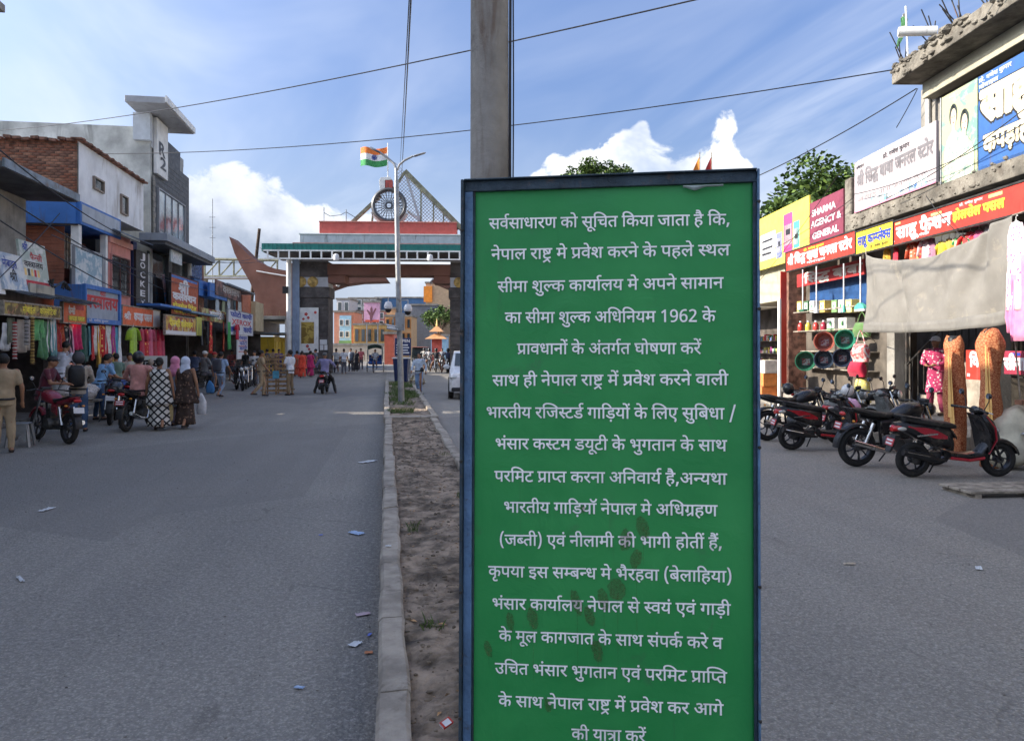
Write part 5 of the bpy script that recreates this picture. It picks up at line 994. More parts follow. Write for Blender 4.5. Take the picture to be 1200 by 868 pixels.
sign('L', 27, 58, 279, 333, -.55, pr2, 'tilted white sign board with a red band leaning on the awning', [("श्री", .1, .3, .78, .14, M_lblue), ("फैन्सी", .35, .8, .60, .12, M_lred), ("वस्त्रालय", .1, .8, .42, .12, M_lblack)], extra=[(.0, 1, .0, .12, M_lred), (.08, .16, .22, .38, M_gold), (.20, .28, .22, .38, M_lblack), (.32, .40, .22, .38, M_gold), (.44, .52, .22, .38, M_lred), (.56, .64, .22, .38, M_gold)], lean=-.12)
sign('L', 4, 32, 292, 338, -.75, pr1, 'curled white sign board with blue print leaning at the left edge of the awning', [("मोबाइल", .1, .7, .6, .2, M_lblue), ("श्री", .3, .6, .25, .22, M_lblack)], lean=-.2)
sign('L', -14, 5, 296, 342, -.70, M_white, 'plain white board with black lettering cut by the left edge of the picture', [("न", .5, .8, .5, .2, M_lblack)], lean=-.16)
sign('L', 34, 63, 331, 347, -.60, paint(.45, .43, .36, .4), 'blank beige board under the tilted sign with the red band')
q = MB()
for i in range(9):
    a = rs_.uniform(0, 6); q.path([(cos(a+k*.9)*.3*(1-.05*k)+.2*k, .02*k, .1+.1*sin(k*1.7+a)) for k in range(7)], .018, 5)
o = q.build('cable_tangle', M_black); o.location = at('L', 20.2, -.9, 3.32); o.rotation_euler.z = TL; tag(o, 'tangle of black cables heaped on the awning of the concrete house', 'cables')

# --- B: brick gable, white front, blue box
B = Row('L', 'brick_house', 'brick gabled house with a whitewashed front and a blue painted balcony box', 24.1)
B.box('upper_wall', M_whitewash, 24.16, 30.2, .0, 8, 6.12, 7.86)
B.box('gable_core', M_mortar, 24.10, 24.158, .0, 8, 5.4, 7.80)
brick_wall(B.root, B.T, 0.02, 3.6, 6.14, 7.80, 24.10, 'd', M_br)
q = B.mb()   # ragged parapet tiles on the roof line
for k in range(34):
    x = 24.0+k*.185; q.cbox((x, -.02, 7.90+.02*sin(k*1.9)), (.16, .30, .05), Euler((0, .1*sin(k*2.3), 0)))
for k in range(16): q.cbox((24.05, .15+k*.24, 7.86+.03*sin(k*2.1)), (.22, .20, .08), Euler((.1*sin(k), 0, 0)))
tag(q.build('coping_stones', M_br[1], B.root), kind='stuff')
for (a, b, y0_, y1_) in ((109, 121, 206, 221), (141, 149, 227, 250)):
    s0, zt = PX('L', a, y0_, 0); _, zb = PX('L', a, y1_, 0); window(B, s0, sL(b), -.012, zb, zt, paint(.25, .2, .16), nx=1)
B.box('balcony_box', M_blue, 24.05, 27.45, -.10, 1.7, 5.44, 6.10, .01)
B.box('balcony_panel', paint(.36, .40, .45, .25), 24.13, 27.33, -.112, -.101, 5.52, 6.03)
B.box('blue_gable_band', M_blue, 24.0, 24.048, .02, 3.5, 5.44, 6.12)
B.box('lower_core', mat('dim_red_wall', (.16, .045, .03), .9, 0, .2, 2), 24.4, 30.0, 1.5, 8, 2.9, 5.43)
sh = B.mb()
for k in range(20): sh.box(24.30, 24.33+.02*(k % 2), .45, 3.0, 3.3+k*.105, 3.398+k*.105)
sh.build('louvred_shutter', mat('brown_shutter', (.27, .095, .055), .7, 0, .15, 3, dirt=.2), B.root)
B.box('balcony_post', M_white, 24.12, 24.34, -.02, .2, 4.15, 5.435, .01); B.box('balcony_post', M_dgrey, 24.10, 24.36, -.03, .22, 2.9, 4.148, .01)
B.box('balcony_post', M_white, 26.30, 26.48, -.02, .16, 3.0, 5.435, .01); B.box('balcony_floor', M_conc, 24.05, 26.6, -.05, 1.6, 2.80, 2.95)
cu = B.mb()
for k in range(16): cu.box(24.5+k*.11, 24.59+k*.11, .95+.03*(k % 2), .97+.03*(k % 2), 4.3, 5.40)
cu.build('slatted_screen', M_oldwood, B.root)
sign('L', 88, 120, 289, 333, -.12, pattern_mat('torn_poster', (.60, .64, .64), (.30, .42, .48), 3.2, 'print', c2=(.62, .66, .66)), 'torn white and teal poster board hanging on the balcony of the brick house', [("श्री गणेश"[:4], .1, .4, .7, .12, M_lblue)] if False else (), frame=M_grey)
B.box('pink_wall', M_pink, 26.6, 28.75, .0, .25, 3.2, 5.62, .01)
B.box('pink_lintel', paint(.66, .32, .28, .2), 26.55, 28.80, -.07, -.002, 5.25, 5.45)
s0, zt = PX('L', 129, 297, 0); _, zb = PX('L', 129, 345, 0); window(B, s0, sL(150.5), -.01, zb, zt, paint(.45, .2, .18), nx=2, grille=True)
q = B.mb()
for k in range(20): a = 26.6+k*.11; q.add([(a, -.75, 5.42), (a+.055, -.75, 5.45), (a+.11, -.75, 5.42), (a, .05, 5.75), (a+.055, .05, 5.78), (a+.11, .05, 5.75)], [(0, 1, 4, 3), (1, 2, 5, 4)])
q.build('tin_hood', M_tin, B.root)
shopbox(B, 23.0, 28.8, 2.78); shelf_stock(B, 23.2, 28.5, 2.35, (.5, 1.0, 1.5, 2.0), rs_)
# blue boxed sign
s0, zt = PX('L', 100, 332, -.5); _, zb = PX('L', 100, 378, -.5); s1 = sL(142, -.5)
t = thing('shop_sign', 'large blue boxed shop sign with red raised lettering on a grey panel', 'sign', at('L', s0, -.5, zb), TL); w, h = s1-s0, zt-zb
MB().box(-.02, w, .10, 1.5, 0, h-.02).build('box_body', M_blue, t, bev=.01)
MB().box(.10, w-.14, .06, .098, .14, h-.13).build('panel', paint(.30, .34, .40, .15), t)
for a in ((0, .10, 0, h), (w-.14, w, 0, h)): MB().box(a[0], a[1], 0, .098, a[2], a[3]).build('frame', M_blue, t, bev=.006)
for a in ((.101, w-.141, h-.13, h), (.101, w-.141, 0, .14)): MB().box(a[0], a[1], .001, .098, a[2], a[3]).build('frame', M_blue, t, bev=.006)
letter(t, "वस्त्रालय", .14, w-.18, h*.42, h*.30, M_lred, .055, 40); letter(t, "श्री", w*.42, w*.58, h*.76, h*.12, M_lred, .055, 30); letter(t, "प्रो. गणेश कुमार", .25, w*.6, .05, .06, M_lwhite, -.002, 10)
sign('L', 73, 100, 354, 377, -.55, M_orange, 'small orange and yellow shop sign left of the blue boxed sign', [("फैन्सी", .22, .5, .45, .3, M_lwhite, 40), ("कपड़ा पसल", .25, .92, .12, .2, M_lyel, 25)], extra=[(.2, .95, .08, .36, paint(.35, .25, .03)), (.55, .9, .7, .95, M_lred)], frame=M_oldwood)
sign('L', 143, 187, 358, 380, -.45, M_orange, 'orange shop sign with white lettering below the pink grilled window', [("कपड़ा पसल", .28, .76, .30, .38, M_lwhite, 45), ("श्री", .04, .2, .3, .3, M_lwhite, 30)], extra=[(.80, 1, 0, 1, M_lwhite)], frame=M_oldwood)

# --- C: tall grey building with tower
C = Row('L', 'grey_tower_building', 'tall grey building with a bare stained side wall and a slab roofed stair tower', 28.85)
C.box('side_wall', M_rail, 31.2, 31.5, .05, 9, 2.9, 10.25); C.box('core', M_conc2, 31.51, 36.8, .25, 8.9, 5.7, 10.0)
C.box('front_cladding', M_dgrey, 31.45, 36.8, .0, .24, 5.7, 9.5); C.box('lower_core', M_dgrey, 28.9, 36.8, 1.2, 8.8, 2.9, 5.69)
C.box('parapet', M_conc2, 31.22, 36.9, .26, .5, 10.01, 10.35)
C.box('tower_body', paint(.46, .48, .50, .3), 31.25, 33.4, .0, .49, 9.5, 10.72); C.box('tower_core', M_dgrey, 33.41, 35.4, .02, .7, 9.5, 10.3)
C.box('tower_roof', M_grey, 29.7, 33.9, -.90, .50, 10.74, 10.98, .02); C.box('roof_soffit_edge', M_white, 29.66, 33.94, -.95, -.902, 10.78, 11.02)
C.box('white_fin', M_white, 31.42, 32.9, -.14, -.003, 8.55, 10.70, .01)
C.box('side_fin', paint(.48, .52, .56), 30.95, 31.18, -.02, .60, 9.7, 10.73)
letter(C.root, "R", 31.65-28.85, 32.5-28.85, 9.35, .5, M_lblack, -.15, 60); letter(C.root, "2", 31.8-28.85, 32.6-28.85, 8.85, .45, M_lblack, -.15, 60)
w_ = window(C, 31.9, 35.9, -.02, 6.35, 8.1, M_grey, mat('sky_glass', (.20, .26, .30), .12, 0, .5, .9, 0, spec=.9), nx=4)
for k in range(6): C.box('cladding_joint', M_black, 31.5, 36.75, -.012, -.003, 8.25+k*.2, 8.27+k*.2)
for k in range(13): C.box('quoin', M_conc, 31.30, 31.55 if k % 2 else 31.48, -.05, -.004, 5.85+k*.2, 6.03+k*.2)
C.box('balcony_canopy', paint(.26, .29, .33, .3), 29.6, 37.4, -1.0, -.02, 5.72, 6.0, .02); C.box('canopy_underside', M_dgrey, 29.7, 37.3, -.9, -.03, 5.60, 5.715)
for a, b in ((28.85, 29.25), (33.3, 33.8), (36.3, 36.8)): C.box('pilaster', M_navy if a < 30 else M_dgrey, a, b, -.06, .5, 2.95, 5.59, .01)
C.box('show_window', M_glass, 30.95, 33.25, .06, .10, 3.2, 5.5); C.box('show_window', M_glass, 33.85, 36.25, .06, .10, 3.2, 5.5)
shopbox(C, 28.9, 36.8, 2.85); shelf_stock(C, 29.2, 36.5, 2.35, (.5, 1.0, 1.5, 2.0), rs_)
s0, zt = PX('L', 160, 292, -.15); _, zb = PX('L', 160, 359, -.15); s1 = sL(174, -.15)
t = thing('shop_sign', 'tall black vertical sign reading JOCKEY in silver letters', 'sign', at('L', s0, -.15, zb), TL); w, h = s1-s0, zt-zb
MB().box(0, w, 0, .12, 0, h).build('panel', M_black, t, bev=.01); MB().box(w+.01, w+.05, -.03, .12, 0, h).build('edge_light', M_white, t)
for i, ch in enumerate('JOCKEY'): letter(t, ch, w*.30, w*.72, h*(1-(i+1)/6)+h*.035, h*.105, M_lwhite, -.01, 45)
t = thing('standing_banner', 'narrow leaning blue banner behind the shop glass beside the JOCKEY sign', 'banner', at('L', 32.2, -.12, 3.35), TL)
MB().add([(0, 0, 1.35), (.25, 0, 1.4), (.85, 0, .0), (.6, 0, -.05), (0, .03, 1.35), (.25, .03, 1.4), (.85, .03, .0), (.6, .03, -.05)], [(0, 1, 2, 3), (7, 6, 5, 4), (0, 4, 5, 1), (1, 5, 6, 2), (2, 6, 7, 3), (3, 7, 4, 0)]).build('banner_cloth', pattern_mat('banner_print', (.10, .25, .50), (.5, .3, .3), 3, 'print'), t)
sign('L', 200, 213, 290, 306, -.7, paint(.45, .50, .52), 'small pale sign hanging under the grey canopy', [("MK", .15, .85, .3, .45, M_lwhite, 60)])
C.box('blue_awning', M_blue, 28.9, 33.2, -.95, -.1, 3.32, 3.40); C.box('blue_awning', mat('tin_blue', (.16, .26, .36), .6, .2, .2, 3, dirt=.4), 33.25, 38.6, -.95, -.1, 3.26, 3.34)

# --- D
D = Row('L', 'small_brick_house', 'small unplastered brick house with a blue water panel behind the red collection sign', 36.9)
D.box('brick_wall', M_br[1], 37.0, 41.0, .3, 7, 2.9, 6.0); D.box('parapet', M_br[0], 38.2, 41.1, .25, .5, 6.001, 6.35); D.box('blue_wall', M_blue, 37.6, 42.5, -.05, .28, 4.3, 5.05)
D.box('blue_panel', mat('solar_blue', (.03, .09, .25), .3, .2, .2, 3), 36.6, 38.6, -.15, -.05, 5.05, 6.1); D.box('panel_frame', M_white, 36.45, 36.58, -.16, -.04, 5.05, 6.15)
shopbox(D, 37.0, 42.5, 2.85); shelf_stock(D, 37.2, 42.2, 2.35, (.6, 1.2, 1.8), rs_); D.box('upper_wall', M_dgrey, 37.05, 42.45, .6, 6.9, 2.9, 4.29)
sign('L', 200, 232, 320, 367, -.6, paint(.40, .09, .04, .15), 'tall red-brown sign reading shri collection in Hindi above the shop awning', [("श्री", .25, .62, .58, .24, M_lwhite, 50), ("कलेक्शन", .06, .90, .38, .16, M_lwhite, 50), ("होलसेल रिटेल", .06, .92, .16, .11, M_lyel, 35), ("कपड़ा पसल", .1, .92, .04, .09, M_lyel, 30)], extra=[(.02, .96, .92, .985, M_blue)], frame=M_iron)
sign('L', 193, 229, 369, 391, -.85, pattern_mat('sign_print_yellow', (.60, .40, .10), (.35, .10, .07), 2.2, 'print', c2=(.55, .55, .45)), 'yellow and red printed shop sign under the tall red-brown sign', [("फैन्सी", .12, .45, .45, .3, M_lyel, 40), ("कलेक्शन", .48, .88, .45, .28, M_lyel, 40)], extra=[(0, 1, .0, .2, M_lwhite)], frame=M_oldwood)
sign('L', 230, 236, 371, 393, -.85, paint(.55, .55, .10), 'narrow yellow green side panel at the end of the printed shop sign')

# --- E and the rest to the gate
E_ = Row('L', 'cloth_shop_house', 'low dark shop house with pale cloths draped from its upper floor', 42.6)
E_.box('upper_wall', M_dgrey, 42.7, 50.5, .5, 7, 2.9, 5.1); E_.box('tin_roof', M_tin, 42.5, 50.8, -.6, 7.1, 5.12, 5.22, .01); shopbox(E_, 42.7, 50.5, 2.85); shelf_stock(E_, 43, 50.2, 2.35, (.6, 1.2, 1.8), rs_)
E_.box('blue_fascia', M_blue, 39.3, 43.4, -.35, -.25, 4.3, 5.0)
sign('L', 253, 283, 327, 345, -.4, pattern_mat('dim_sign_print', (.28, .16, .14), (.10, .07, .07), 2, 'print'), 'dim maroon sign board under the tin roof near the XEROX sign', [("वस्त्रालय", .25, .9, .3, .45, paint(.45, .42, .40), 40)])
sign('L', 236, 265, 360, 375, -.7, pattern_mat('sign_print_mix', (.50, .45, .20), (.30, .10, .06), 2.4, 'print', c2=(.25, .40, .15)), 'faded yellow and orange shop sign between the red-brown and XEROX signs', [("कास्मेटिक", .3, .9, .3, .5, M_lwhite, 40)])
for i, (px, c) in enumerate(((255, (.42, .50, .56)), (262, (.30, .34, .22)), (268, (.50, .55, .60)), (275, (.20, .30, .36)), (281, (.50, .52, .50)))):
    hang_cloth('L', sL(px, -.2), -.2, zL(px, 346, -.2), .75, 1.05, fab(*c), ('pale blue', 'olive', 'light grey blue', 'dark teal', 'off white')[i]+' cloth draped from the upper floor left of the XEROX sign', 'cloths draped from the upper floor')
sign('L', 267, 296, 362, 391, -1.0, paint(.58, .60, .64, .1), 'white sign reading XEROX in red between blue Hindi lines', [("फोटो कापी", .08, .94, .74, .17, M_lblue, 50), ("XEROX", .12, .92, .42, .22, M_lred, 60), ("छपाई", .08, .40, .10, .2, M_lblue, 45), ("कापी", .58, .94, .12, .2, M_lblue, 50)], frame=M_grey)
hang_garment('L', sL(277.5, -1.15), -1.15, zL(277.5, 380, -1.15), .72, .8, fab(.45, .01, .03), 'bright red shirt hanging in front of the XEROX sign', 'garments hung along the left shops')
sign('L', 278, 290, 391, 421, -1.0, M_lwhite, 'narrow white vertical sign under the XEROX sign', [("मोबाइल", .1, .9, .78, .12, M_lblue, 40), ("फोटो", .2, .9, .56, .12, M_lblue, 40), ("कापी", .2, .9, .36, .12, M_lblue, 40)], extra=[(.1, .9, .72, .75, M_lred), (.1, .9, .50, .53, M_lred), (.1, .9, .28, .31, M_lred)])
F_ = Row('L', 'rust_red_house', 'small rust red and beige house behind the leaning wooden pole', 50.7)
F_.box('upper_wall', paint(.42, .12, .06), 50.9, 54.0, .2, 5, 2.9, 5.3); F_.box('beige_bay', paint(.45, .38, .24), 54.02, 57.4, -.1, 5, 2.9, 4.9); shopbox(F_, 50.9, 57.4, 2.85); shelf_stock(F_, 51.1, 57.2, 2.35, (.6, 1.2, 1.8), rs_)
G_ = Row('L', 'yellow_kiosk', 'bright yellow shuttered kiosk under a grey tin roof beside the gate', 57.6)
G_.box('front_wall', paint(.55, .37, .03, .25), 57.7, 66.0, -.8, 1.0, 0, 2.55, .01); G_.box('tin_roof', M_tin, 57.4, 66.4, -1.6, 1.3, 2.75, 2.85); 
for k in range(4): G_.box('door_panel', paint(.62, .44, .04, .2), 58.1+k*1.9, 59.7+k*1.9, -.84, -.802, .2, 2.2)
H_ = Row('L', 'concrete_shed', 'flat roofed concrete shed with weeds on its roof left of the gate pillar', 66.5)
H_.box('roof_slab', M_conc, 60.5, 74, -1.8, 4, 3.9, 4.15, .03); H_.box('dim_wall', M_dgrey, 61, 73.5, 1.2, 3.8, 2.86, 3.89)
for x in (61.2, 67.0, 73): H_.box('pillar', M_white, x, x+.35, -1.5, -1.1, 0, 3.898)
q = MB(H_.T)
for i in range(420):
    s = rs_.uniform(64, 73.5); d = rs_.uniform(-1.7, 2); h = rs_.uniform(.15, .5)*(1+.5*sin(s*1.3)); a = rs_.uniform(0, 6); q.add([(s-.03, d, 4.15), (s+.03, d, 4.15), (s+.25*h*cos(a), d+.25*h*sin(a), 4.15+h)], [(0, 1, 2)])
tag(q.build('roof_weeds', mat('pale_weeds', (.22, .26, .06), .8, 0, .3, 2), H_.root), kind='stuff')

# --- hung clothes along the left shops
GL = 'garments hung along the left shops'
def rack(px0, px1, y_top, y_bot, d, n, cols, w0, what, names):
    for i in range(n):
        px = px0+(px1-px0)*(i+.5)/n; c, nm = cols[i % len(cols)], names[i % len(names)]
        z1 = zL(px, y_top+rs_.uniform(-2, 3), d); h = z1-zL(px, y_bot+rs_.uniform(-13, 9), d); w = w0*rs_.uniform(.7, 1.25)
        hang_cloth('L', sL(px, d), d, z1, w, h, fab(*c) if len(c) == 3 else c[0], f'{nm} {what}', GL, taper=.15)
M_redflor = pattern_mat('red_print_cloth', (.48, .03, .03), (.75, .45, .15), 9, 'floral')
M_rust = pattern_mat('rust_leaf_cloth', (.42, .08, .03), (.25, .03, .02), 7, 'print')
M_dkflor = pattern_mat('black_print_cloth', (.03, .03, .035), (.45, .42, .38), 7, 'floral')
rack(63, 98, 380, 420, -.35, 6, [(.36, .03, .04), (M_rust,), (M_dkflor,), (.60, .32, .44), (.55, .02, .12), (.03, .10, .07)], .55, 'sari length hanging left of centre under the blue boxed sign', ['dark red', 'rust leaf patterned', 'black printed', 'pale pink', 'crimson', 'deep green'])
rack(99, 142, 382, 424, -.35, 12, [(.04, .10, .09), (.10, .30, .36), (.50, .03, .03), (.62, .62, .58), (.72, .42, .06), (M_redflor,), (.46, .02, .03), (.60, .60, .56), (.62, .42, .08), (.35, .04, .22), (.08, .30, .42), (.66, .68, .70)], .36, 'scarf in the long row under the blue boxed sign', ['bottle green', 'teal', 'scarlet', 'off white', 'amber', 'red printed', 'blood red', 'cream', 'mustard', 'plum', 'peacock blue', 'white'])
hang_garment('L', sL(156, -.5), -.5, zL(156, 384, -.5), 1.0, 1.15, fab(.30, .46, .03), 'lime green kurta hanging beside the row of red dresses', GL)
for i, px in enumerate((166, 171, 176, 181, 186, 190)):
    hang_garment('L', sL(px, -.45), -.45, zL(px, 386, -.45), .62, 1.15, [fab(.42, .02, .05), M_redflor, fab(.55, .10, .18), fab(.35, .02, .04), fab(.50, .02, .06), fab(.40, .03, .08)][i], ['dark crimson dress first in the row beside the lime kurta', 'red and gold printed dress second in the row beside the lime kurta', 'rose pink dress in the middle of the red row', 'maroon dress in the red row beside the rose pink one', 'cherry red dress next to last in the red row', 'wine red dress at the far end of the red row'][i], GL, sleeves=i % 2 == 0)
for px, c, nm in ((246, M_redflor, 'red floral'), (261, M_rust, 'rust red patterned'), (268, fab(.05, .30, .08), 'green')):
    hang_cloth('L', sL(px, -1.3), -1.3, zL(px, 377, -1.3), .5, 1.35, c, nm+' length of cloth hung obliquely near the XEROX sign', GL)
for px, nm in ((236, 'nearer'), (243, 'farther')): hang_cloth('L', sL(px, -.7), -.7, zL(px, 378, -.7), .6, 1.0, fab(.03, .03, .035), nm+' of two black shawls hanging past the printed yellow sign', GL)
# bag stall goods at the left edge
for i, (px, y0_, y1_, c, nm) in enumerate(((4, 378, 410, (.52, .54, .56), 'silver'), (10, 372, 402, (.12, .14, .10), 'dark olive'), (24, 374, 412, (.45, .40, .35), 'taupe'), (42, 374, 398, (.14, .40, .16), 'leaf green'), (50, 376, 420, (.08, .22, .10), 'dark green'), (57, 372, 412, (.62, .62, .60), 'white'), (60, 374, 418, (.12, .28, .30), 'teal'))):
    hang_cloth('L', sL(px, -.8), -.8, zL(px, y0_, -.8), .42, zL(px, y0_, -.8)-zL(px, y1_, -.8), fab(*c), nm+' scarf hung in the bag stall at the left edge', GL)
def garland(px, y0_, y1_, m, label):
    s, z1 = PX('L', px, y0_, -1.0); _, z0 = PX('L', px, y1_, -1.0); n = int((z1-z0)/.045); mb = MB()
    for i in range(n): mb.lathe([(.03, -.018), (.055, 0), (.03, .018)], (0, 0, -i*.045), 8)
    o = mb.build('trinket_string', m); o.location = at('L', s, -1.0, z1); tag(o, label, 'trinkets', 'strings of trinkets at the bag stall')
garland(14, 378, 425, pattern_mat('red_white_beads', (.40, .05, .05), (.6, .55, .5), 14, 'stripes'), 'string of red and white rings hanging at the left edge')
garland(35, 372, 430, pattern_mat('gold_beads', (.55, .38, .12), (.2, .12, .05), 14, 'stripes'), 'string of golden rings hanging in front of the white shirted man')
garland(28, 372, 408, pattern_mat('grey_beads', (.35, .35, .36), (.12, .12, .12), 12, 'stripes'), 'string of grey rings hanging beside the golden string')

# ============================================================ RIGHT ROW  (u = -distance, larger u is nearer)
M_slab = mat('rough_slab_concrete', (.17, .155, .13), .95, 0, .3, 2.2, 1, 16, dirt=.6, dcol=(.10, .085, .07), dsc=1.5)
M_cream = paint(.40, .37, .28, .35, .85)
R = Row('R', 'concrete_shop_building', 'half finished concrete shop building with a rough roof slab on the right side', -24.8)
# upper floor
R.box('roof_slab', M_slab, -16.45, -3, -.80, 9, 7.47, 7.80, .03)
q = R.mb()     # broken slab edge and rubble
rr = random.Random(8)
for i in range(150):
    u = rr.uniform(-16.4, -6); pebble(q, (u, -.80+rr.uniform(-.03, .25), 7.80+rr.uniform(-.02, .06)), rr.uniform(.05, .13), rr)
for i in range(120): pebble(q, (rr.uniform(-16.45, -6), -.81, rr.uniform(7.50, 7.8)), rr.uniform(.03, .09), rr)
tag(q.build('slab_rubble', M_slab, R.root), kind='stuff')
q = R.mb()
for i in range(26):
    u = rr.choice((-16.2, -15.1, -14.2, -13.3, -12.4))+rr.uniform(-.2, .2); a = rr.uniform(-.5, .5); q.tube((u, -.6, 7.7), (u+a*.4, -.6+rr.uniform(-.5, .1), 8.0+rr.uniform(.1, .5)), .012, n=5)
for i in range(9): u = -12.9+i*.25; q.tube((u, -.7, 7.72), (u-.3, -1.3-rr.random()*.3, 7.78+rr.random()*.15), .012, n=5)
tag(q.build('reinforcing_bars', M_iron, R.root), kind='stuff')
R.mb().tube((-14.9, -.7, 8.0), (-15.1, -1.35, 8.06), .09, n=16).build('drain_pipe', M_white, R.root, smooth=True)
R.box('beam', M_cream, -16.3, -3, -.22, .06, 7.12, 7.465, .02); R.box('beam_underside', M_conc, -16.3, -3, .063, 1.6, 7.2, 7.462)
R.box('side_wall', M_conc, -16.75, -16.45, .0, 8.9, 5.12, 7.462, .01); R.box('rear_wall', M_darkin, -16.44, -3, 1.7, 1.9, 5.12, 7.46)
for a in (-16.43, -12.4, -8.6, -5): R.box('column', M_conc, a, a+.34, .07, .42, 5.12, 7.19)
R.mb().tube((-16.25, -.12, 5.2), (-16.25, -.12, 7.46), .055, n=14).build('down_pipe', M_white, R.root, smooth=True)
R.box('parapet', M_br[1], -19.4, -16.76, .2, .45, 5.12, 6.55); R.box('rough_column', M_slab, -19.95, -19.6, -.25, .15, 4.4, 6.2, .04)
R.box('ledge_slab', M_slab, -19.1, -3, -.62, 8.9, 4.70, 5.10, .03)
q = R.mb()
for i in range(170): pebble(q, (rr.uniform(-19.0, -4), -.62, rr.uniform(4.72, 5.08)), rr.uniform(.02, .06), rr)
tag(q.build('ledge_rubble', M_slab, R.root), kind='stuff')
# ground floor frame
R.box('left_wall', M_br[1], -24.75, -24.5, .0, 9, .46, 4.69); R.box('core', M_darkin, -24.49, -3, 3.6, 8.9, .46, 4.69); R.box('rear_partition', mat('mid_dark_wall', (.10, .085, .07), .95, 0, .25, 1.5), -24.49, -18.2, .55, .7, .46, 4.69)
for a in (-18.2, -14.6, -11.3, -8): R.box('column', M_conc, a, a+.35, -.02, .33, .46, 4.69, .01)
R.box('plinth', M_conc, -24.8, -3, -.55, 8.9, -.05, .455, .015)
for k in range(3):
    R.box('step', mat('worn_step', (.32, .28, .23), .95, 0, .2, 3, .5, 20, dirt=.4) if k == 0 else bpy.data.materials['worn_step'], -20.8, -13.5, -1.6+.35*k, -1.252+.35*k+.002*k, -.03, .15+.15*k-.004*k, .015)
# roller shutter, interior stair with bars
q = R.mb()
st = thing('staircase', 'concrete stair with dark iron handrail rising inside the shop behind the motorcycles', 'staircase', RP(-17.7), TR)
Tm = Matrix.Translation((17.7, 0, 0))
for k in range(9): MB(Tm).box(-17.6+k*.30, -17.3+k*.30, .30, 1.45, .46, .63+k*.17).build('stair_tread', bpy.data.materials['worn_step'], st)
hr = MB(Tm); hr.path([(-17.75, .22, 1.45), (-14.9, .22, 3.10)], .025, 8); hr.tube((-17.75, .22, .46), (-17.75, .22, 2.35), .035, n=8)
hr.build('handrail', M_iron, st)
for k in range(12): MB(Tm).tube((-17.5+k*.235, .22, .66+k*.133), (-17.5+k*.235, .22, 1.60+k*.136), .012, n=6).build('baluster', M_iron, st)
rl = thing('iron_railing', 'dark iron railing of upright bars behind the orange wrapped rolls', 'railing', RP(-15.3), TR)
for k in range(34): MB().box(k*.125, k*.125+.025, .48, .50, 1.35, 2.65).build('bar', M_iron, rl)
for z in (1.33, 2.66): MB().box(-.02, 4.2, .47, .51, z-.03, z+.0).build('rail', M_iron, rl)
# fascia signs along the shop front
wr = ("श्री सिद्ध बाबा जनरल स्टोर", .03, .96, .30, .40, M_lwhite, 45)
sign('R', 921, 1002, 297, 318, -.6, M_red, 'long red shop sign in white Hindi at the left end of the fascia', [wr, ("प्रो. गणेश कुमार", .30, .60, .80, .10, M_lyel, 20), ("मोबाइल", .35, .62, .10, .10, M_lwhite, 15)], frame=M_iron)
sign('R', 1003, 1046.5, 273, 298, -.605, M_yellow, 'small yellow shop sign with blue Hindi lettering in the middle of the fascia', [("साहू काम्प्लेक्स", .05, .94, .36, .36, M_lblue, 40), ("प्रो. गणेश कुमार", .40, .88, .10, .12, M_lblack, 15)], frame=M_iron)
t = sign('R', 1047.5, 1262, 261, 287, -.61, M_red, 'long red shop sign with big white and yellow Hindi lettering, right part of the fascia', [("साहू फैशन", .02, .40, .24, .46, M_lwhite, 42), ("होलसेल पसल", .41, .69, .34, .30, M_lyel, 45), ("मोबाइल", .19, .26, .09, .10, M_lwhite, 15), ("प्रो. गणेश कुमार", .45, .58, .82, .09, M_lwhite, 12)], frame=M_iron, extra=[(.27, .34, .78, .88, M_gold), (.61, .68, .80, .92, M_gold), (.01, .05, .86, .95, M_gold)])
w = t.children[0].dimensions.x
letter(t, "071-500000  077-9820055228", w*.27, w*.69, .05, .045, M_lwhite, -.006, 12) if False else None
for i in range(14): MB().box(w*.28+i*w*.029, w*.28+i*w*.029+w*.022, -.004, -.0005, .055, .085).build('small_print', M_lwhite, t)
# open shutter boxes behind the fascia
q = R.mb()
for i in range(16): u = -23.2+i*.75; q.cbox((u, -.30, 4.66-.006*(i % 3)), (.62, .35, .05), Euler((.25, 0, .03)))
q.build('tin_flap', M_tin, R.root)
# upper boards
M_pale = mat('pale_flex_print', (.42, .37, .38), .6, 0, .05, 2, 0, dirt=.2, dcol=(.4, .38, .38), dsc=.8)
t = sign('R', 1001, 1096.5, 191, 250, -.66, M_pale, 'large faded pink and white board with outlined Hindi lettering on the ledge', [("श्री सिद्ध बाबा जनरल स्टोर", .04, .97, .50, .20, mat('grey_outline', (.16, .15, .16), .6), 45), ("मोबाइल", .03, .14, .84, .05, M_lblack, 10), ("प्रो. गणेश कुमार", .40, .72, .80, .07, M_lblack, 20)], extra=[(.0, 1, .0, .03, mat('pink_edge', (.7, .25, .35), .6))], name='board_sign')
wb = t.children[0].dimensions.x; hb = t.children[0].dimensions.z
letter(t, "श्री सिद्ध बाबा जनरल स्टोर", wb*.045, wb*.965, hb*.51, hb*.185, M_pale, -.012, 5)
cl = [pr1, pattern_mat('printed_ad_teal', (.16, .36, .42), (.58, .62, .60), 3.0, 'print', c2=(.10, .20, .42)), pattern_mat('printed_ad_mix', (.60, .62, .58), (.08, .10, .12), 3.6, 'print', c2=(.16, .40, .50))]
for i, (a, b, c, d) in enumerate(((.02, .22, .06, .40), (.24, .34, .10, .44), (.36, .52, .08, .42), (.54, .74, .06, .44), (.76, .97, .05, .46))): MB().box(a*wb, b*wb, -.003, -.0006, c*hb, d*hb).build('printed_picture', cl[i % 3], t)
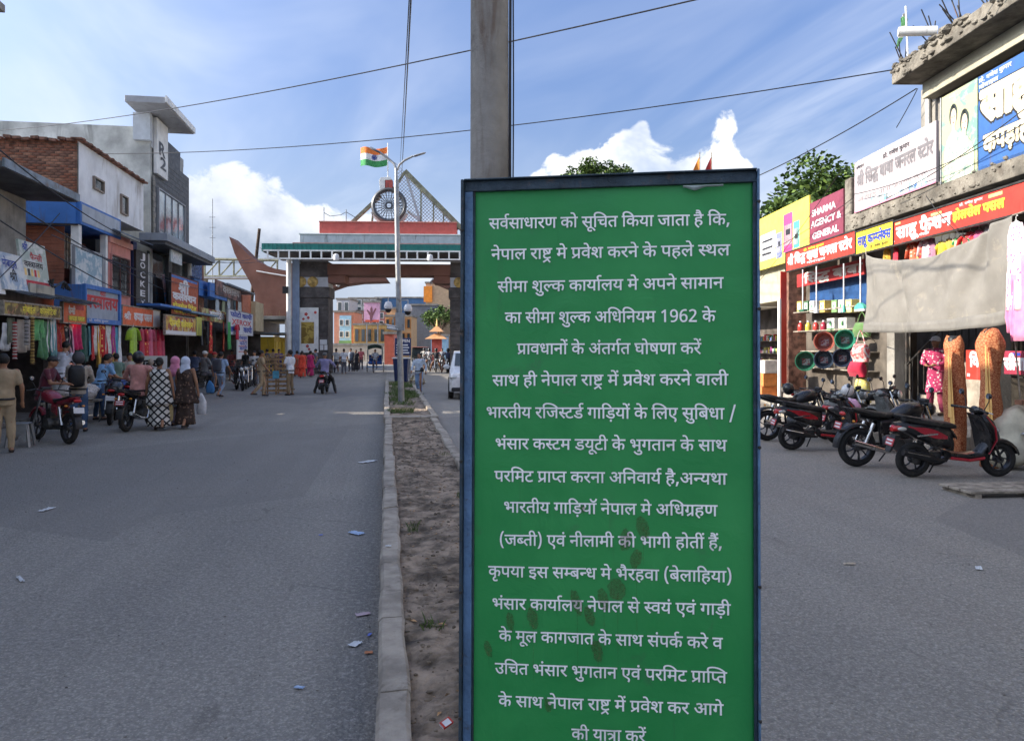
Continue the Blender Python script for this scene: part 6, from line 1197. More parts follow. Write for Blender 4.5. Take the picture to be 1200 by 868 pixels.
# poster with two women, plain generic figures
s0, zt = PX('R', 1103.5, 115, -.62); _, zb = PX('R', 1103.5, 216, -.62); s1 = uR(1145, -.62)
t = thing('billboard', 'greenish billboard picturing two women in pale dresses', 'billboard', RP(s0, -.62, zb), TR); w, h = s1-s0, zt-zb
M_pg = pattern_mat('billboard_green_print', (.16, .30, .25), (.42, .42, .24), 2.2, 'print', c2=(.28, .40, .32))
MB().box(0, w, 0, .08, 0, h).build('panel', M_pg, t)
def flat(poly, y, m, nm='printed_figure'): MB().prism([(p[0]*w, p[1]*h) for p in poly], y, y-.0015).build(nm, m, t)
M_pf = mat('print_skin', (.60, .45, .32), .6); M_ph = mat('print_hair', (.03, .04, .04), .6); M_pd = pattern_mat('print_dress', (.30, .40, .28), (.62, .60, .46), 7, 'print', c2=(.20, .30, .26))
def oval(cx, cy, rx, ry, n=20): return [(cx+rx*cos(2*pi*k/n), cy+ry*sin(2*pi*k/n)) for k in range(n)]
for (cx, cy, lay) in ((.34, .70, 0), (.66, .58, 1)):
    y = -.002-.007*lay
    flat([(cx-.26, 0), (cx-.27, cy*.45), (cx-.20, cy-.24), (cx-.07, cy-.15), (cx+.07, cy-.15), (cx+.20, cy-.24), (cx+.26, cy*.45), (min(.99, cx+.27), 0)], y, M_pd)
    flat(oval(cx, cy+.035, .115, .125), y-.0018, M_ph); flat(oval(cx+.01, cy, .080, .105), y-.0036, M_pf); flat([(cx-.04, cy-.17), (cx-.035, cy-.07), (cx+.045, cy-.07), (cx+.05, cy-.17)], y-.0018, M_pf)
    for e in (-.028, .042): flat(oval(cx+e, cy+.012, .016, .008, 8), y-.0054, M_ph)
    flat(oval(cx+.01, cy-.055, .022, .010, 8), y-.0054, mat('print_lips', (.35, .08, .07), .6) if 'print_lips' not in bpy.data.materials else bpy.data.materials['print_lips'])
    flat(oval(cx, cy+.115, .05, .04), y-.0018, M_ph)
MB().box(-.03, 0-.001, -.02, .1, 0, h).build('frame', M_grey, t)
s0b, zt = PX('R', 1146.2, 94, -.62); _, zb2 = PX('R', 1146.2, 201, -.62)
t = thing('billboard', 'large blue billboard with cream Hindi lettering at the top right', 'billboard', RP(s0b, -.62, zb), TR)
wb = 4.6; MB().box(0, wb, 0, .08, 0, h).build('panel', paint(.035, .11, .32, .1), t)
letter(t, "साहू", .10, 1.42, h*.50, h*.30, M_lblack, -.003, 110); letter(t, "साहू", .10, 1.42, h*.505, h*.30, M_lcream, -.008, 70)
letter(t, "कपड़ाहरू क", .16, 1.95, h*.16, h*.17, M_lblack, -.003, 90); letter(t, "कपड़ाहरू क", .16, 1.95, h*.165, h*.17, M_lcream, -.008, 45)
letter(t, "प्रो. गणेश कुमार", .02, .90, h*.93, h*.04, M_lwhite, -.004, 12); letter(t, "मोबाइल", .02, .55, h*.86, h*.04, M_lwhite, -.004, 12)
# pennant on the slab
fp = thing('roof_flagpole', 'leaning white pole with a limp pale flag on the roof slab corner', 'flag', RP(-16.1, -.62, 7.80), TR)
a = Wp(1056, 88, 16.7)-Wp(1051, 30, 16.7)
MB().path([(0, 0, 0), (-.05, 0, .6), (-.10, 0, 1.25)], .02, 8).build('pole', M_white, fp, smooth=True)
MB().sheet(lambda u, v: (-.10-.06*u-.30*u*(1-v)*.9-.05*v, .05*sin(v*7+u*4), 1.15-.10*u-.62*(1-v)*(.35+.65*u)), 8, 10, .006).build('flag_cloth', pattern_mat('flag_cloth_stripes', (.55, .55, .50), (.10, .28, .12), 2.6, 'stripes'), fp, smooth=True)

# yellow wall with the maroon agency sign
Yb = Row('R', 'yellow_shop_building', 'shop building wrapped in a bright yellow printed fascia', -34)
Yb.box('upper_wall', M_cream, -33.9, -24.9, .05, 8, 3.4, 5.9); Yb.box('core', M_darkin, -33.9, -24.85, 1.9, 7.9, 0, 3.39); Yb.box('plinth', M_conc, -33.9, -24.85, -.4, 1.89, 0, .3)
s0, z1 = PX('R', 870, 268, -.22); _, z0 = PX('R', 949, 289, -.22)
t = sign('R', 872, 948, 266, 322, -.25, paint(.82, .68, .10, .1), 'bright yellow printed fascia sign with pink and teal packet pictures', [], extra=[(.30, .54, .16, .66, M_lwhite), (.555, .64, .12, .58, paint(.20, .22, .50)), (.57, .625, .22, .48, M_lwhite), (.66, .79, .18, .86, paint(.62, .06, .20)), (.675, .775, .30, .66, M_lwhite), (.80, .88, .20, .66, paint(.08, .42, .40)), (.81, .87, .26, .54, M_lwhite)])
wy = t.children[0].dimensions.x; hy = t.children[0].dimensions.z
for (a, b, c, d) in ((.33, .50, .50, .54), (.33, .50, .36, .40), (.33, .48, .25, .29), (.585, .612, .34, .42), (.695, .755, .48, .58), (.82, .86, .36, .44)): MB().box(a*wy, b*wy, -.006, -.0032, c*hy, d*hy).build('printed_word', M_lblack, t)
sign('R', 948.6, 988, 239, 288, -.28, paint(.20, .04, .07, .12), 'maroon sign reading SHARMA AGENCY & GENERAL in white', [("SHARMA", .08, .80, .66, .15, M_lwhite, 75), ("AGENCY &", .05, .95, .40, .15, M_lwhite, 75), ("GENERAL", .10, .88, .12, .15, M_lwhite, 75)])
tr = Yb.mb()
for k in range(3): Yb.box('awning', [fab(.50, .46, .36), fab(.30, .45, .55), fab(.55, .50, .38)][k], -33+k*2.5, -30.7+k*2.5, -1.5+.15*k, .04, 3.05+.06*k, 3.09+.06*k)
for k in range(9):
    o = cloth_sheet(.9, .35, rr, fold=.06).build('awning_flap', fab(*[(.50, .46, .38), (.28, .42, .55), (.60, .55, .42)][k % 3]), Yb.root, smooth='all'); o.location = (1.0+k*.95, -1.52, 3.08)
Yb.mb().path([(-26.0, -1.4, 3.1), (-26.0, -1.4, 0)], .035, 8).build('awning_post', M_white, Yb.root)
shelf_stock(Yb, -33.5, -25.2, 1.85, (.6, 1.1, 1.6, 2.1), rr)
plain_house('R', -46, -34.2, 6.8, paint(.50, .40, .28, .3), 'tan two storey shop house on the right hidden behind the notice board', depth=10)
plain_house('R', -60, -46.2, 8.2, paint(.40, .46, .50, .3), 'blue grey shop house on the right near the gate', depth=10)
plain_house('R', -2.8, 8, 8.2, M_cream, 'cream shop house on the right beside the camera', depth=9)
# vertical red strip sign with single letters
s0, zt = PX('R', 921, 318.5, -.9); _, zb = PX('R', 921, 449, -.9)
t = thing('strip_sign', 'tall narrow red strip sign of stacked yellow and white Hindi letters', 'sign', RP(s0, -.9, zb), TR-RAD(60)); h = zt-zb; w = .25
MB().box(0, w, 0, .02, 0, h).build('panel', M_red, t)
seq = ["श्री", "सि", "द्ध", "बा", "बा", "ज", "न", "र", "ल", "स्टो", "र"]
for i, ch in enumerate(seq): letter(t, ch, w*.22, w*.78, h*(1-(i+.8)/11), h/11*.52, M_lyel if i in (0, 3, 4, 9, 10) else M_lwhite, -.004, 60)
# general store interior
def shelf_R(z, u0, u1, d=.28): R.box('shelf', M_oldwood, u0, u1, d-.32, d+.2, z-.03, z)
for px, py in ((931, 366), (931, 388)): shelf_R(PX('R', 931, py, 0)[1], uR(931), uR(1006))
for z in (1.25, 1.75): shelf_R(z, uR(931), uR(1006), .5)
R.box('store_poster', mat('store_blue', (.02, .07, .20), .5), uR(931), uR(1014), .48, .52, 2.95, 3.95); 
bn = R.box('store_banner', paint(.36, .03, .03, .1), uR(930), uR(1008), .10, .14, 3.72, 4.12)
letter(R.root, "सिद्ध बाबा", 1.3, 5.1, 3.80, .22, paint(.55, .5, .45), .095, 40)
for i, (px, c) in enumerate(((937, (.55, .38, .08)), (945, (.05, .14, .06)), (952, (.55, .56, .55)), (964, (.58, .40, .10)), (978, (.15, .28, .10)), (986, (.60, .60, .55)), (995, (.62, .55, .20)))):
    u = uR(px); z = PX('R', px, 366, 0)[1]; bx = thing('carton', ('amber', 'dark green', 'white', 'orange and white', 'green striped', 'cream', 'pale yellow')[i]+' printed carton on the upper shelf of the general store', 'carton', RP(u, .1, z), TR, 'cartons on the store shelves')
    MB().box(-.17, .17, -.12, .12, 0, .34).build('box', fab(*c), bx, bev=.004); MB().box(-.11, .11, -.124, -.1205, .08, .28).build('label', M_lwhite, bx); MB().lathe([(.045, -.127), (.045, -.1245)], (0, 0, .18), 12, 'y').build('printed_ring', fab(.05, .30, .10), bx)
def bottle(px, py, c, label, h=.30):
    u, z = PX('R', px, py, .05); t = thing('bottle', label, 'bottle', RP(u, .05, z), TR, 'bottles on the store shelf')
    MB().lathe([(.07, 0), (.085, .02), (.085, h*.6), (.05, h*.8), (.03, h*.85), (.03, h)], n=14).build('body', gloss(*c), t, smooth=True); MB().lathe([(.035, h*.9), (.035, h*1.04)], n=10).build('cap', M_lwhite, t)
for i, (px, c, nm) in enumerate(((938, (.50, .04, .03), 'red'), (947, (.62, .50, .08), 'yellow'), (956, (.52, .05, .04), 'orange red'), (965, (.35, .03, .06), 'dark crimson'))): bottle(px, 388, c, nm+' squat detergent bottle on the lower store shelf')
for px, nm in ((976, 'left'), (990, 'right')):
    u, z = PX('R', px, 388, .05); bx = thing('carton', f'white and green carton standing {"beside the crimson bottle" if nm=="left" else "at the end of the lower store shelf"}', 'carton', RP(u, .1, z), TR, 'cartons on the store shelves'); MB().box(-.24, .24, -.12, .12, 0, .36).build('box', fab(.58, .58, .52), bx, bev=.004); MB().box(-.24, .24, -.123, -.1205, 0, .08).build('green_band', fab(.06, .25, .06), bx); MB().lathe([(.06, -.127), (.06, -.1245)], (0, 0, .21), 12, 'y').build('printed_ring', fab(.10, .35, .10), bx)
def tub(px, py, r_px, cout, label):
    d = -.25; u, z = PX('R', px, py, d); r = r_px*YR(px, d)/F
    P = RP(u, d, z); t = thing('plastic_tub', label, 'tub', P, 0, 'plastic tubs hung mouth out on the store front'); t.rotation_euler = (pi/2, 0, atan2(P.x, -P.y+0)*-1 if False else RAD(-25))
    MB().lathe([(r*.70, -.34), (r*.72, -.335), (r, -.02), (r*1.06, -.015), (r*1.06, .01), (r*.97, .01), (r*.93, -.02), (r*.66, -.32), (.001, -.32)], n=28, cap=False).build('tub_wall', gloss(*cout), t, smooth=True)
    MB().lathe([(r*.70, -.345), (.001, -.345)], n=28, cap=False).build('tub_base', gloss(*cout), t)
    MB().cbox((0, -.1*r, -.30), (r*.8, r*.7, .01)).build('paper_label', pattern_mat('tub_label', (.55, .55, .55), (.35, .06, .05), 12, 'print', c2=(.05, .12, .40)) if 'tub_label' not in bpy.data.materials else bpy.data.materials['tub_label'], t)
tub(965.5, 400, 11, (.36, .10, .07), 'maroon plastic tub in the upper pair hung on the store front')
tub(990, 397.5, 11, (.03, .22, .14), 'green plastic tub in the upper pair hung on the store front')
tub(943.5, 423, 11, (.02, .12, .07), 'dark green plastic tub first in the lower row of three')
tub(965, 421, 10.5, (.03, .05, .08), 'black plastic tub in the middle of the lower row')
tub(987, 419, 10.5, (.02, .03, .06), 'black plastic tub last in the lower row')
def mop(px, y1, y0, head, label):
    d = -.75; u, zt = PX('R', px, y1, d); _, zb = PX('R', px, y0, d); t = thing('mop', label, 'mop', RP(u, d, zb), TR, 'mops hung from the fascia of the general store')
    MB().tube((0, 0, .05), (0, 0, zt-zb), .018, n=8).build('handle', M_lwhite, t, smooth=True)
    if head == 'wide': MB().prism([(-.25, 0), (.25, 0), (.22, .07), (.05, .14), (-.05, .14), (-.22, .07)], -.04, .04).build('head', gloss(.10, .48, .36), t); MB().box(-.25, .25, -.03, .03, -.05, -.001).build('blade', M_lwhite, t)
    elif head == 'flat': MB().box(-.20, .20, -.05, .05, 0, .06).build('head', gloss(.03, .14, .08), t, bev=.01)
    else: MB().lathe([(.02, .14), (.06, .02), (.07, -.04)], n=12).build('head', gloss(.06, .40, .30) if head == 'g' else M_lwhite, t, smooth=True)
mop(940.5, 316, 365, 'flat', 'white handled mop with flat dark green head, leftmost of the hanging mops'); mop(956.5, 312, 365, 'w', 'white handled mop with small white head'); mop(988.5, 309, 364, 'g', 'white handled mop with small green head'); mop(1008, 301, 362, 'wide', 'white handled floor wiper with wide light green head')
wp = thing('awning_post', 'slim white post standing left of the red strip sign', 'post', RP(uR(913, -1.5), -1.5, 0), TR); MB().tube((0, 0, 0), (0, 0, 3.2), .05, n=12).build('pole', M_white, wp, smooth=True)
for k, (z, c, lb) in enumerate(((.46, (.62, .18, .04), 'lowest orange printed carton of the stack by the white post'), (.86, (.64, .22, .05), 'upper orange printed carton of the stack by the white post'), (1.26, (.60, .56, .50), 'pale carton topmost of the stack by the white post'))):
    t = thing('carton', lb, 'carton', RP(uR(899, -.9)+.02*k, -.9, z-.2), TR+.08*k, 'cartons stacked by the white post'); MB().box(-.38, .38, -.3, .3, 0, .39).build('box', fab(*c), t, bev=.006); MB().box(-.22, .16, -.304, -.3005, .12, .28).build('label', M_lwhite, t)
# tarp
xs = []
def tarp(u, v):
    U = -17.1+5.05*u; top = 3.92+.02*u - .38*sin(pi*u)**1.0*(1-.15*u) ; bot = 2.20+.04*u-.06*sin(pi*u)+.05*max(0, u-.85)*6
    z = bot+(top-bot)*v
    d = -1.1 + .10*sin(u*9+v*2.2)*(1-v*.6)*.6 + .05*sin(u*23+2*v) + .10*math.exp(-((u-.34-.02*sin(v*6))/.035)**2)*(1-abs(v-.45)) - .05*math.exp(-((u-.37)/.03)**2) + .02*noise.noise((u*8, v*5, 0))
    for k in range(6): d += .028*sin((u-1)*(14+4*k)/(1.15-v*.75)+k)*(u**1.5)*.5
    return (U, d, z)
tp = MB(); tp.sheet(tarp, 120, 36, .006)
ta = thing('tarpaulin', 'large grey white cloth tarpaulin hung across the shop front as a sunshade', 'tarpaulin', RP(0), TR)
M_tarp = mat('tarp_cloth', (.20, .19, .172), .9, 0, .07, 2, .25, 60, dirt=.3, dcol=(.30, .27, .22), dsc=1.2)
tp.build('cloth', M_tarp, ta, smooth='all'); hm = MB().sheet(lambda u, v: (lambda p: (p[0], p[1]-.012, p[2]-.002))(tarp(u, v*.14)), 120, 3, .008); hm.build('hem', mat('tarp_hem', (.18, .172, .157), .9, 0, .08, 3, dirt=.3, dcol=(.30, .27, .22)), ta, smooth='all')
for pp in (((0, 1), (-17.6, -.8, 4.15)), ((1, 1), (-11.7, -.7, 4.1)), ((0, 0), (-18.2, -.3, 2.0)), ((1, 0), (-11.95, -1.05, .9))): MB().path([tarp(*pp[0]), pp[1]], .011, 6).build('rope', M_oldwood, ta)
# clothes under the fascia
GR = 'garments hung under the right fascia'
M_pinkf = pattern_mat('pink_floral_cloth', (.72, .60, .62), (.60, .12, .25), 16, 'floral'); M_orf = pattern_mat('red_orange_print', (.60, .12, .06), (.70, .55, .40), 14, 'floral')
for px, y0_, w, h, m_, lb in ((1039, 292, .35, .42, fab(.62, .36, .05), 'small amber frock first under the fascia beside the tarpaulin'), (1050, 291, .38, .48, fab(.60, .03, .06), 'small scarlet frock second under the fascia'),
    (1070, 284, .42, .9, M_orf, 'red and cream printed dress under the fascia above the tarpaulin'), (1078, 283, .38, .9, M_redflor, 'red floral dress squeezed between printed dresses above the tarpaulin'), (1085, 281, .42, .9, M_pinkf, 'pink floral dress above the middle of the tarpaulin'), (1092, 280, .4, .85, fab(.38, .18, .28), 'dusky mauve dress above the tarpaulin'),
    (1103, 284, .5, .7, fab(.72, .55, .04), 'bright yellow top above the tarpaulin'), (1112, 281, .45, .7, fab(.52, .36, .06), 'ochre top beside the bright yellow one'), (1119, 281, .45, .6, fab(.60, .50, .30), 'sand coloured top above the tarpaulin'), (1128, 277, .6, .8, fab(.05, .32, .12), 'green top above the tarpaulin'), (1137, 273, .6, .8, fab(.62, .04, .04), 'bright red top beside the green one'), (1147, 271, .6, .6, fab(.60, .10, .22), 'magenta top above the right half of the tarpaulin'), (1158, 267, .55, .6, fab(.55, .55, .58), 'grey white top near the right end of the tarpaulin')):
    d = -.35; u, z = PX('R', px, y0_, d); hang_garment('R', u, d, z, w, h, m_, lb, GR, rng=rr, sleeves=w > .4, rot=rr.uniform(-.3, .3))
for px, y0_, w, h, m_, lb in ((1190, 262, .62, 1.35, M_pinkf, 'long pink floral dress hanging at the right edge beside the tarpaulin'), (1198, 300, .55, 1.3, fab(.70, .22, .38), 'plain pink gown hanging at the right edge')):
    d = -1.15; u, z = PX('R', px, y0_, d); hang_garment('R', u, d, z, w, h, m_, lb, GR, rng=rr, sleeves=False)
for k, (px, y0_, y1_) in enumerate(((1183, 322, 388), (1188, 322, 398))):
    d = -1.2; u, z = PX('R', px, y0_, d); _, zb = PX('R', px, y1_, d); o = cloth_sheet(.10, z-zb, rr, fold=.02).build('hanging_scarf', fab(.68, .20, .36), smooth='all'); o.location = RP(u, d, z); o.rotation_euler.z = TR; tag(o, ('shorter', 'longer')[k]+' pink scarf dangling beside the tarpaulin', 'scarf', GR)
# orange wrapped rolls
M_net = pattern_mat('orange_net_print', (.48, .20, .09), (.28, .06, .02), 22, 'net')
def wrap(px, yt, yb, w, d, label, seed):
    u, zt = PX('R', px, yt, d); _, zb = PX('R', px, yb, d); r = w*YR(px, d)/F/2; zb = .0; h = zt-zb; mb = MB(); rs = []
    for i in range(30):
        v = i/29; q = r*(.70+.22*v+.14*sin(v*4.2+seed)+.07*sin(v*13+seed)) * (1 if v < .9 else 1-.35*((v-.9)/.1)**2)
        cx = .14*r*sin(v*3+seed); rs.append([(cx+q*cos(a)*(1+.07*sin(3*a+v*14)+.05*sin(7*a+v*31)), q*.8*sin(a)*(1+.07*sin(4*a-v*9)+.05*sin(9*a-v*26)), h*v+(.05*sin(2*a+seed) if v > .8 else 0)) for a in [2*pi*k/44 for k in range(44)]])
    t = thing('mannequin', label, 'mannequin', RP(u, d, zb), TR, 'wrapped mannequins on the shop step'); mb.rings(rs).build('cloth_wrap', M_net, t, smooth='all')
    MB().lathe([(r*.45, h*.97), (r*.42, h*1.0), (r*.2, h*1.02)], n=16).build('neck_stump', M_black, t, smooth=True)  # black neck, its colour also carrying the tarpaulin's shadow
    for k in range(2):
        o = MB().sheet(lambda a, b: (r*.55+.05*a+.12*a*(1-b)+r*.3*k, -r*.75-.03*a, h*.9-h*.55*(1-b)-.12*k), 4, 10, .006).build('trailing_fold', mat('orange_cloth', (.70, .42, .14), .8) if 'orange_cloth' not in bpy.data.materials else bpy.data.materials['orange_cloth'], t, smooth=True)
wrap(1117, 396, 500, 31, -1.5, 'left orange net patterned cloth wrapped around a shop mannequin', 0.4); wrap(1161, 388, 500, 36, -1.45, 'right taller orange net patterned cloth wrapped mannequin, beside the pale sack', 2.2)
sign('R', 1131.5, 1148, 410, 444, -.62, M_red, 'square red sign between the two orange wrapped mannequins', [("वि", .30, .95, .45, .34, M_lwhite, 50)], extra=[(.1, .3, .1, .2, M_lwhite)])
sign('R', 1176, 1202, 411, 438, -.8, paint(.30, .03, .06), 'dark crimson sign with white Hindi at the right edge', [("सीना", .02, .98, .22, .45, M_lwhite, 55)], extra=[(.35, .5, .80, .92, M_lblue), (.6, .75, .80, .92, M_lblue)])
# pale sack
mb = MB(); rs = []
for i in range(16):
    v = i/15; q = .38*sqrt(max(.02, 1-(2*v-1)**4))*(1-.25*v); rs.append([(q*cos(a)*1.15+.25*v, q*sin(a)*.85, .95*v) for a in [2*pi*k/26 for k in range(26)]])
t = thing('sack', 'big pale cream sack leaning by the right edge of the picture', 'sack', (7.62, 11.9, .02), .2); mb.rings(rs).build('sack_body', mat('sack_cloth', (.60, .56, .44), .85, 0, .1, 4, .5, 12), t, smooth='all', crumple=.06, cs=5)
MB().torus((0, 0, 0), .07, .02, 'z', 16, 6).build('seal_patch', M_grey, t).location = (.1, -.34, .55)
bk = thing('brick', 'loose brick lying on top of the pale sack', 'brick', (7.86, 11.78, 1.0), .3); MB().box(-.13, .13, -.06, .06, 0, .07).build('brick_block', M_br[2], bk, bev=.006)
# pile of wooden planks on the road
pk = thing('plank_pallet', 'flat pallet of three weathered planks lying on the road at the right edge', 'pallet', G(1160, 578), .10)
for i, (y, l) in enumerate(((-.20, 1.55), (0.02, 1.62), (.23, 1.5))): MB().box(-.48, -.48+l, y-.095, y+.095, .055, .085).build('plank', M_oldwood, pk, bev=.004)
for x in (-.38, .35, .95): MB().box(x-.04, x+.04, -.30, .33, .0, .054).build('batten', M_oldwood, pk)
# bags hung at the post
def bag(px, yt, w, h, c, label, d=-1.0, m_=None):
    u, z = PX('R', px, yt, d); t = thing('handbag', label, 'bag', RP(u, d, z), TR+.2, 'bags hung at the general store'); m_ = m_ or fab(*c)
    rs = []
    for i in range(10):
        v = i/9; q = .06+.10*sin(pi*min(1, v*1.1))*.8; ww = w/2*(.8+.2*v); rs.append([(ww*math.copysign(abs(cos(a))**.5, cos(a)), q*math.copysign(abs(sin(a))**.7, sin(a)), -h*v) for a in [2*pi*k/24 for k in range(24)]])
    MB().rings(rs).build('bag_body', m_, t, smooth='all', crumple=.02); MB().path([(-w*.3, 0, 0), (-w*.15, 0, h*.5), (0, 0, h*.75), (w*.15, 0, h*.5), (w*.3, 0, 0)], .012, 6).build('strap', m_, t, smooth=True)
bag(1008, 403, .50, .42, None, 'white printed shopping bag hung above the red bag', m_=pattern_mat('white_bag_print', (.62, .60, .56), (.50, .10, .10), 6, 'print', c2=(.6, .58, .55))); bag(1004, 424, .52, .34, (.42, .01, .04), 'dark red handbag hung below the white printed bag', d=-1.05)
bag(1010, 378, .55, .35, (.10, .20, .06), 'olive green rucksack hung in the shadow right of the mops', d=-.5)
# tree behind the right shops and behind the board
M_leaf = [mat('leaf_dark', (.045, .085, .02), .7, 0, .3, 3), mat('leaf_mid', (.075, .13, .028), .7, 0, .3, 3), mat('leaf_light', (.11, .17, .035), .7, 0, .3, 3)]
M_bark = mat('bark', (.14, .10, .07), .95, 0, .3, 4, .8, 14)
def tree(name, loc, h, cr, label, n=3200, seed=1, leaf=.16, clumps=22, cz=.68, flat=.75, grp=None):
    rg = random.Random(seed); t = thing(name, label, 'tree', loc, 0, grp)
    th = h*cz-cr*.45; pts = [(0, 0, -.2), (.05*h*.1, 0, th*.4), (-.03*h*.2, .1, th*.8), (.1, 0, th*1.1)]
    MB().path(pts, [h*.035, h*.028, h*.022, h*.015], 10).build('trunk', M_bark, t, smooth=True)
    cls = []; lim = MB()
    for i in range(clumps):
        a = rg.uniform(0, 6.28); el = rg.uniform(-.35, 1.3); rr_ = cr*rg.uniform(.55, 1.0)
        c = Vector((rr_*cos(a)*cos(el), rr_*sin(a)*cos(el), h*cz+rr_*sin(el)*flat)); cls.append((c, cr*rg.uniform(.22, .42)))
        lim.path([(0, 0, th*rg.uniform(.7, 1.05)), tuple(c*.5+Vector((0, 0, th*.42))), tuple(c)], [h*.012, h*.008, h*.003], 6)
    lim.build('limb', M_bark, t)
    bs = [MB(), MB(), MB()]
    for i in range(n):
        c, r_ = cls[rg.randrange(clumps)]; v = Vector((rg.gauss(0, 1), rg.gauss(0, 1), rg.gauss(0, 1))).normalized()*r_*rg.random()**.45; p = c+v
        a = rg.uniform(0, 6.28); b = rg.uniform(-.9, .9); l = leaf*rg.uniform(.6, 1.3); d1 = Vector((cos(a)*cos(b), sin(a)*cos(b), sin(b)))*l; d2 = d1.cross(Vector((rg.uniform(-1, 1), rg.uniform(-1, 1), 1))).normalized()*l*.42
        bs[rg.randrange(3)].add([p-d1*.5, p+d2, p+d1*.6, p-d2], [(0, 1, 2, 3)])
    for k in range(3): bs[k].build('crown', M_leaf[k], t)
    return t
q = Wp(955, 260, 34); tree('leafy_tree', (q.x, q.y, 0), 8.7, 3.9, 'leafy green tree low behind the maroon agency sign', n=24000, seed=3, leaf=.22, clumps=44, cz=.70)
q = Wp(893, 260, 40); tree('leafy_tree', (q.x, q.y, 0), 6.6, 2.2, 'smaller leafy tree just right of the notice board', n=5000, seed=5, leaf=.18)
q = Wp(703, 200, 46); tree('leafy_tree', (q.x, q.y, 0), 13.6, 1.9, 'sparse tree top showing above the notice board', n=4500, seed=9, leaf=.17, clumps=18, cz=.86)
# small house with two pennants behind the board
plain_house('R', -74, -60.4, 9.6, paint(.5, .35, .2, .3), 'ochre temple annexe on the right beyond the shop houses', depth=10, floors=3)
for px, c, lb in ((820, (.65, .22, .03), 'orange cloth pennant on a thin stick above the notice board'), (834, (.40, .03, .03), 'dark red cloth pennant on a thin stick above the notice board')):
    q = Wp(px, 192, 62); t = thing('pennant', lb, 'flag', (q.x, q.y, 9.7), 0); MB().tube((0, 0, 0), (0, 0, 7.8), .04, n=6).build('stick', M_oldwood, t)
    MB().sheet(lambda u, v: (-1.0*u*(1-.3*v), .1*sin(u*5), 6.0+1.5*v*(1-u*.85)-.2*u), 6, 6, .01).build('cloth', fab(*c), t)

# ============================================================ THE GATE and what is seen through it
gc = G(458, 437.3); GY = 53.0
gt = thing('border_gate', 'wide border gate with red band, spoked wheel and lattice triangle on top', 'gate', ((458-CX)/F*GY, GY, 0), RAD(3))
def gx(px): return (px-458)*GY/F
def gz(py): return CAMH+(HZ-py)*GY/F
M_slate = mat('slate_cladding', (.085, .075, .072), .8, 0, .25, 1.5, .3, 12, dirt=.3, dcol=(.2, .18, .16))
M_teal = paint(.02, .17, .15, .3, .6); M_bandred = paint(.46, .10, .085, .3, .8); M_gslab = paint(.46, .47, .50, .35, .85); M_brown = mat('brown_tile', (.20, .095, .07), .9, 0, .12, .6, .3, 5, dirt=.2)
def gb(nm, m, a, b, c, d, e, f, bev=0, par=None): return MB().box(a, b, c, d, e, f).build(nm, m, par or gt, bev=bev)
for sgn in (-1, 1):
    x0, x1 = (gx(357), gx(388)) if sgn < 0 else (-gx(388), -gx(357))
    p = gb('pillar', M_slate, x0, x1, -.9, .9, 0, 7.6)
    for k in range(17): gb('stone_course', M_slate, x0-.03, x1+.03, -.94+.004*(k % 2), -.905, .15+k*.30, .42+k*.30, 0, p)
    gb('cap_band', M_slate, x0-.12, x1+.12, -1.02, 1.0, gz(350), gz(338), .02, p); gb('medallion_band', M_gslab, x0-.02, x1+.02, -.96, .92, gz(337.6), gz(326.5), 0, p); gb('top_band', M_slate, x0-.1, x1+.1, -1.0, 1.0, gz(326), gz(312), 0, p)
    for q in (.32, .82) if sgn > 0 else (.45, .0+.02): MB().lathe([(.001, -1.0), (.33, -1.0), (.36, -.98), (.36, -.961)], (x0+(x1-x0)*q, 0, gz(332)), 24, 'y').build('medallion', mat('gold_relief', (.42, .28, .09), .5, .3, .3, 5, .8, 20), p, smooth=True)
    px_ = gb('round_pillar', M_gslab, 0, .01, 0, .01, 0, .01); bpy.data.objects.remove(px_)
    xc = gx(345) if sgn < 0 else -gx(345); MB().lathe([(.17, 0), (.17, gz(306))], (xc, -1.2, 0), 16).build('steel_post', M_white, gt, smooth=True)
    a, b = (gx(348.2), gx(356.3)) if sgn < 0 else (-gx(356.3), -gx(348.2)); gb('blue_pillar', paint(.24, .31, .43, .3), a, b, -1.1, -.3, 0, gz(306), .02)
    gb('black_box', M_black, (gx(339) if sgn < 0 else -gx(345)), (gx(345) if sgn < 0 else -gx(339)), -1.55, -1.38, gz(346), gz(338), .01)
pn = gb('notice_panel', M_white, gx(356), gx(377.5), -1.0, -.945, gz(413), gz(361.5), .01)
gb('gold_picture', pattern_mat('gold_picture_print', (.45, .33, .08), (.20, .13, .03), 2.5, 'print'), gx(358), gx(372.5), -1.02, -1.001, gz(402.5), gz(378), 0, pn)
for (x, z, r) in ((363.5, 369, .12), (366, 373, .10), (360.5, 374.5, .09), (374, 367, .10), (365, 405.5, .11), (367, 409, .09)):
    for k in range(5): MB().lathe([(.001, -1.012), (r*.45, -1.012), (r*.45, -1.0015)], (gx(x)+r*.55*cos(k*1.257), 0, gz(z)+r*.55*sin(k*1.257)), 10, 'y').build('petal', mat('flower_red', (.50, .06, .05), .6) if 'flower_red' not in bpy.data.materials else bpy.data.materials['flower_red'], pn)
for i, (a, b, c, d) in enumerate(((379, 387, 398, 403.5), (379, 383, 404, 410), (384, 387.5, 404, 410))): gb('pasted_paper', M_lwhite, gx(a), gx(b), -.965, -.95, gz(d), gz(c))
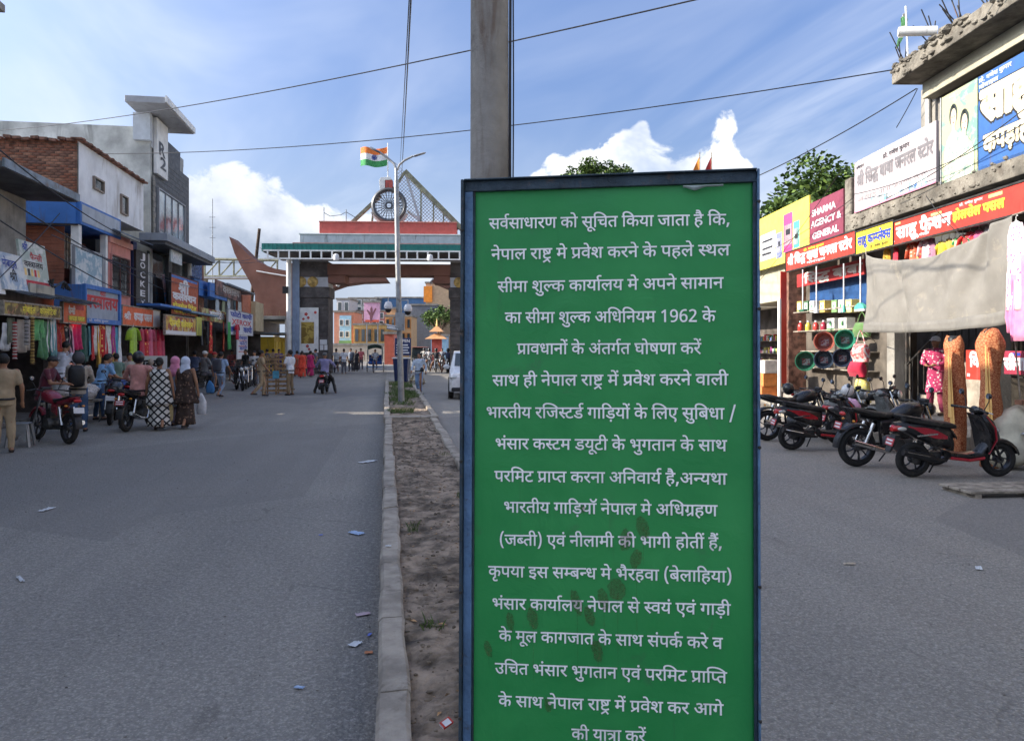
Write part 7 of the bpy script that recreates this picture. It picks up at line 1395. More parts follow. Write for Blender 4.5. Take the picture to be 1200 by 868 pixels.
# canopy
X0 = gx(323.5)
gb('canopy_deck', M_dgrey, X0+.1, -X0-.1, -3.1, 1.9, gz(303), gz(302)); gb('canopy_fascia', M_teal, X0, -X0, -3.2, -3.12, gz(302), gz(293.2)); gb('canopy_top', M_teal, X0, -X0, -3.11, 2.0, gz(294), gz(293.4)); gb('canopy_lip', mat('pink_lip', (.5, .25, .22), .7), gx(356), -gx(356), -3.0, -2.9, gz(293.1), gz(291.6))
for sx in (X0+.001, -X0-.081): gb('canopy_fascia', M_teal, sx, sx+.08, -3.118, 2.0, gz(302), gz(293.2))
for k in range(60): x = X0+.1+k*(-2*X0-.2)/59; MB().box(x-.045, x+.045, -3.235, -3.203, gz(301.5), gz(293.6)).build('fascia_rib', M_teal, gt)
for k in range(23): x = X0+.4+k*(-2*X0-.8)/22; MB().box(x-.05, x+.05, -3.32, -3.24, gz(309.5), gz(300.5)).build('rail_post', M_white, gt)
for z in (gz(301), gz(309.8)): gb('rail', M_white, X0+.1, -X0-.1, -3.325, -3.235, z-.05, z+.04)
gb('brown_soffit', M_brown, gx(388), -gx(388), -1.1, 1.1, gz(324), gz(311.5))
for sgn in (-1, 1): gb('brown_haunch', M_brown, min(sgn*4.1, sgn*3.0), max(sgn*4.1, sgn*3.0), -1.0, 1.0, gz(333), gz(324.2))
gb('upper_slab', M_gslab, gx(360), -gx(360), -2.0, 2.0, gz(292.8), gz(280.5), .02); gb('slab_edge', M_white, gx(360)-.06, -gx(360)+.06, -2.06, 2.06, gz(280.3), gz(279), .01)
gb('red_band', M_bandred, gx(380.5), -gx(380.5), -1.6, 1.6, gz(278.8), gz(265.3), .02); gb('band_edge', mat('pale_red', (.55, .22, .18), .8), gx(380), -gx(380), -1.66, 1.66, gz(265.2), gz(264), .01)
# spoked wheel with mesh
M_wheel = mat('wheel_paint', (.10, .105, .115), .5, .5, .15, 3)
wc = (0, -1.2, gz(244.5)); wr_ = 20.3*GY/F
wh = MB().torus(wc, wr_-.14, .15, 'y', 40, 8, rx=.28).build('wheel_rim', M_wheel, gt, smooth=True)
for k in range(24): a = 2*pi*k/24; MB().tube((wc[0]+.22*cos(a), wc[1], wc[2]+.22*sin(a)), (wc[0]+(wr_-.12)*cos(a), wc[1], wc[2]+(wr_-.12)*sin(a)), .028, n=5).build('spoke', M_wheel, wh)
MB().torus(wc, .20, .06, 'y', 20, 6).build('hub', M_wheel, wh, smooth=True)
q = MB()
for k in range(-6, 7):
    t_ = k*.17; l = sqrt(max(0, (wr_-.1)**2-t_*t_)); q.box(t_-.014, t_+.014, -1.12, -1.10, wc[2]-l, wc[2]+l); q.box(-l, l, -1.098, -1.08, wc[2]+t_-.014, wc[2]+t_+.014)
q.build('wire_mesh', M_white, wh)
rs = []   # white crescent plinth behind the wheel
pc = [(wr_*1.12*cos(a), wc[2]+wr_*1.06*sin(a)) for a in [RAD(200+8*k) for k in range(18)]]+[(wr_*.86*cos(a), wc[2]+wr_*.86*sin(a)) for a in [RAD(336-8*k) for k in range(18)]]
MB().prism(pc, -1.0, -.5).build('white_crescent', M_white, gt)
gb('red_block', M_bandred, gx(454), gx(462), -1.3, -.7, gz(227), gz(215.8), .02); 
MB().prism([(gx(448), gz(227.5)), (gx(453.6), gz(227.5)), (gx(453.6), gz(216)), (gx(462), gz(215.5)), (gx(459), gz(212)), (gx(449), gz(213)), (gx(447), gz(216))], -1.32, -.68).build('white_finial', M_white, gt, bev=.01)
# lattice triangle
A_, Bp, Cp, Dp = (gx(476), gz(204.5)), (gx(541), gz(270)), (gx(494), gz(264)), (gx(415), gz(263.5))
M_truss = mat('weathered_truss', (.24, .24, .17), .8, .1, .2, 3, dirt=.3)
def bar(a, b, w, y0=-1.0, m=None, nm='truss_bar', dd=.25, par=None):
    a = Vector((a[0], 0, a[1])); b = Vector((b[0], 0, b[1])); d = (b-a).normalized(); n = Vector((-d.z, 0, d.x))*w/2
    return MB().prism([(a.x-n.x, a.z-n.z), (b.x-n.x, b.z-n.z), (b.x+n.x, b.z+n.z), (a.x+n.x, a.z+n.z)], y0, y0+dd).build(nm, m or M_truss, par or gt)
t1 = bar(A_, Bp, .30, -1.2, dd=.5); bar(A_, Cp, .16, -1.0, m=M_gslab, par=t1); bar((gx(479), gz(250)), (gx(497), gz(264)), .16, -.95, m=M_white, par=t1); bar(A_, (gx(462), gz(226)), .14, par=t1); bar((gx(448), gz(232)), Dp, .20, -1.0, dd=.4, par=t1); bar((gx(440), gz(246)), (gx(438), gz(263.5)), .10, par=t1)
bar((gx(541), gz(270)), (gx(541), gz(279)), .2, par=t1); bar((-gx(541)*0+gx(415), gz(263.6)), Bp, .07, -1.0, par=t1)
for f_ in (.28, .5, .68, .85):
    x = A_[0]+(Bp[0]-A_[0])*f_; z = A_[1]+(Bp[1]-A_[1])*f_; bar((x, z), (x, gz(264)), .09, -1.05, par=t1)
q = MB()
def clipline(x0, z0, x1, z1):
    """keep the piece of a line inside the triangle between the slope, the base and the inner strut"""
    pts = []
    for i in range(61):
        t_ = i/60; x = x0+(x1-x0)*t_; z = z0+(z1-z0)*t_
        e1 = (x-A_[0])*(Bp[1]-A_[1])-(z-A_[1])*(Bp[0]-A_[0]); lx = A_[0]-.75+(z-A_[1])*(-.02)
        pts.append(((x, z), e1 > .3 and z > gz(264) and x > max(lx, A_[0]-2.2 if z < A_[1]-2.6 else A_[0]-.75)))
    seg = [p for p, k in pts if k]
    if len(seg) > 2: a, b = seg[0], seg[-1]; d = Vector((b[0]-a[0], b[1]-a[1])).normalized()*.018; q.prism([(a[0]+d.y, a[1]-d.x), (b[0]+d.y, b[1]-d.x), (b[0]-d.y, b[1]+d.x), (a[0]-d.y, a[1]+d.x)], -.98, -.95)
for k in range(-14, 34):
    c = k*.24; clipline(-1+c, 9.8, 3.5+c, 14.3); clipline(8-c*1.0, 9.8, 3.5-c, 14.3)
tag(q.build('jali_lattice', M_gslab, gt), kind='stuff')
for k in range(2):
    x = gx(385+25*k); MB().tube((x, -1.4, gz(264)), (x, -1.4, gz(248+2*k)), .03, n=6).build('antenna_post', M_steel, gt)
MB().path([(gx(385), -1.4, gz(254)), (gx(392), -1.4, gz(258)), (gx(404), -1.4, gz(256.5)), (gx(410), -1.4, gz(253)), (gx(420), -1.4, gz(259))], .02, 5).build('slack_cable', M_black, gt)
for px in (405, 507): MB().lathe([(.02, .2), (.16, .14), (.20, -.05), (.16, -.22), (.02, -.3)], (gx(px), -3.5, gz(308)), 14).build('dome_camera', M_lwhite, gt, smooth=True)
# flag on its pole
fl = thing('national_flag', 'Indian tricolour flag of saffron, white and green flying above the gate', 'flag', (gt.location.x-.05, GY-1.0, gz(214)), 0)
zt = (gz(172)-gz(214)); MB().tube((0, 0, 0), (0, 0, zt), .045, .03, 8).build('flagpole', M_white, fl, smooth=True)
def fw(u, v0, v1): return lambda a, b: (-1.85*a, .16*sin(a*6.5)*a+.05*sin(a*13+1), zt-.25-1.25*(1-(v0+(v1-v0)*b))-.16*a-.10*sin(a*5))
for i, m_ in enumerate((fab(.05, .28, .09), fab(.72, .72, .72), fab(.80, .20, .04))): MB().sheet(fw(0, i/3, (i+1)/3), 26, 5, .012).build('stripe', m_, fl, smooth=True)
o = MB().torus((0, 0, 0), .15, .022, 'y', 20, 6)
for k in range(12): a = 2*pi*k/12; o.tube((0, 0, 0), (.15*cos(a), 0, .15*sin(a)), .010, n=4)
o.build('wheel_emblem', M_lblue, fl, loc=(-.92, -.02, zt-.25-.62-.12))

# brown tiled second gate with upswept eaves, behind
bt = thing('brown_tiled_gate', 'huge brown tiled archway with pointed upswept eaves behind the border gate', 'gate', ((458-CX)/F*64, 64, 0), RAD(3)); k64 = 64/F
def bp_(pts, nm='tiled_wall', y0=-1.2, y1=1.2, m=None): return MB().prism([((x-458)*k64, CAMH+(HZ-y)*k64) for x, y in pts], y0, y1).build(nm, m or M_brown, bt)
bp_([(277, 281), (287, 290), (299, 302), (312, 311), (328, 317), (345, 320), (345, 371), (306, 371), (306, 346), (300, 332), (292, 318), (283, 300)], 'eave_wing')
bp_([(346, 311), (392, 311), (445, 316), (456, 331), (425, 332), (405, 335), (388, 341), (388, 437), (346, 437)], 'arch_left')
bp_([(445.5, 311), (530, 311), (530, 317), (445.5, 316)], 'arch_top', -1.1, 1.1); bp_([(530.5, 311), (572, 311), (572, 437), (532, 437), (528, 340), (507, 331), (522, 317)], 'arch_right')
bp_([(520, 317.2), (507, 330), (504, 332), (516, 317.2)], 'white_edge', -1.25, 1.21, M_gslab)
MB().path([((401-458)*k64, -2.2, CAMH+(HZ-338)*k64), ((417-458)*k64, -2.2, CAMH+(HZ-318)*k64)], .16, 8).build('white_pipe', M_white, bt, smooth=True)
MB().path([((x-458)*k64, -1.3, CAMH+(HZ-y)*k64) for x, y in ((308, 320), (325, 323), (344, 326))], .06, 6).build('white_coping', M_white, bt)
# footbridge truss behind the left row
fb = thing('footbridge', 'rusty steel lattice footbridge spanning behind the left shops', 'footbridge', (0, 0, 0), 0); YF = 72
def fq(px, py): return Wp(px, py, YF)
def fbar(a, b, r=.09, nm='truss_member'): MB().tube(fq(*a), fq(*b), r, n=6).build(nm, M_truss, fb)
fbar((238, 303.5), (326, 305), .14, 'top_chord'); fbar((238, 324), (326, 324), .12, 'bottom_chord')
for i in range(6): x = 240+i*17; fbar((x, 304), (x, 324)); fbar((x, 324), (x+17 if i < 5 else x, 305), .07)
MB().cbox(fq(282, 326), (7.4, 1.6, .12)).build('deck', M_gslab, fb)
for px in (240, 324): MB().tube(Wp(px, 324, YF), (Wp(px, 324, YF).x, YF, 0), .3, n=10).build('pier', M_conc, fb)

# ---- background town
def far_box(name, label, px0, px1, yt, yb, Y, m, depth=6, cat='building', wins=None, wm=None, roof=None, zbase=None):
    a, b = Wp(px0, yt, Y), Wp(px1, yb, Y); t = thing(name, label, cat, (a.x, Y, 0), 0); w = b.x-a.x; zb = 0 if zbase is None else b.z; zt = a.z
    MB().box(0, w, 0, depth, zb, zt).build('wall', m, t)
    MB().box(-.15, w+.15, -.15, depth, zt+.001, zt+.25).build('roof', roof or M_conc, t)
    if wins:
        nx, nz = wins
        for i in range(nx):
            for k in range(nz):
                x = w*(i+.5)/nx; hh = (zt-b.z)/nz; z = b.z+hh*(k+.5); ww = min(.9, w/nx*.5)
                f = MB().box(x-ww/2-.12, x+ww/2+.12, -.10, -.003, z-hh*.3-.1, z+hh*.3+.1).build('window', wm or M_white, t); MB().box(x-ww/2, x+ww/2, -.14, -.101, z-hh*.3, z+hh*.3).build('pane', M_glass, f)
    return t
far_box('flat_roofed_house', 'white flat roofed house seen through the gate arch at left', 394.5, 410, 351, 368, 120, M_gslab, wins=(2, 1))
t = far_box('orange_building', 'orange framed building with a light blue front seen through the gate', 391.5, 414.5, 366, 404.5, 105, paint(.55, .23, .15), wins=None)  # orange dulled, distance haze mixed into the wall colour
w = t.children[0].dimensions.x; MB().box(w*.28, w*.80, -.35, -.003, 0, 6.0).build('blue_front', paint(.30, .52, .68), t); MB().box(w*.25, w*.82, -.37, -.352, 1.6, 2.6).build('green_band', paint(.15, .30, .12), t)
for i in range(2):
    for k in range(2): f = MB().box(w*(.36+.27*i)-.3, w*(.36+.27*i)+.3, -.40, -.353, 3.0+1.6*k, 3.9+1.6*k).build('window', M_white, t); MB().box(w*(.36+.27*i)-.2, w*(.36+.27*i)+.2, -.42, -.401, 3.1+1.6*k, 3.8+1.6*k).build('pane', M_glass, f)
far_box('pink_building', 'pink brick building behind the pink billboard in the gate opening', 410, 451, 365, 384, 125, paint(.45, .20, .18), wins=(5, 2))
far_box('yellow_orange_building', 'long yellow orange building low in the middle of the gate opening', 414.5, 452, 381, 404.5, 100, paint(.62, .42, .16), wins=(5, 1), wm=paint(.4, .2, .06))  # yellow orange softened so the paint carries the haze
t = far_box('hoarding', 'pink hoarding showing a dancing figure above the yellow building', 426.5, 445, 354.5, 376.5, 98, paint(.70, .38, .52), depth=.3, cat='billboard', zbase=1)
MB().prism([(.8, 5.0), (1.0, 5.0), (1.15, 5.7), (1.6, 6.6), (1.45, 6.7), (1.1, 6.1), (1.1, 6.6), (.95, 6.9), (.8, 6.6), (.85, 6.1), (.45, 6.5), (.35, 6.4), (.75, 5.7)], -.03, -.003).build('printed_figure', fab(.2, .08, .10), t); MB().box(.15, 1.9, -.02, -.003, 5.0-.1, 5.2).build('printed_line', fab(.6, .1, .05), t)
for x in (.3, 1.7): MB().box(x-.07, x+.07, .31, .45, 0, 6.8).build('post', M_steel, t)
far_box('orange_building', 'bright orange building with stepped roof right of the pink hoarding', 451.5, 482, 371, 404, 102, paint(.60, .36, .17), wins=(5, 2), wm=paint(.5, .2, .05)); far_box('orange_tower', 'narrow orange stair block above the bright orange building', 453, 463, 362, 372, 104, paint(.58, .32, .16), zbase=1)  # orange toned down, haze in the air set into the paint
far_box('slate_building', 'big dark slate wall building right of centre in the gate opening', 481, 512, 358, 404.5, 112, paint(.17, .18, .20)); far_box('blue_roof', 'long blue tin roof on the skyline inside the gate opening', 440, 498, 349.5, 354, 135, paint(.08, .18, .34), cat='roof')
far_box('grey_building', 'wide grey concrete building on the skyline inside the gate', 409, 441, 350, 366, 130, M_conc2, wins=(4, 2))
t = far_box('beige_building', 'beige building with an orange panel high at the right of the gate opening', 499, 540, 332, 404, 118, paint(.52, .36, .22)); MB().box(-.3, 1.0, -.3, -.003, 8.6, 11.0).build('orange_panel', paint(.75, .25, .03), t)
far_box('red_kiosk', 'small brick red kiosk standing just beyond the gate', 450.5, 461.5, 391.5, 409.5, 78, paint(.45, .11, .07), depth=2, cat='kiosk')
far_box('blue_white_shed', 'low shed with blue and white striped front beyond the gate at right', 505, 523, 394, 404.6, 84, paint(.25, .45, .62), depth=3); far_box('cream_wall', 'sunlit pale boundary wall across the street beyond the gate', 380, 460, 404.6, 418, 92, paint(.5, .42, .33), depth=.4, cat='wall')
q = Wp(515, 385, 95); tree('leafy_tree', (q.x, q.y, 0), 7.6, 2.3, 'round green tree beyond the right side of the gate', n=1800, seed=14, leaf=.3, clumps=20, cz=.66)
t = thing('pagoda_roof', 'small tan two tier pagoda roof in front of the tree beyond the gate', 'shrine', (Wp(512, 400, 80).x, 80, 0)); M_pag = paint(.55, .30, .14)
for z, r in ((2.6, 1.15), (3.35, .75)): MB().rings([[(-r, -r, z), (r, -r, z), (r, r, z), (-r, r, z)], [(-.2*r, -.2*r, z+.55), (.2*r, -.2*r, z+.55), (.2*r, .2*r, z+.55), (-.2*r, .2*r, z+.55)]]).build('tier', M_pag, t)
MB().box(-.5, .5, -.5, .5, 0, 2.6).build('body', M_bandred, t); MB().lathe([(.08, 3.9), (.12, 4.05), (.02, 4.7)], n=8).build('spire', M_gold, t)
# pillar-mounted radio mast far left
mt_ = thing('radio_mast', 'thin red and grey radio mast far behind the left shops', 'mast', (Wp(249, 300, 150).x, 150, 0)); zt = Wp(249, 233, 150).z
for k in range(9): MB().tube((0, 0, zt*k/9), (0, 0, zt*(k+1)/9), .16-.01*k, n=5).build('segment', M_steel, mt_)
for k in range(3): MB().box(-.6, .6, -.05, .05, zt*.75+k*2, zt*.75+k*2+.1).build('cross_bar', M_steel, mt_)
# leaning wooden pole by the XEROX sign
b = G(290, 431); wpole = thing('wooden_pole', 'dark wooden utility pole leaning to the right beside the XEROX sign', 'utility pole', (b.x, b.y, 0)); tp_ = Wp(304, 268, b.y)-Vector((b.x, b.y, 0))
MB().path([(0, 0, -.2), tuple(tp_*.5+Vector((-.15, 0, 0))), tuple(tp_)], [.20, .17, .13], 10).build('pole', mat('dark_pole_wood', (.06, .042, .03), .9, 0, .3, 3, .5, 20), wpole, smooth=True)
for f_ in (.62, .72): MB().lathe([(.19, 0), (.19, .08)], tuple(tp_*f_), 12).build('cable_clamp', M_black, wpole)
# ============================================================ overhead wires
def wire(a, b, sag, r, label, grp=None, name='overhead_wire'):
    a, b = Vector(a), Vector(b); pts = []
    for i in range(25): t_ = i/24; pts.append(a.lerp(b, t_)-Vector((0, 0, 4*sag*t_*(1-t_))))
    o = MB().path(pts, r, 5).build(name, M_black, smooth=True); tag(o, label, 'cable', grp)
wire(Wp(-30, 155, 30), Wp(850, -8, 11), .35, .013, 'thin wire rising from the left roofs to the top edge across the utility pole')
wire(Wp(-20, 176, 32), Wp(1047, 82, 16.3), .75, .014, 'long sagging wire from the left roofs to the roof slab on the right')
wire(Wp(889, 206, 20), Wp(1074, 104, 16.2), .08, .013, 'wire running from behind the notice board up to the concrete building')
wire(Wp(482, -10, 12), Wp(470.5, 206, 50), .2, .016, 'right one of two wires dropping towards the gate'); wire(Wp(480, -10, 12), Wp(469, 190, 50), .1, .012, 'left one of two wires dropping towards the gate')
GW = 'service wires along the left shops'
for k, (p1, y1, Y1, p2, y2, Y2, s_) in enumerate(((-5, 225, 15, 235, 356, 38, .25), (-5, 255, 15, 190, 360, 30, .2), (-5, 172, 16, 180, 290, 29, .3), (60, 275, 19, 232, 330, 37, .25), (95, 292, 21, 300, 345, 48, .4), (-5, 330, 15.5, 70, 250, 20, .05), (180, 290, 29, 304, 300, 49, .5), (222, 300, 35, 330, 300, 52, .4), (304, 290, 49, 345, 305, 52, .2))):
    wire(Wp(p1, y1, Y1), Wp(p2, y2, Y2), s_, .016 if k < 3 else .012, ('steepest pale service wire crossing the left shopfronts', 'lower service wire crossing the left shopfronts', 'upper service wire from the top left to the grey canopy', 'service wire over the blue balcony box', 'service wire past the JOCKEY sign to the leaning pole', 'short wire over the tilted sign boards', 'wire from the grey canopy to the leaning pole', 'wire over the small brick house to the gate canopy', 'short wire from the leaning pole to the gate canopy')[k], GW)
GX = 'service wires on the right building'
for k, (p1, y1, d1, p2, y2, d2, s_) in enumerate(((1040, 232, -.9, 1200, 128, -.9, .1), (1000, 228, -.9, 1200, 145, -.9, .15), (1050, 150, -.9, 1075, 104, -.7, .02), (1085, 230, -.75, 1140, 285, -.8, .1), (889, 330, -.6, 985, 200, -.7, .1), (889, 300, -.5, 1000, 232, -.5, .1))):
    (u1, z1), (u2, z2) = PX('R', p1, y1, d1), PX('R', p2, y2, d2); wire(RP(u1, d1, z1), RP(u2, d2, z2), s_, .009, ('upper wire crossing the billboards', 'lower wire crossing the billboards', 'short drop wire at the roof slab corner', 'looped wire hanging over the big red sign', 'wire crossing the maroon agency sign', 'wire crossing the yellow fascia')[k], GX)

# ============================================================ two wheelers
M_alloy = mat('wheel_alloy', (.05, .05, .055), .4, .6, .1, 5); M_tail = gloss(.45, .01, .01); M_lens = mat('lamp_lens', (.55, .55, .52), .12, .3, .05, 5, coat=1); M_seat = mat('seat_vinyl', (.02, .019, .018), .6, 0, .1, 9, .3, 80, dirt=.35, dcol=(.14, .12, .09))
M_engine = mat('engine_metal', (.09, .09, .09), .5, .7, .25, 6, .3, 30, dirt=.3); M_plate = mat('red_plate', (.42, .05, .06), .4); M_mirror = mat('mirror_glass', (.45, .55, .70), .05, .9, .02)
def se(x, zc, hy, hz, y0=0.0, p=2.6, n=16):
    """one superellipse section at x for lofting a shell"""
    r = []
    for k in range(n):
        a = 2*pi*k/n; c, s_ = cos(a), sin(a); r.append((x, y0+hy*math.copysign(abs(c)**(2/p), c), zc+hz*math.copysign(abs(s_)**(2/p), s_)))
    return r
def shell(secs, p=2.6): return MB().rings([se(x, z, hy, hz, 0, p) for x, z, hy, hz in secs])
def wheel(t, x, R, w, spokes=5, scooter=False, nm='wheel'):
    wt = thing(nm, None, None, (x, 0, R)); wt.parent = t
    MB().torus((0, 0, 0), R-w/2, w/2, 'y', 36, 10, rx=w*.52).build('tyre', M_rubber, wt, smooth=True)
    q = R-w*.95; MB().lathe([(q*.93, -.035), (q, -.045), (q+.01, -.045), (q+.01, .045), (q, .045), (q*.93, .035), (q*.93, -.035)], n=32, ax='y', cap=False).build('rim', M_alloy, wt, smooth=True)
    for k in range(spokes):
        a = 2*pi*k/spokes; c, s_ = cos(a), sin(a); MB().path([(.03*c, 0, .03*s_), (q*.55*cos(a+.12), 0, q*.55*sin(a+.12)), (q*.96*c, 0, q*.96*s_)], [.022, .016, .02], 6, flat=.6).build('spoke', M_alloy, wt)
    MB().lathe([(.001, -.06), (.05, -.06), (.055, -.03), (.055, .03), (.05, .06), (.001, .06)], n=16, ax='y').build('hub', M_engine, wt, smooth=True)
    return wt
def plate(t, x, z, m=None, tilt=.25, w=.20):
    o = MB().cbox((0, 0, 0), (.012, w, .11)).build('number_plate', m or M_plate, t, bev=.002); o.location = (x, 0, z); o.rotation_euler = (0, tilt, 0)
    for k in (-1, 1): MB().box(-.009, -.0065, -w*.38, w*.38, k*.024-.012, k*.024+.012).build('digits', M_lwhite, o)
def mirror(t, x, z, sy, up=.20, m=None):
    MB().path([(x, sy*.20, z), (x+.02, sy*.27, z+up*.7), (x, sy*.30, z+up)], .007, 6).build('mirror_stalk', M_black, t)
    o = MB().ell((0, 0, 0), (.022, .062, .042), 16, 8).build('mirror', M_black, t, smooth=True); o.location = (x-.01, sy*.31, z+up+.02)
    MB().lathe([(.001, -.0235), (.036, -.0225)], n=16, ax='x').build('mirror_glass', M_mirror, o, smooth=True); o.children[0].scale = (1, 1.4, 1) if False else (1, 1, 1)
def motorcycle(label, body, loc, head, grp='parked motorcycles and scooters', lean=.0, pl=None, cowl=True, name='motorcycle', spokes=5):
    """root midway between the wheels, front along +x"""
    t = thing(name, label, 'motorcycle', loc, head, grp); t.rotation_euler = (lean, 0, head)
    wheel(t, -.65, .31, .10, spokes); wheel(t, .65, .31, .085, spokes)
    MB().path([(.66, .085, .31), (.50, .085, .74), (.42, .075, .96)], [.024, .026, .024], 8).build('fork_leg', M_chrome, t, smooth=True); MB().path([(.66, -.085, .31), (.50, -.085, .74), (.42, -.075, .96)], [.024, .026, .024], 8).build('fork_leg', M_chrome, t, smooth=True)
    q = MB(); rs = []
    for k in range(11): a = RAD(20+12.5*k); rs.append([(.65+(.345+dz)*cos(a), y, .31+(.345+dz)*sin(a)) for y, dz in ((-.06, -.02), (-.05, .01), (0, .022), (.05, .01), (.06, -.02), (0, .012))])
    q.rings(rs).build('front_mudguard', body, t, smooth=True)
    rs = []
    for k in range(11): a = RAD(70+11*k); rs.append([(-.65+(.36+dz)*cos(a), y, .31+(.36+dz)*sin(a)) for y, dz in ((-.08, -.02), (-.065, .01), (0, .022), (.065, .01), (.08, -.02), (0, .012))])
    MB().rings(rs).build('rear_mudguard', M_black, t, smooth=True)
    f = MB(); f.path([(.40, 0, .92), (.10, 0, .80), (-.30, 0, .74), (-.62, 0, .80)], .028, 8); f.path([(.38, 0, .85), (.26, 0, .45), (.05, 0, .30), (-.25, 0, .32), (-.30, 0, .72)], .025, 8)
    f.build('frame', M_black, t, smooth=True)
    for sy in (-1, 1):
        MB().path([(-.22, .11*sy, .34), (-.65, .11*sy, .31)], .022, 8).build('swing_arm', M_black, t); MB().path([(-.60, .13*sy, .36), (-.46, .13*sy, .70)], [.03, .03], 10).build('shock_absorber', M_chrome, t, smooth=True)
    e = MB().box(-.12, .20, -.13, .13, .27, .45).box(-.02, .17, -.09, .09, .45, .66); e.build('engine', M_engine, t, bev=.02)
    for k in range(7): MB().box(-.04, .19, -.11, .11, .47+k*.027, .478+k*.027).build('cooling_fin', M_engine, t)
    MB().lathe([(.001, -.17), (.10, -.17), (.115, -.15), (.115, .15), (.10, .17), (.001, .17)], (-.05, 0, .36), 18, 'y').build('crankcase', M_engine, t, smooth=True)
    MB().path([(.16, -.08, .52), (.26, -.10, .40), (.10, -.14, .24), (-.30, -.15, .28), (-.80, -.17, .42)], [.02, .022, .022, .042, .045], 10).build('exhaust', M_chrome, t, smooth=True)
    shell([(-.10, .80, .08, .05), (-.04, .82, .13, .09), (.10, .87, .155, .12), (.26, .90, .165, .12), (.36, .91, .12, .09), (.42, .91, .05, .04)]).build('fuel_tank', body, t, smooth=True)
    shell([(-.08, .83, .09, .03), (-.20, .81, .12, .045), (-.45, .84, .13, .05), (-.62, .88, .11, .05), (-.76, .90, .07, .03)], 3.2).build('seat', M_seat, t, smooth=True)
    for sy in (-1, 1): MB().rings([[(x, sy*y, z) for x, y, z in ((-.34, .10, .74), (-.34, .135, .70), (-.34, .13, .55), (-.34, .09, .52))], [(x, sy*y, z) for x, y, z in ((-.08, .08, .78), (-.08, .11, .72), (-.08, .10, .60), (-.08, .07, .56))]]).build('side_panel', body, t, bev=.01)
    if cowl: shell([(-.36, .78, .14, .05), (-.60, .82, .13, .055), (-.82, .88, .09, .04), (-.90, .90, .05, .02)]).build('tail_cowl', body, t, smooth=True)
    MB().path([(-.55, .13, .86), (-.82, .12, .93), (-.90, 0, .94), (-.82, -.12, .93), (-.55, -.13, .86)], .012, 8).build('grab_rail', M_black, t, smooth=True)
    MB().ell((-.90, 0, .84), (.035, .08, .035), 12, 8).build('tail_light', M_tail, t, smooth=True); plate(t, -.97, .66, pl)
    MB().box(-.97, -.84, -.07, .07, .56, .60).build('plate_bracket', M_black, t, bev=.01)
    MB().path([(.30, .36, 1.00), (.38, .22, 1.02), (.40, 0, .98), (.38, -.22, 1.02), (.30, -.36, 1.00)], .013, 8).build('handlebar', M_black, t, smooth=True)
    for sy in (-1, 1): MB().path([(.31, .33*sy, 1.0), (.29, .43*sy, .995)], .02, 8).build('grip', M_rubber, t); MB().ell((-.80, .16*sy, .74), (.02, .035, .02), 8, 6).build('indicator', gloss(.6, .22, .02), t); mirror(t, .36, 1.02, sy)
    MB().ell((.52, 0, .90), (.09, .10, .11), 16, 10).build('headlight', body, t, smooth=True); MB().ell((.575, 0, .90), (.05, .08, .088), 14, 8).build('headlight_lens', M_lens, t, smooth=True)
    MB().box(.40, .48, -.09, .09, .99, 1.07).build('dashboard', M_black, t, bev=.02); MB().tube((-.02, .16, .26), (-.10, .30, .02), .012, n=6).build('side_stand', M_black, t)
    return t
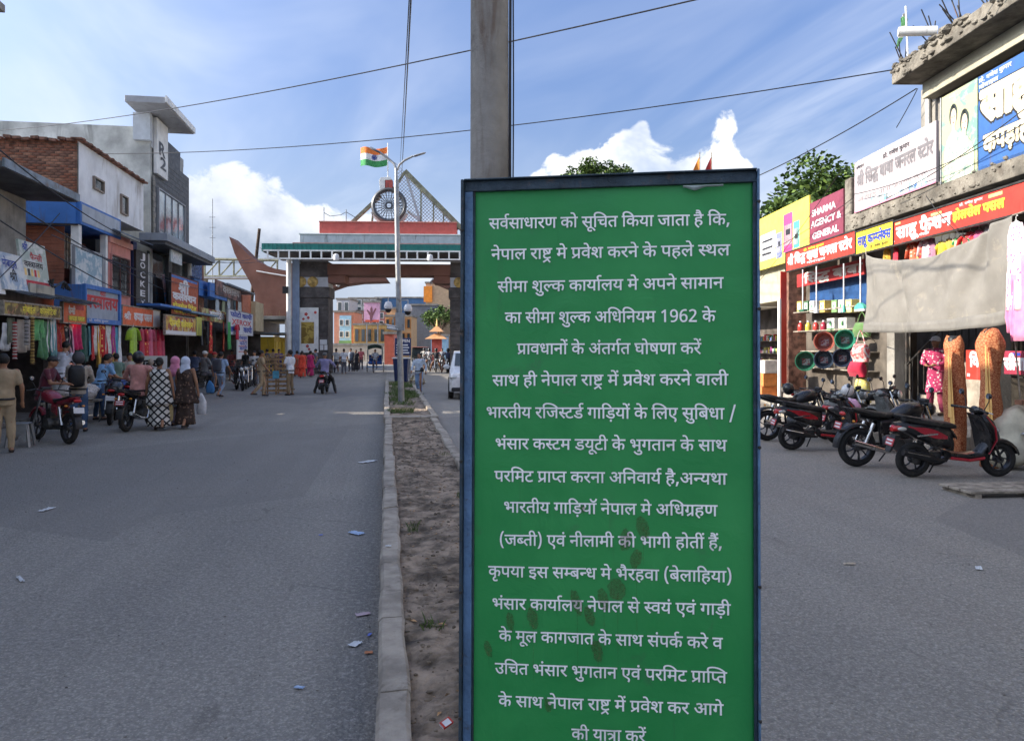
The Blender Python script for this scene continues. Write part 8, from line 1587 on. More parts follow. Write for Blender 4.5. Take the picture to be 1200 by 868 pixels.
def scooter(label, body, trim, loc, head, grp='parked motorcycles and scooters', lean=.06, riding=False):
    t = thing('scooter', label, 'scooter', loc, head, grp); t.rotation_euler = (lean, 0, head)
    wheel(t, -.62, .255, .10, 5); wheel(t, .64, .255, .10, 6)
    # rear body, side panel sweeping up to the tail
    shell([(-.10, .56, .09, .15), (-.16, .58, .13, .17), (-.36, .62, .165, .155), (-.60, .68, .165, .12), (-.80, .74, .12, .075), (-.92, .77, .06, .03)], 3).build('side_panel', body, t, smooth=True)
    for sy in (-1, 1):
        MB().sheet(lambda u, v: (-.22-.56*u, sy*(.172-.02*abs(u-.4)-.045*max(0, u-.55)), .60+.16*u+(v-.5)*(.10*sin(pi*min(1, u*1.1+.05))+.02)), 14, 5, .008).build('side_trim', trim, t, smooth=True)
        MB().box(-.60, -.30, sy*.176-.002, sy*.176+.002, .68, .70).build('emblem', M_chrome, t).rotation_euler = (0, -.10, 0)
    shell([(-.04, .74, .08, .03), (-.12, .755, .12, .045), (-.38, .79, .145, .05), (-.62, .83, .13, .05), (-.78, .85, .08, .035)], 3.2).build('seat', M_seat, t, smooth=True)
    MB().path([(-.60, .12, .86), (-.84, .12, .90), (-.92, 0, .91), (-.84, -.12, .90), (-.60, -.12, .86)], .014, 8).build('grab_rail', M_black, t, smooth=True)
    shell([(-.84, .73, .10, .05), (-.91, .72, .085, .05), (-.95, .70, .05, .03)], 3).build('tail_light', M_tail, t, smooth=True); plate(t, -.97, .52, None, .30)
    for sy in (-1, 1): MB().ell((-.85, sy*.11, .72), (.07, .02, .03), 10, 6).build('indicator', M_lens, t, smooth=True)
    MB().rings([[(-.90, y, .60), (-.88, y, .60)] and [(-.90, -.06, .60), (-.90, .06, .60), (-.86, .06, .60), (-.86, -.06, .60)], [(-1.0, -.07, .36), (-1.0, .07, .36), (-.97, .07, .36), (-.97, -.07, .36)]] if False else [[(-.92, -.06, .62), (-.92, .06, .62), (-.84, .06, .62), (-.84, -.06, .62)], [(-1.01, -.07, .38), (-1.01, .07, .38), (-.98, .07, .38), (-.98, -.07, .38)]]).build('rear_mudguard', M_black, t, bev=.005)
    # engine, exhaust
    MB().lathe([(.001, .05), (.11, .05), (.12, .07), (.12, .16), (.09, .18), (.001, .18)], (-.50, 0, .28), 18, 'y').build('engine', M_engine, t, smooth=True); MB().box(-.60, -.16, .05, .15, .22, .36).build('crankcase', M_engine, t, bev=.03)
    MB().path([(-.20, -.12, .26), (-.34, -.16, .28), (-.45, -.165, .31), (-.86, -.165, .40)], [.02, .03, .058, .052], 12).build('exhaust', M_black, t, smooth=True); MB().path([(-.50, -.215, .345), (-.82, -.205, .41)], .022, 8, flat=.5).build('exhaust_shield', M_chrome, t, smooth=True)
    # floorboard and leg shield
    MB().rings([se(-.14, .34, .13, .05, 0, 3.4), se(.10, .31, .145, .04, 0, 3.4), se(.32, .32, .14, .045, 0, 3.4), se(.42, .42, .10, .08, 0, 3.4)]).build('floorboard', body, t, smooth=True)
    MB().path([(-.14, .145, .30), (.12, .155, .27), (.34, .15, .30)], .022, 8).path([(-.14, -.145, .30), (.12, -.155, .27), (.34, -.15, .30)], .022, 8).build('floor_trim', trim, t, smooth=True)
    rs = []
    for v in range(9):
        f = v/8; z = .36+.56*f; xc = .44-.16*f+.05*sin(pi*f); hw = .15+.06*sin(pi*min(1, f*1.15)); rs.append([(xc+.045, 0, z), (xc+.02, hw*.7, z), (xc-.03, hw, z), (xc-.045, hw*.95, z-.005), (xc-.02, hw*.5, z-.01), (xc-.015, 0, z-.01), (xc-.02, -hw*.5, z-.01), (xc-.045, -hw*.95, z-.005), (xc-.03, -hw, z), (xc+.02, -hw*.7, z)])
    MB().rings(rs).build('leg_shield', body, t, smooth=True)
    shell([(.30, .86, .10, .08), (.38, .80, .15, .14), (.50, .68, .13, .16), (.60, .56, .08, .10), (.64, .50, .03, .04)], 2.4).build('front_apron', body, t, smooth=True)
    for sy in (-1, 1): MB().path([(.34, sy*.165, .90), (.47, sy*.165, .74), (.50, sy*.16, .56), (.40, sy*.15, .36)], [.012, .018, .020, .014], 8, flat=.6).build('apron_trim', trim, t, smooth=True)
    MB().ell((.565, 0, .68), (.06, .09, .05), 14, 8).build('headlight', M_lens, t, smooth=True)
    rs = []
    for k in range(10): a = RAD(15+13*k); rs.append([(.64+(.285+dz)*cos(a), y, .255+(.285+dz)*sin(a)) for y, dz in ((-.07, -.03), (-.055, .01), (0, .025), (.055, .01), (.07, -.03), (0, .01))])
    MB().rings(rs).build('front_mudguard', body, t, smooth=True)
    for sy in (-1, 1): MB().path([(.64, sy*.075, .255), (.50, sy*.07, .56)], .02, 8).build('fork_leg', M_black, t, smooth=True)
    shell([(.22, .97, .06, .035), (.27, .98, .10, .055), (.34, .96, .09, .05), (.40, .93, .04, .03)], 2.4).build('handlebar_cowl', body, t, smooth=True)
    MB().path([(.20, .34, .985), (.27, .20, .985), (.29, 0, .97), (.27, -.20, .985), (.20, -.34, .985)], .016, 8).build('handlebar', M_black, t, smooth=True)
    for sy in (-1, 1): MB().path([(.21, .31*sy, .985), (.18, .41*sy, .985)], .021, 8).build('grip', M_rubber, t); MB().path([(.26, .24*sy, .985), (.27, .40*sy, .97)], .006, 5).build('brake_lever', M_chrome, t); mirror(t, .27, .99, sy)
    if not riding: MB().tube((-.20, .10, .26), (-.22, .26, .01), .012, n=6).build('side_stand', M_black, t)
    return t
def gpos(px, py): p = G(px, py); return (p.x, p.y, 0)
BG = 'motorcycles and scooters parked before the right shops'
M_bk = gloss(.012, .012, .014); M_rd = gloss(.40, .012, .02); M_gy = gloss(.16, .17, .17)
# right side, all facing right
scooter('black scooter with red trim, nearest and largest at the right edge', M_bk, gloss(.38, .015, .03), (6.42, 11.15, 0), RAD(2), BG)
motorcycle('black cruiser motorcycle with a round mirror, half hidden behind the nearest scooter', M_bk, (6.07, 12.15, 0), RAD(5), BG, lean=.05, cowl=False, spokes=9)
scooter('red and black scooter with its tail towards the notice board', M_bk, M_rd, (5.72, 14.05, 0), RAD(3), BG)
motorcycle('black sport motorcycle partly hidden by the notice board edge', M_bk, (5.75, 15.5, 0), RAD(10), BG, lean=.05, spokes=7)
motorcycle('grey motorcycle with white mirrors standing at the shop step behind the red scooter', M_gy, (6.85, 16.2, 0), RAD(-38), BG, lean=.05)
motorcycle('dark motorcycle nose to the shop step between grey bike and tubs', M_bk, (7.65, 16.3, 0), RAD(-50), BG, lean=.05)
scooter('grey scooter with its handlebar showing above the red scooter seat', M_gy, M_bk, (6.9, 15.0, 0), RAD(12), BG)
motorcycle('black motorcycle lying in shade at the far right edge behind the sack', M_bk, (9.0, 11.7, 0), RAD(150), BG, lean=-.05)
def helmet_obj(loc, m, label, rot=0, visor=True):
    t = thing('helmet', label, 'helmet', loc, rot)
    MB().ell((0, 0, .0), (.135, .115, .125), 18, 12).build('helmet_shell', m, t, smooth=True)
    if visor: MB().sheet(lambda u, v: (.140*cos((u-.5)*2.0), .122*sin((u-.5)*2.0), -.045+.085*v), 10, 4, .006).build('visor', M_glass, t, smooth=True)
    return t
helmet_obj((5.60, 15.55, 1.03), M_bk, 'black helmet resting on the sport motorcycle by the notice board', 1.2); helmet_obj((6.62, 15.15, 1.02), gloss(.7, .7, .7), 'white and black helmet resting on the grey scooter seat', .6)
t = MB().ell((0, 0, .13), (.20, .14, .15), 18, 12).ell((.12, .04, .05), (.12, .1, .1)).build('cloth_bundle', fab(.66, .38, .56), None, smooth=True, crumple=.05, cs=9); t.location = (6.33, 14.4, .62); tag(t, 'pale pink cloth bundle tucked behind the red scooter seat', 'bundle')
# left side
LG = 'motorcycles along the left shops'
M_maroon = gloss(.22, .015, .03)
p = G(52, 520); motorcycle('maroon motorcycle parked at the left edge with its tail towards the camera', M_maroon, (p.x-.05, p.y+.35, 0), RAD(-215), LG, lean=.06, pl=M_lwhite)
motorcycle('black motorcycle with white number plate between the backpack man and the pink shirted rider', M_bk, (G(122, 497).x, G(122, 497).y+.4, 0), RAD(112), LG, lean=.06, pl=M_lwhite); p = G(108, 495); motorcycle('dark blue motorcycle half hidden beside the backpack man', gloss(.02, .05, .22), (p.x, p.y+1.5, 0), RAD(150), LG, lean=.06)
MOTO_P = G(146, 506); motorcycle('black motorcycle ridden by the man in the pink shirt', M_bk, (MOTO_P.x, MOTO_P.y+.65, 0), RAD(93), LG)
motorcycle('black motorcycle parked in the shade between the pink shirted rider and the lattice dress woman', M_bk, (G(176, 487).x, G(176, 487).y, 0), RAD(75), LG, lean=.06)
for i, (px, py, hd, m_, lb) in enumerate(((281, 457, -60, M_bk, 'black motorcycle facing the camera beside the man in the blue shirt'), (290, 455, -75, gloss(.1, .1, .12), 'dark grey motorcycle second in the row near the policeman'), (296, 452, -80, M_bk, 'black motorcycle at the end of the row near the policeman'), (232, 462, 60, M_bk, 'dark motorcycle under the man in the grey shirt and cap'))):
    motorcycle(lb, m_, gpos(px, py), RAD(hd), LG, lean=.05)
SC_P = G(377, 461.5); scooter('black scooter with lit red tail light ridden away towards the gate', M_bk, M_bk, (SC_P.x, SC_P.y+.5, 0), RAD(96), LG, lean=0, riding=True)
# far motorcycles in the traffic queue beyond the lamp
TQ = 'two wheelers queueing at the gate'
qm = None
for i, (px, py, hd) in enumerate(((503, 434, -80), (511, 436, -85), (518, 433, -95), (525, 437, -90), (497, 431, -80), (532, 434, -85), (514, 430, -90), (398, 431, 80), (415, 432, 100), (545, 436, -88))):
    lb = ('black motorcycle facing the camera first in the queue right of the lamp', 'motorcycle in the middle of the queue beside the white car', 'motorcycle near the head of the queue', 'motorcycle just left of the white car', 'motorcycle at the left of the queue by the bin', 'motorcycle behind the white car bonnet', 'farthest motorcycle of the queue', 'motorcycle among the men left of the rickshaw', 'motorcycle beside the rickshaw', 'motorcycle hidden behind the notice board edge in the queue')[i]
    if qm is None: qm = motorcycle(lb, M_bk, gpos(px, py), RAD(hd), TQ)
    else: dup(qm, loc=Vector(gpos(px, py)), rotz=RAD(hd), label=lb)

# ============================================================ cycle rickshaw under the gate
def rickshaw(loc, head, label):
    t = thing('cycle_rickshaw', label, 'rickshaw', loc, head)   # faces +y away from the camera, seat behind at -y
    M_hood = fab(.03, .10, .085)
    MB().sheet(lambda u, v: (-.52+1.04*u, -.15+.75*v, 1.62+.12*sin(pi*u)+.25*sin(pi*v*.5)), 10, 6, .02).build('hood', M_hood, t, smooth=True)
    for sx in (-1, 1): MB().sheet(lambda u, v: (sx*.52, -.1+.7*u, .9+.75*v+.2*u), 5, 5, .015).build('hood_side', M_hood, t); MB().tube((sx*.5, .6, .55), (sx*.5, .6, 1.9), .018, n=6).build('hood_post', M_steel, t)
    MB().box(-.48, .48, -.1, .45, .62, .78).build('seat', fab(.03, .10, .36), t, bev=.03); MB().box(-.48, .48, -.18, -.101, .55, 1.25).build('seat_back', fab(.03, .08, .28), t, bev=.02); MB().box(-.5, .5, -.2, .75, .38, .43).build('footboard', fab(.05, .22, .45), t)
    for sx in (-1, 1):
        w = thing('wheel', None, None, (sx*.58, .1, .36)); w.parent = t; MB().torus((0, 0, 0), .34, .02, 'x', 28, 6).build('tyre', M_rubber, w, smooth=True)
        for k in range(10): a = k*2*pi/10; MB().tube((0, 0, 0), (0, .33*cos(a), .33*sin(a)), .005, n=4).build('spoke', M_chrome, w)
    w = thing('wheel', None, None, (0, 1.55, .36)); w.parent = t; MB().torus((0, 0, 0), .34, .02, 'x', 28, 6).build('tyre', M_rubber, w, smooth=True)
    MB().path([(0, .5, .5), (0, 1.1, .5), (0, 1.4, .85)], .022, 6).build('frame', M_blue, t); MB().path([(-.28, 1.15, 1.05), (0, 1.3, 1.0), (.28, 1.15, 1.05)], .015, 6).build('handlebar', M_steel, t); MB().ell((0, .95, .88), (.09, .13, .05)).build('saddle', M_seat, t, smooth=True)
    return t
p = G(440, 436); rickshaw((p.x, p.y, 0), RAD(185), 'cycle rickshaw with dark green hood and blue seat coming through the gate')
# tempo van roof, small auto rickshaw beyond
p = G(489, 430); t = thing('auto_rickshaw', 'dark three wheeled auto rickshaw facing the camera right of the lamp post', 'auto rickshaw', (p.x, p.y+1, 0), RAD(0))
MB().rings([[(-.62, y, .35), (.62, y, .35), (.66, y, 1.0), (.60, y, 1.72), (-.60, y, 1.72), (-.66, y, 1.0)] for y in (0, .25, 2.2)]).build('body', paint(.04, .05, .05), t, bev=.05); MB().box(-.66, .66, -.15, 2.3, 1.725, 1.80).build('roof', fab(.30, .10, .08), t, bev=.03); MB().box(-.52, .52, -.03, -.002, 1.05, 1.6).build('windscreen', M_glass, t)
for x in (-.5, .5): MB().lathe([(.001, -.03), (.09, -.03), (.09, 0)], (x, -.01, .72), 14, 'y').build('headlight', M_lens, t); w = MB().torus((x*1.1, 1.9, .24), .19, .05, 'x', 20, 8).build('wheel', M_rubber, t, smooth=True)
MB().torus((0, .1, .24), .19, .05, 'x', 20, 8).build('wheel', M_rubber, t, smooth=True)

# ============================================================ white car coming towards the camera, behind the board
M_carw = gloss(.72, .72, .72)
p = G(523, 470); t = thing('car', 'white sport utility car facing the camera, half hidden behind the notice board', 'car', (p.x+.93, p.y+.6, 0), RAD(4))
def cs_(y, hw, z0, z1, top): return [(-hw, y, z0), (-hw*1.0, y, (z0+z1)/2), (-hw*.97, y, z1), (-hw*.80, y, top), (hw*.80, y, top), (hw*.97, y, z1), (hw, y, (z0+z1)/2), (hw, y, z0)]
MB().rings([cs_(0, .78, .35, .72, .80), cs_(.12, .86, .28, .86, .95), cs_(.9, .90, .28, .98, 1.08), cs_(1.25, .90, .28, 1.02, 1.12), cs_(1.9, .90, .28, 1.05, 1.62), cs_(2.3, .90, .28, 1.05, 1.70), cs_(3.9, .90, .28, 1.05, 1.68), cs_(4.3, .86, .30, 1.0, 1.10), cs_(4.4, .82, .38, .8, .85)]).build('body', M_carw, t, smooth=True, bev=.02)
MB().add([(-.70, 1.31, 1.14), (.70, 1.31, 1.14), (.66, 1.86, 1.60), (-.66, 1.86, 1.60), (-.70, 1.28, 1.16), (.70, 1.28, 1.16), (.66, 1.83, 1.62), (-.66, 1.83, 1.62)], [(0, 1, 2, 3), (4, 7, 6, 5), (0, 4, 5, 1), (1, 5, 6, 2), (2, 6, 7, 3), (3, 7, 4, 0)]).build('windscreen', M_glass, t)
for sx in (-1, 1):
    MB().add([(sx*.885, 2.0, 1.08), (sx*.885, 3.8, 1.08), (sx*.765, 3.75, 1.56), (sx*.765, 2.2, 1.56), (sx*.90, 2.0, 1.08), (sx*.90, 3.8, 1.08), (sx*.78, 3.75, 1.56), (sx*.78, 2.2, 1.56)], [(0, 1, 2, 3), (4, 7, 6, 5), (0, 4, 5, 1), (1, 5, 6, 2), (2, 6, 7, 3), (3, 7, 4, 0)]).build('side_window', M_glass, t)
    MB().ell((sx*1.0, 1.75, 1.12), (.12, .06, .09)).build('wing_mirror', M_carw, t, smooth=True); MB().ell((sx*.68, .08, .78), (.17, .09, .09)).build('headlight', M_lens, t, smooth=True)
    for y in (.85, 3.6):
        w = thing('wheel', None, None, (sx*.82, y, .34)); w.parent = t; MB().torus((0, 0, 0), .25, .09, 'x', 28, 10, rx=.10).build('tyre', M_rubber, w, smooth=True); MB().lathe([(.001, -.09*sx), (.05, -.08*sx), (.20, .02*sx)] if False else [(.001, .08*sx), (.17, .07*sx), (.18, 0)], n=18, ax='x').build('rim', M_chrome, w, smooth=True)
        MB().lathe([(.37, -.012), (.42, -.012), (.42, .012), (.37, .012), (.37, -.012)], (sx*.905, y, .36), 24, 'x', cap=False).build('wheel_arch', M_black, t)
MB().box(-.50, .50, -.03, .02, .50, .68).build('grille', M_black, t, bev=.02); MB().box(-.80, .80, -.04, .10, .30, .44).build('bumper', M_black, t, bev=.04); MB().box(-.25, .25, -.055, -.041, .34, .44).build('number_plate', M_lwhite, t)
# wooden barricade stack
BC = thing('wooden_barricade', 'stacked bamboo and plank barricade between the two standing policemen', 'barricade', G(325, 461.5), RAD(8))
rb = random.Random(5)
for x in (-.42, .0, .42):
    for y in (-.28, .28): MB().box(x-.03, x+.03, y-.03, y+.03, 0, 1.45+rb.uniform(-.1, .15)).build('post', M_wood, BC)
for k in range(8):
    for y in (-.32, .32): MB().cbox((rb.uniform(-.04, .04), y, .14+k*.175), (1.05+rb.uniform(-.1, .2), .03, .06), Euler((0, rb.uniform(-.05, .05), 0))).build('rail', M_wood, BC)
for k in range(5): MB().cbox((-.4+k*.2, 0, 1.42+.03*k), (.07, .8, .04), Euler((0, .05*k, rb.uniform(-.2, .2)))).build('top_board', M_wood, BC)
MB().box(-.12, .12, -.36, -.335, .62, .92).build('notice', fab(.10, .35, .50), BC)
# upturned grey plastic stool by the policeman
t = thing('stool', 'grey plastic stool with arched legs standing behind the policeman', 'stool', G(24, 523), .3)
MB().box(-.16, .16, -.16, .16, .42, .45).build('seat', M_steel, t, bev=.015)
for sx, sy in ((-1, -1), (1, -1), (1, 1), (-1, 1)): MB().path([(sx*.14, sy*.14, .42), (sx*.19, sy*.19, 0)], [.035, .03], 4).build('leg', M_steel, t)
for sy in (-1, 1): MB().prism([(-.165, .42), (.165, .42), (.20, .10), (.10, .10), (.06, .22), (-.06, .22), (-.10, .10), (-.20, .10)], sy*.165-.008, sy*.165+.008).build('apron', M_steel, t)
# heap of bagged goods in the stall
t = MB().ell((0, 0, .15), (.55, .35, .22), 20, 12).ell((.3, .1, .25), (.25, .2, .14)).build('goods_heap', pattern_mat('pale_goods', (.55, .50, .46), (.32, .24, .20), 22, 'floral'), None, smooth=True, crumple=.07, cs=11); p = G(66, 500); t.location = (p.x-.1, p.y+.9, .55); tag(t, 'heap of pale knotted cloth goods on the low stall table at the left', 'goods')
t = thing('stall_table', 'low dark wooden stall table under the heap of pale goods', 'table', (p.x-.1, p.y+.9, 0), TL); MB().box(-.75, .75, -.45, .45, .50, .55).build('table_top', M_oldwood, t)
for sx, sy in ((-1, -1), (1, -1), (1, 1), (-1, 1)): MB().box(sx*.68-.03, sx*.68+.03, sy*.38-.03, sy*.38+.03, 0, .50).build('leg', M_oldwood, t)
# white low sign on the ground by the women
p = G(168, 470); t = thing('ground_sign', 'low white sign board with dark Hindi letters standing behind the women', 'sign', (p.x, p.y, .55), RAD(4)); MB().box(-.78, .78, 0, .03, 0, 1.0).build('panel', M_lwhite, t); letter(t, "मनन्द", -.60, .60, .62, .22, M_lblack, -.004, 45); letter(t, "फैन्सी", -.25, .45, .22, .20, M_lred, -.004, 40)
for x in (-.7, .7): MB().box(x-.025, x+.025, .031, .08, -.55, 1.0).build('leg', M_steel, t)

# ============================================================ people
M_shoe = mat('shoe_leather', (.03, .022, .018), .6, 0, .2, 6); M_hair = mat('hair_black', (.012, .010, .009), .6, 0, .2, 20, .4, 90); M_eye = mat('eye_dark', (.02, .015, .012), .3)
M_khaki = mat('khaki_cloth', (.36, .27, .17), .85, 0, .07, 6, .2, 60); M_denim = mat('denim', (.07, .12, .22), .85, 0, .12, 6, .25, 60)
def V3(*a): return Vector(a)
POSE = {  # knee, ankle of left and right leg, then elbow and wrist of left and right arm; figure faces +y
 'stand': ((-.10, .01, .49), (-.11, -.03, .08), (.10, .02, .49), (.12, .0, .08), (-.27, -.03, 1.14), (-.28, .06, .88), (.27, -.03, 1.14), (.28, .07, .88)),
 'walk': ((-.10, .16, .50), (-.10, .10, .10), (.10, -.02, .49), (.10, -.32, .16), (-.26, -.16, 1.16), (-.28, -.08, .90), (.26, .08, 1.15), (.27, .24, .95)),
 'fold': ((-.10, .01, .49), (-.12, -.03, .08), (.10, .02, .49), (.13, .0, .08), (-.28, .04, 1.15), (-.10, .24, 1.10), (.28, .04, 1.15), (.10, .24, 1.10)),
 'reach': ((-.10, .01, .49), (-.11, -.03, .08), (.10, .04, .49), (.12, .05, .08), (-.25, .18, 1.16), (-.18, .42, 1.12), (.26, .14, 1.14), (.16, .36, 1.08)),
 'carry': ((-.09, .08, .50), (-.09, .04, .09), (.09, -.02, .49), (.09, -.22, .13), (-.27, .0, 1.14), (-.30, .10, .92), (.27, .0, 1.14), (.30, .04, .86)),
 'ride': ((-.27, .36, .78), (-.34, .10, .38), (.27, .36, .78), (.34, .10, .38), (-.34, .22, 1.16), (-.34, .52, 1.10), (.34, .22, 1.16), (.34, .52, 1.10)),
 'straddle': ((-.28, .26, .62), (-.42, .12, .10), (.28, .26, .62), (.42, .12, .10), (-.36, .16, 1.18), (-.38, .44, 1.10), (.36, .16, 1.18), (.38, .44, 1.10)),
 'sit': ((-.12, .40, .78), (-.14, .36, .32), (.12, .40, .78), (.14, .36, .32), (-.27, .14, 1.14), (-.14, .36, 1.10), (.27, .14, 1.14), (.12, .38, 1.12))}
def person(loc, head, label, pose='stand', H=1.68, top=None, bot=None, style='trousers', hair='short', hm=None, sleeve='short', lean=0.0, group=None, skin=None, vox=.022, extra=None):
    t = thing('person', label, 'person', loc, head, group); k = H/1.70; t.scale = (k, k, k); skin = skin or M_skin
    P = [Vector(p) for p in POSE[pose]]; kl, al, kr, ar, el, wl, er, wr = P; sit = pose in ('ride', 'straddle', 'sit')
    hz = .86 if sit else .92; L = lambda p: Vector((p[0], p[1]+lean*(p[2]-hz), p[2])) if p[2] > hz else Vector(p)
    hipL, hipR = V3(-.09, 0, hz), V3(.09, 0, hz); shL, shR = L((-.185, 0, 1.41)), L((.185, 0, 1.41)); neck, hd = L((0, .0, 1.46)), L((0, .015, 1.595))
    el, wl, er, wr = [Vector((p.x, p.y+lean*.45, p.z)) for p in (el, wl, er, wr)]
    tors = lambda g: [[(L((0, 0, z))[0]+(a+g)*cos(q), L((0, y, z))[1]+(b+g)*sin(q), z) for q in [2*pi*j/16 for j in range(16)]] for z, a, b, y in ((hz-.06, .13, .10, 0), (hz+.06, .155, .115, -.01), (hz+.20, .145, .10, 0), (1.26, .165, .115, .0), (1.38, .175, .105, 0), (1.45, .11, .07, 0))]
    b = MB(); b.rings(tors(0)); b.cap(neck-V3(0, 0, .06), neck+V3(0, 0, .06), .055); b.ell(hd, (.078, .098, .115)); b.ell(hd+V3(0, .02, -.06), (.058, .072, .06)); b.cap(hd+V3(0, .09, .01), hd+V3(0, .112, -.022), .012, .016)
    for s_ in (-1, 1): b.ell(hd+V3(s_*.08, -.005, -.005), (.012, .022, .032))
    for h_, kn, an in ((hipL, kl, al), (hipR, kr, ar)):
        b.cap(h_, kn, .085, .055); b.cap(kn, an, .055, .036); f = an+V3(.0, .12 if not sit else .13, -.035); b.cap(an-V3(0, .03, .03), f, .036, .030)
    for s_, sh, e, w in ((-1, shL, el, wl), (1, shR, er, wr)):
        b.cap(sh, e, .052, .040); b.cap(e, w, .040, .028); d = (w-e).normalized(); pm = w+d*.05; b.cap(w, pm, .028, .036)
        sx = d.cross(V3(0, 0, 1)); sx = sx.normalized() if sx.length > .1 else V3(0, 1, 0); cu = V3(-s_, 0, 0)*.25+V3(0, 0, -.35)
        for j in range(4): r0 = pm+sx*(j-1.5)*.018+d*.02; m1 = r0+d*(.040-.004*abs(j-1.3)); b.cap(r0, m1, .0105, .0100, 6); b.cap(m1, m1+(d+cu*.8).normalized()*.035, .0100, .0085, 6)
        b.cap(w+d*.02, w+d*.045-sx*.045, .012, .009, 6)
    put('body', fuse(b, vox*.8 if H > 0 else vox, 2), skin, t, 'all')
    # shirt
    if top:
        g = MB(); R = tors(.018); g.rings(R)
        for sh, e, w in ((shL, el, wl), (shR, er, wr)):
            g.cap(sh-V3(0, 0, .01), e if sleeve == 'long' else sh.lerp(e, .72), .066, .056)
            if sleeve == 'long': g.cap(e, e.lerp(w, .88), .056, .040)
        g.rings([[(x_*q_, y_*q_+lean*(-.1), z_) for x_, y_ in [((.165)*cos(q), (.125)*sin(q)) for q in [2*pi*j/18 for j in range(18)]]] for z_, q_ in ((hz-(.10 if not style == 'kurta' else .42), 1.08 if style != 'kurta' else 1.3), (hz, 1.04), (hz+.15, .98))])
        put('kurta' if style == 'kurta' else 'shirt', fuse(g, vox, 2, .020), top, t, 'all'); MB().torus(neck-V3(0, -.005, .005), .062, .012, 'z', 16, 6).build('collar', top, t, smooth=True)
    if style in ('trousers', 'kurta'):
        g = MB(); g.ell((0, 0, hz-.02), (.165, .125, .12))
        for h_, kn, an in ((hipL, kl, al), (hipR, kr, ar)): g.cap(h_, kn, .104, .078); g.cap(kn, an+V3(0, 0, .03), .078, .060)
        put('trousers', fuse(g, vox, 2, .020), bot, t, 'all')
        if style == 'trousers' and top: MB().torus((0, 0, 0), .165, .014, 'z', 22, 6, rx=.02).build('belt', M_black, t, smooth=True, loc=(0, 0, hz+.02)); t.children[-1].scale = (1, .78, 1)
    else:
        rs = []
        for i in range(12):
            v = i/11; z = 1.0-.89*v; r_ = .165+.075*v; rs.append([(r_*cos(q)*(1+.10*v*sin(7*q+v*3)), r_*.80*sin(q)*(1+.10*v*sin(5*q-v*2))-.04*v, z) for q in [2*pi*j/40 for j in range(40)]])
        MB().rings(rs).build('skirt', bot, t, smooth='all')
        g = MB(); g.rings([[(x_*(1+.10*sin(q*4+z_*9)), y_*(1+.08*sin(q*5)), z_) for q in [2*pi*j/26 for j in range(26)] for x_, y_ in [((.19+w_)*cos(q), (.14+w_)*sin(q)-.02)]] for z_, w_ in ((.62, .10), (.80, .07), (1.0, .04), (1.2, .025), (1.36, .02), (1.44, -.05))])
        put('shawl', fuse(g, vox, 2, .03), hm if hm and style == 'shawl' else (top or bot), t, 'all')
    for an in (al, ar): f = an+V3(0, .13, -.045); MB().path([an-V3(0, .06, .048), an-V3(0, .0, .04), f, f+V3(0, .05, -.008)], [.034, .046, .046, .02], 10, flat=.7).build('shoe', M_shoe, t, smooth=True)
    if hair == 'short': MB().ell(hd+V3(0, -.018, .03), (.088, .103, .105)).build('hair', M_hair, t, smooth=True, crumple=.01, cs=22)
    elif hair == 'bun': MB().ell(hd+V3(0, -.02, .025), (.09, .105, .108)).ell(hd+V3(0, -.12, -.03), (.05, .045, .05)).build('hair', M_hair, t, smooth=True)
    elif hair == 'helmet': MB().ell(hd+V3(0, -.01, .02), (.125, .145, .145), 20, 14).build('helmet', hm or M_bk, t, smooth=True); MB().path([hd+V3(-.10, .08, -.06), hd+V3(0, .145, -.05), hd+V3(.10, .08, -.06)], .018, 8).build('helmet_rim', M_black, t, smooth=True)
    elif hair == 'cap': MB().ell(hd+V3(0, -.01, .045), (.092, .108, .085)).build('cap', hm, t, smooth=True); MB().sheet(lambda u, v: (hd.x+(u-.5)*.15, hd.y+.07+.09*v*(1-(u-.5)**2*2), hd.z+.05-.02*v), 6, 4, .006).build('cap_peak', hm, t)
    elif hair == 'scarf':
        g = MB(); g.ell(hd+V3(0, -.02, .02), (.108, .125, .13)); g.cap(hd+V3(0, -.03, -.05), neck+V3(0, -.03, -.12), .095, .15); put('head_scarf', fuse(g, vox, 2, .02), hm, t, 'all')
    for s_ in (-1, 1): MB().ell(hd+V3(s_*.032, .088, .012), (.014, .010, .008), 8, 6).build('eye', M_eye, t)
    MB().ell(hd+V3(0, .086, -.052), (.024, .010, .007), 8, 6).build('mouth', mat('lips', (.22, .07, .05), .5) if 'lips' not in bpy.data.materials else bpy.data.materials['lips'], t)
    return t
def backpack(p, m, y=-.24):
    o = MB().rings([se(x, 0, hy, hz, 0, 4.5) for x, hy, hz in ((-.10, .10, .16), (-.07, .15, .22), (.05, .16, .24), (.10, .12, .20))]).build('backpack_body', m, None, smooth='all'); b = thing('backpack', None, None); b.location = Matrix.LocRotScale(p.location, p.rotation_euler, p.scale) @ Vector((0, y, 1.22)); b.rotation_euler = (0, 0, p.rotation_euler.z+pi/2); o.parent = b; o.name = 'bag_body'
    for s_ in (-1, 1): MB().path([(.10, s_*.10, .18), (.20, s_*.13, .24), (.36, s_*.13, .12), (.30, s_*.13, -.12), (.10, s_*.12, -.20)], .02, 6, flat=.5).build('strap', m, b, smooth=True)
    return b
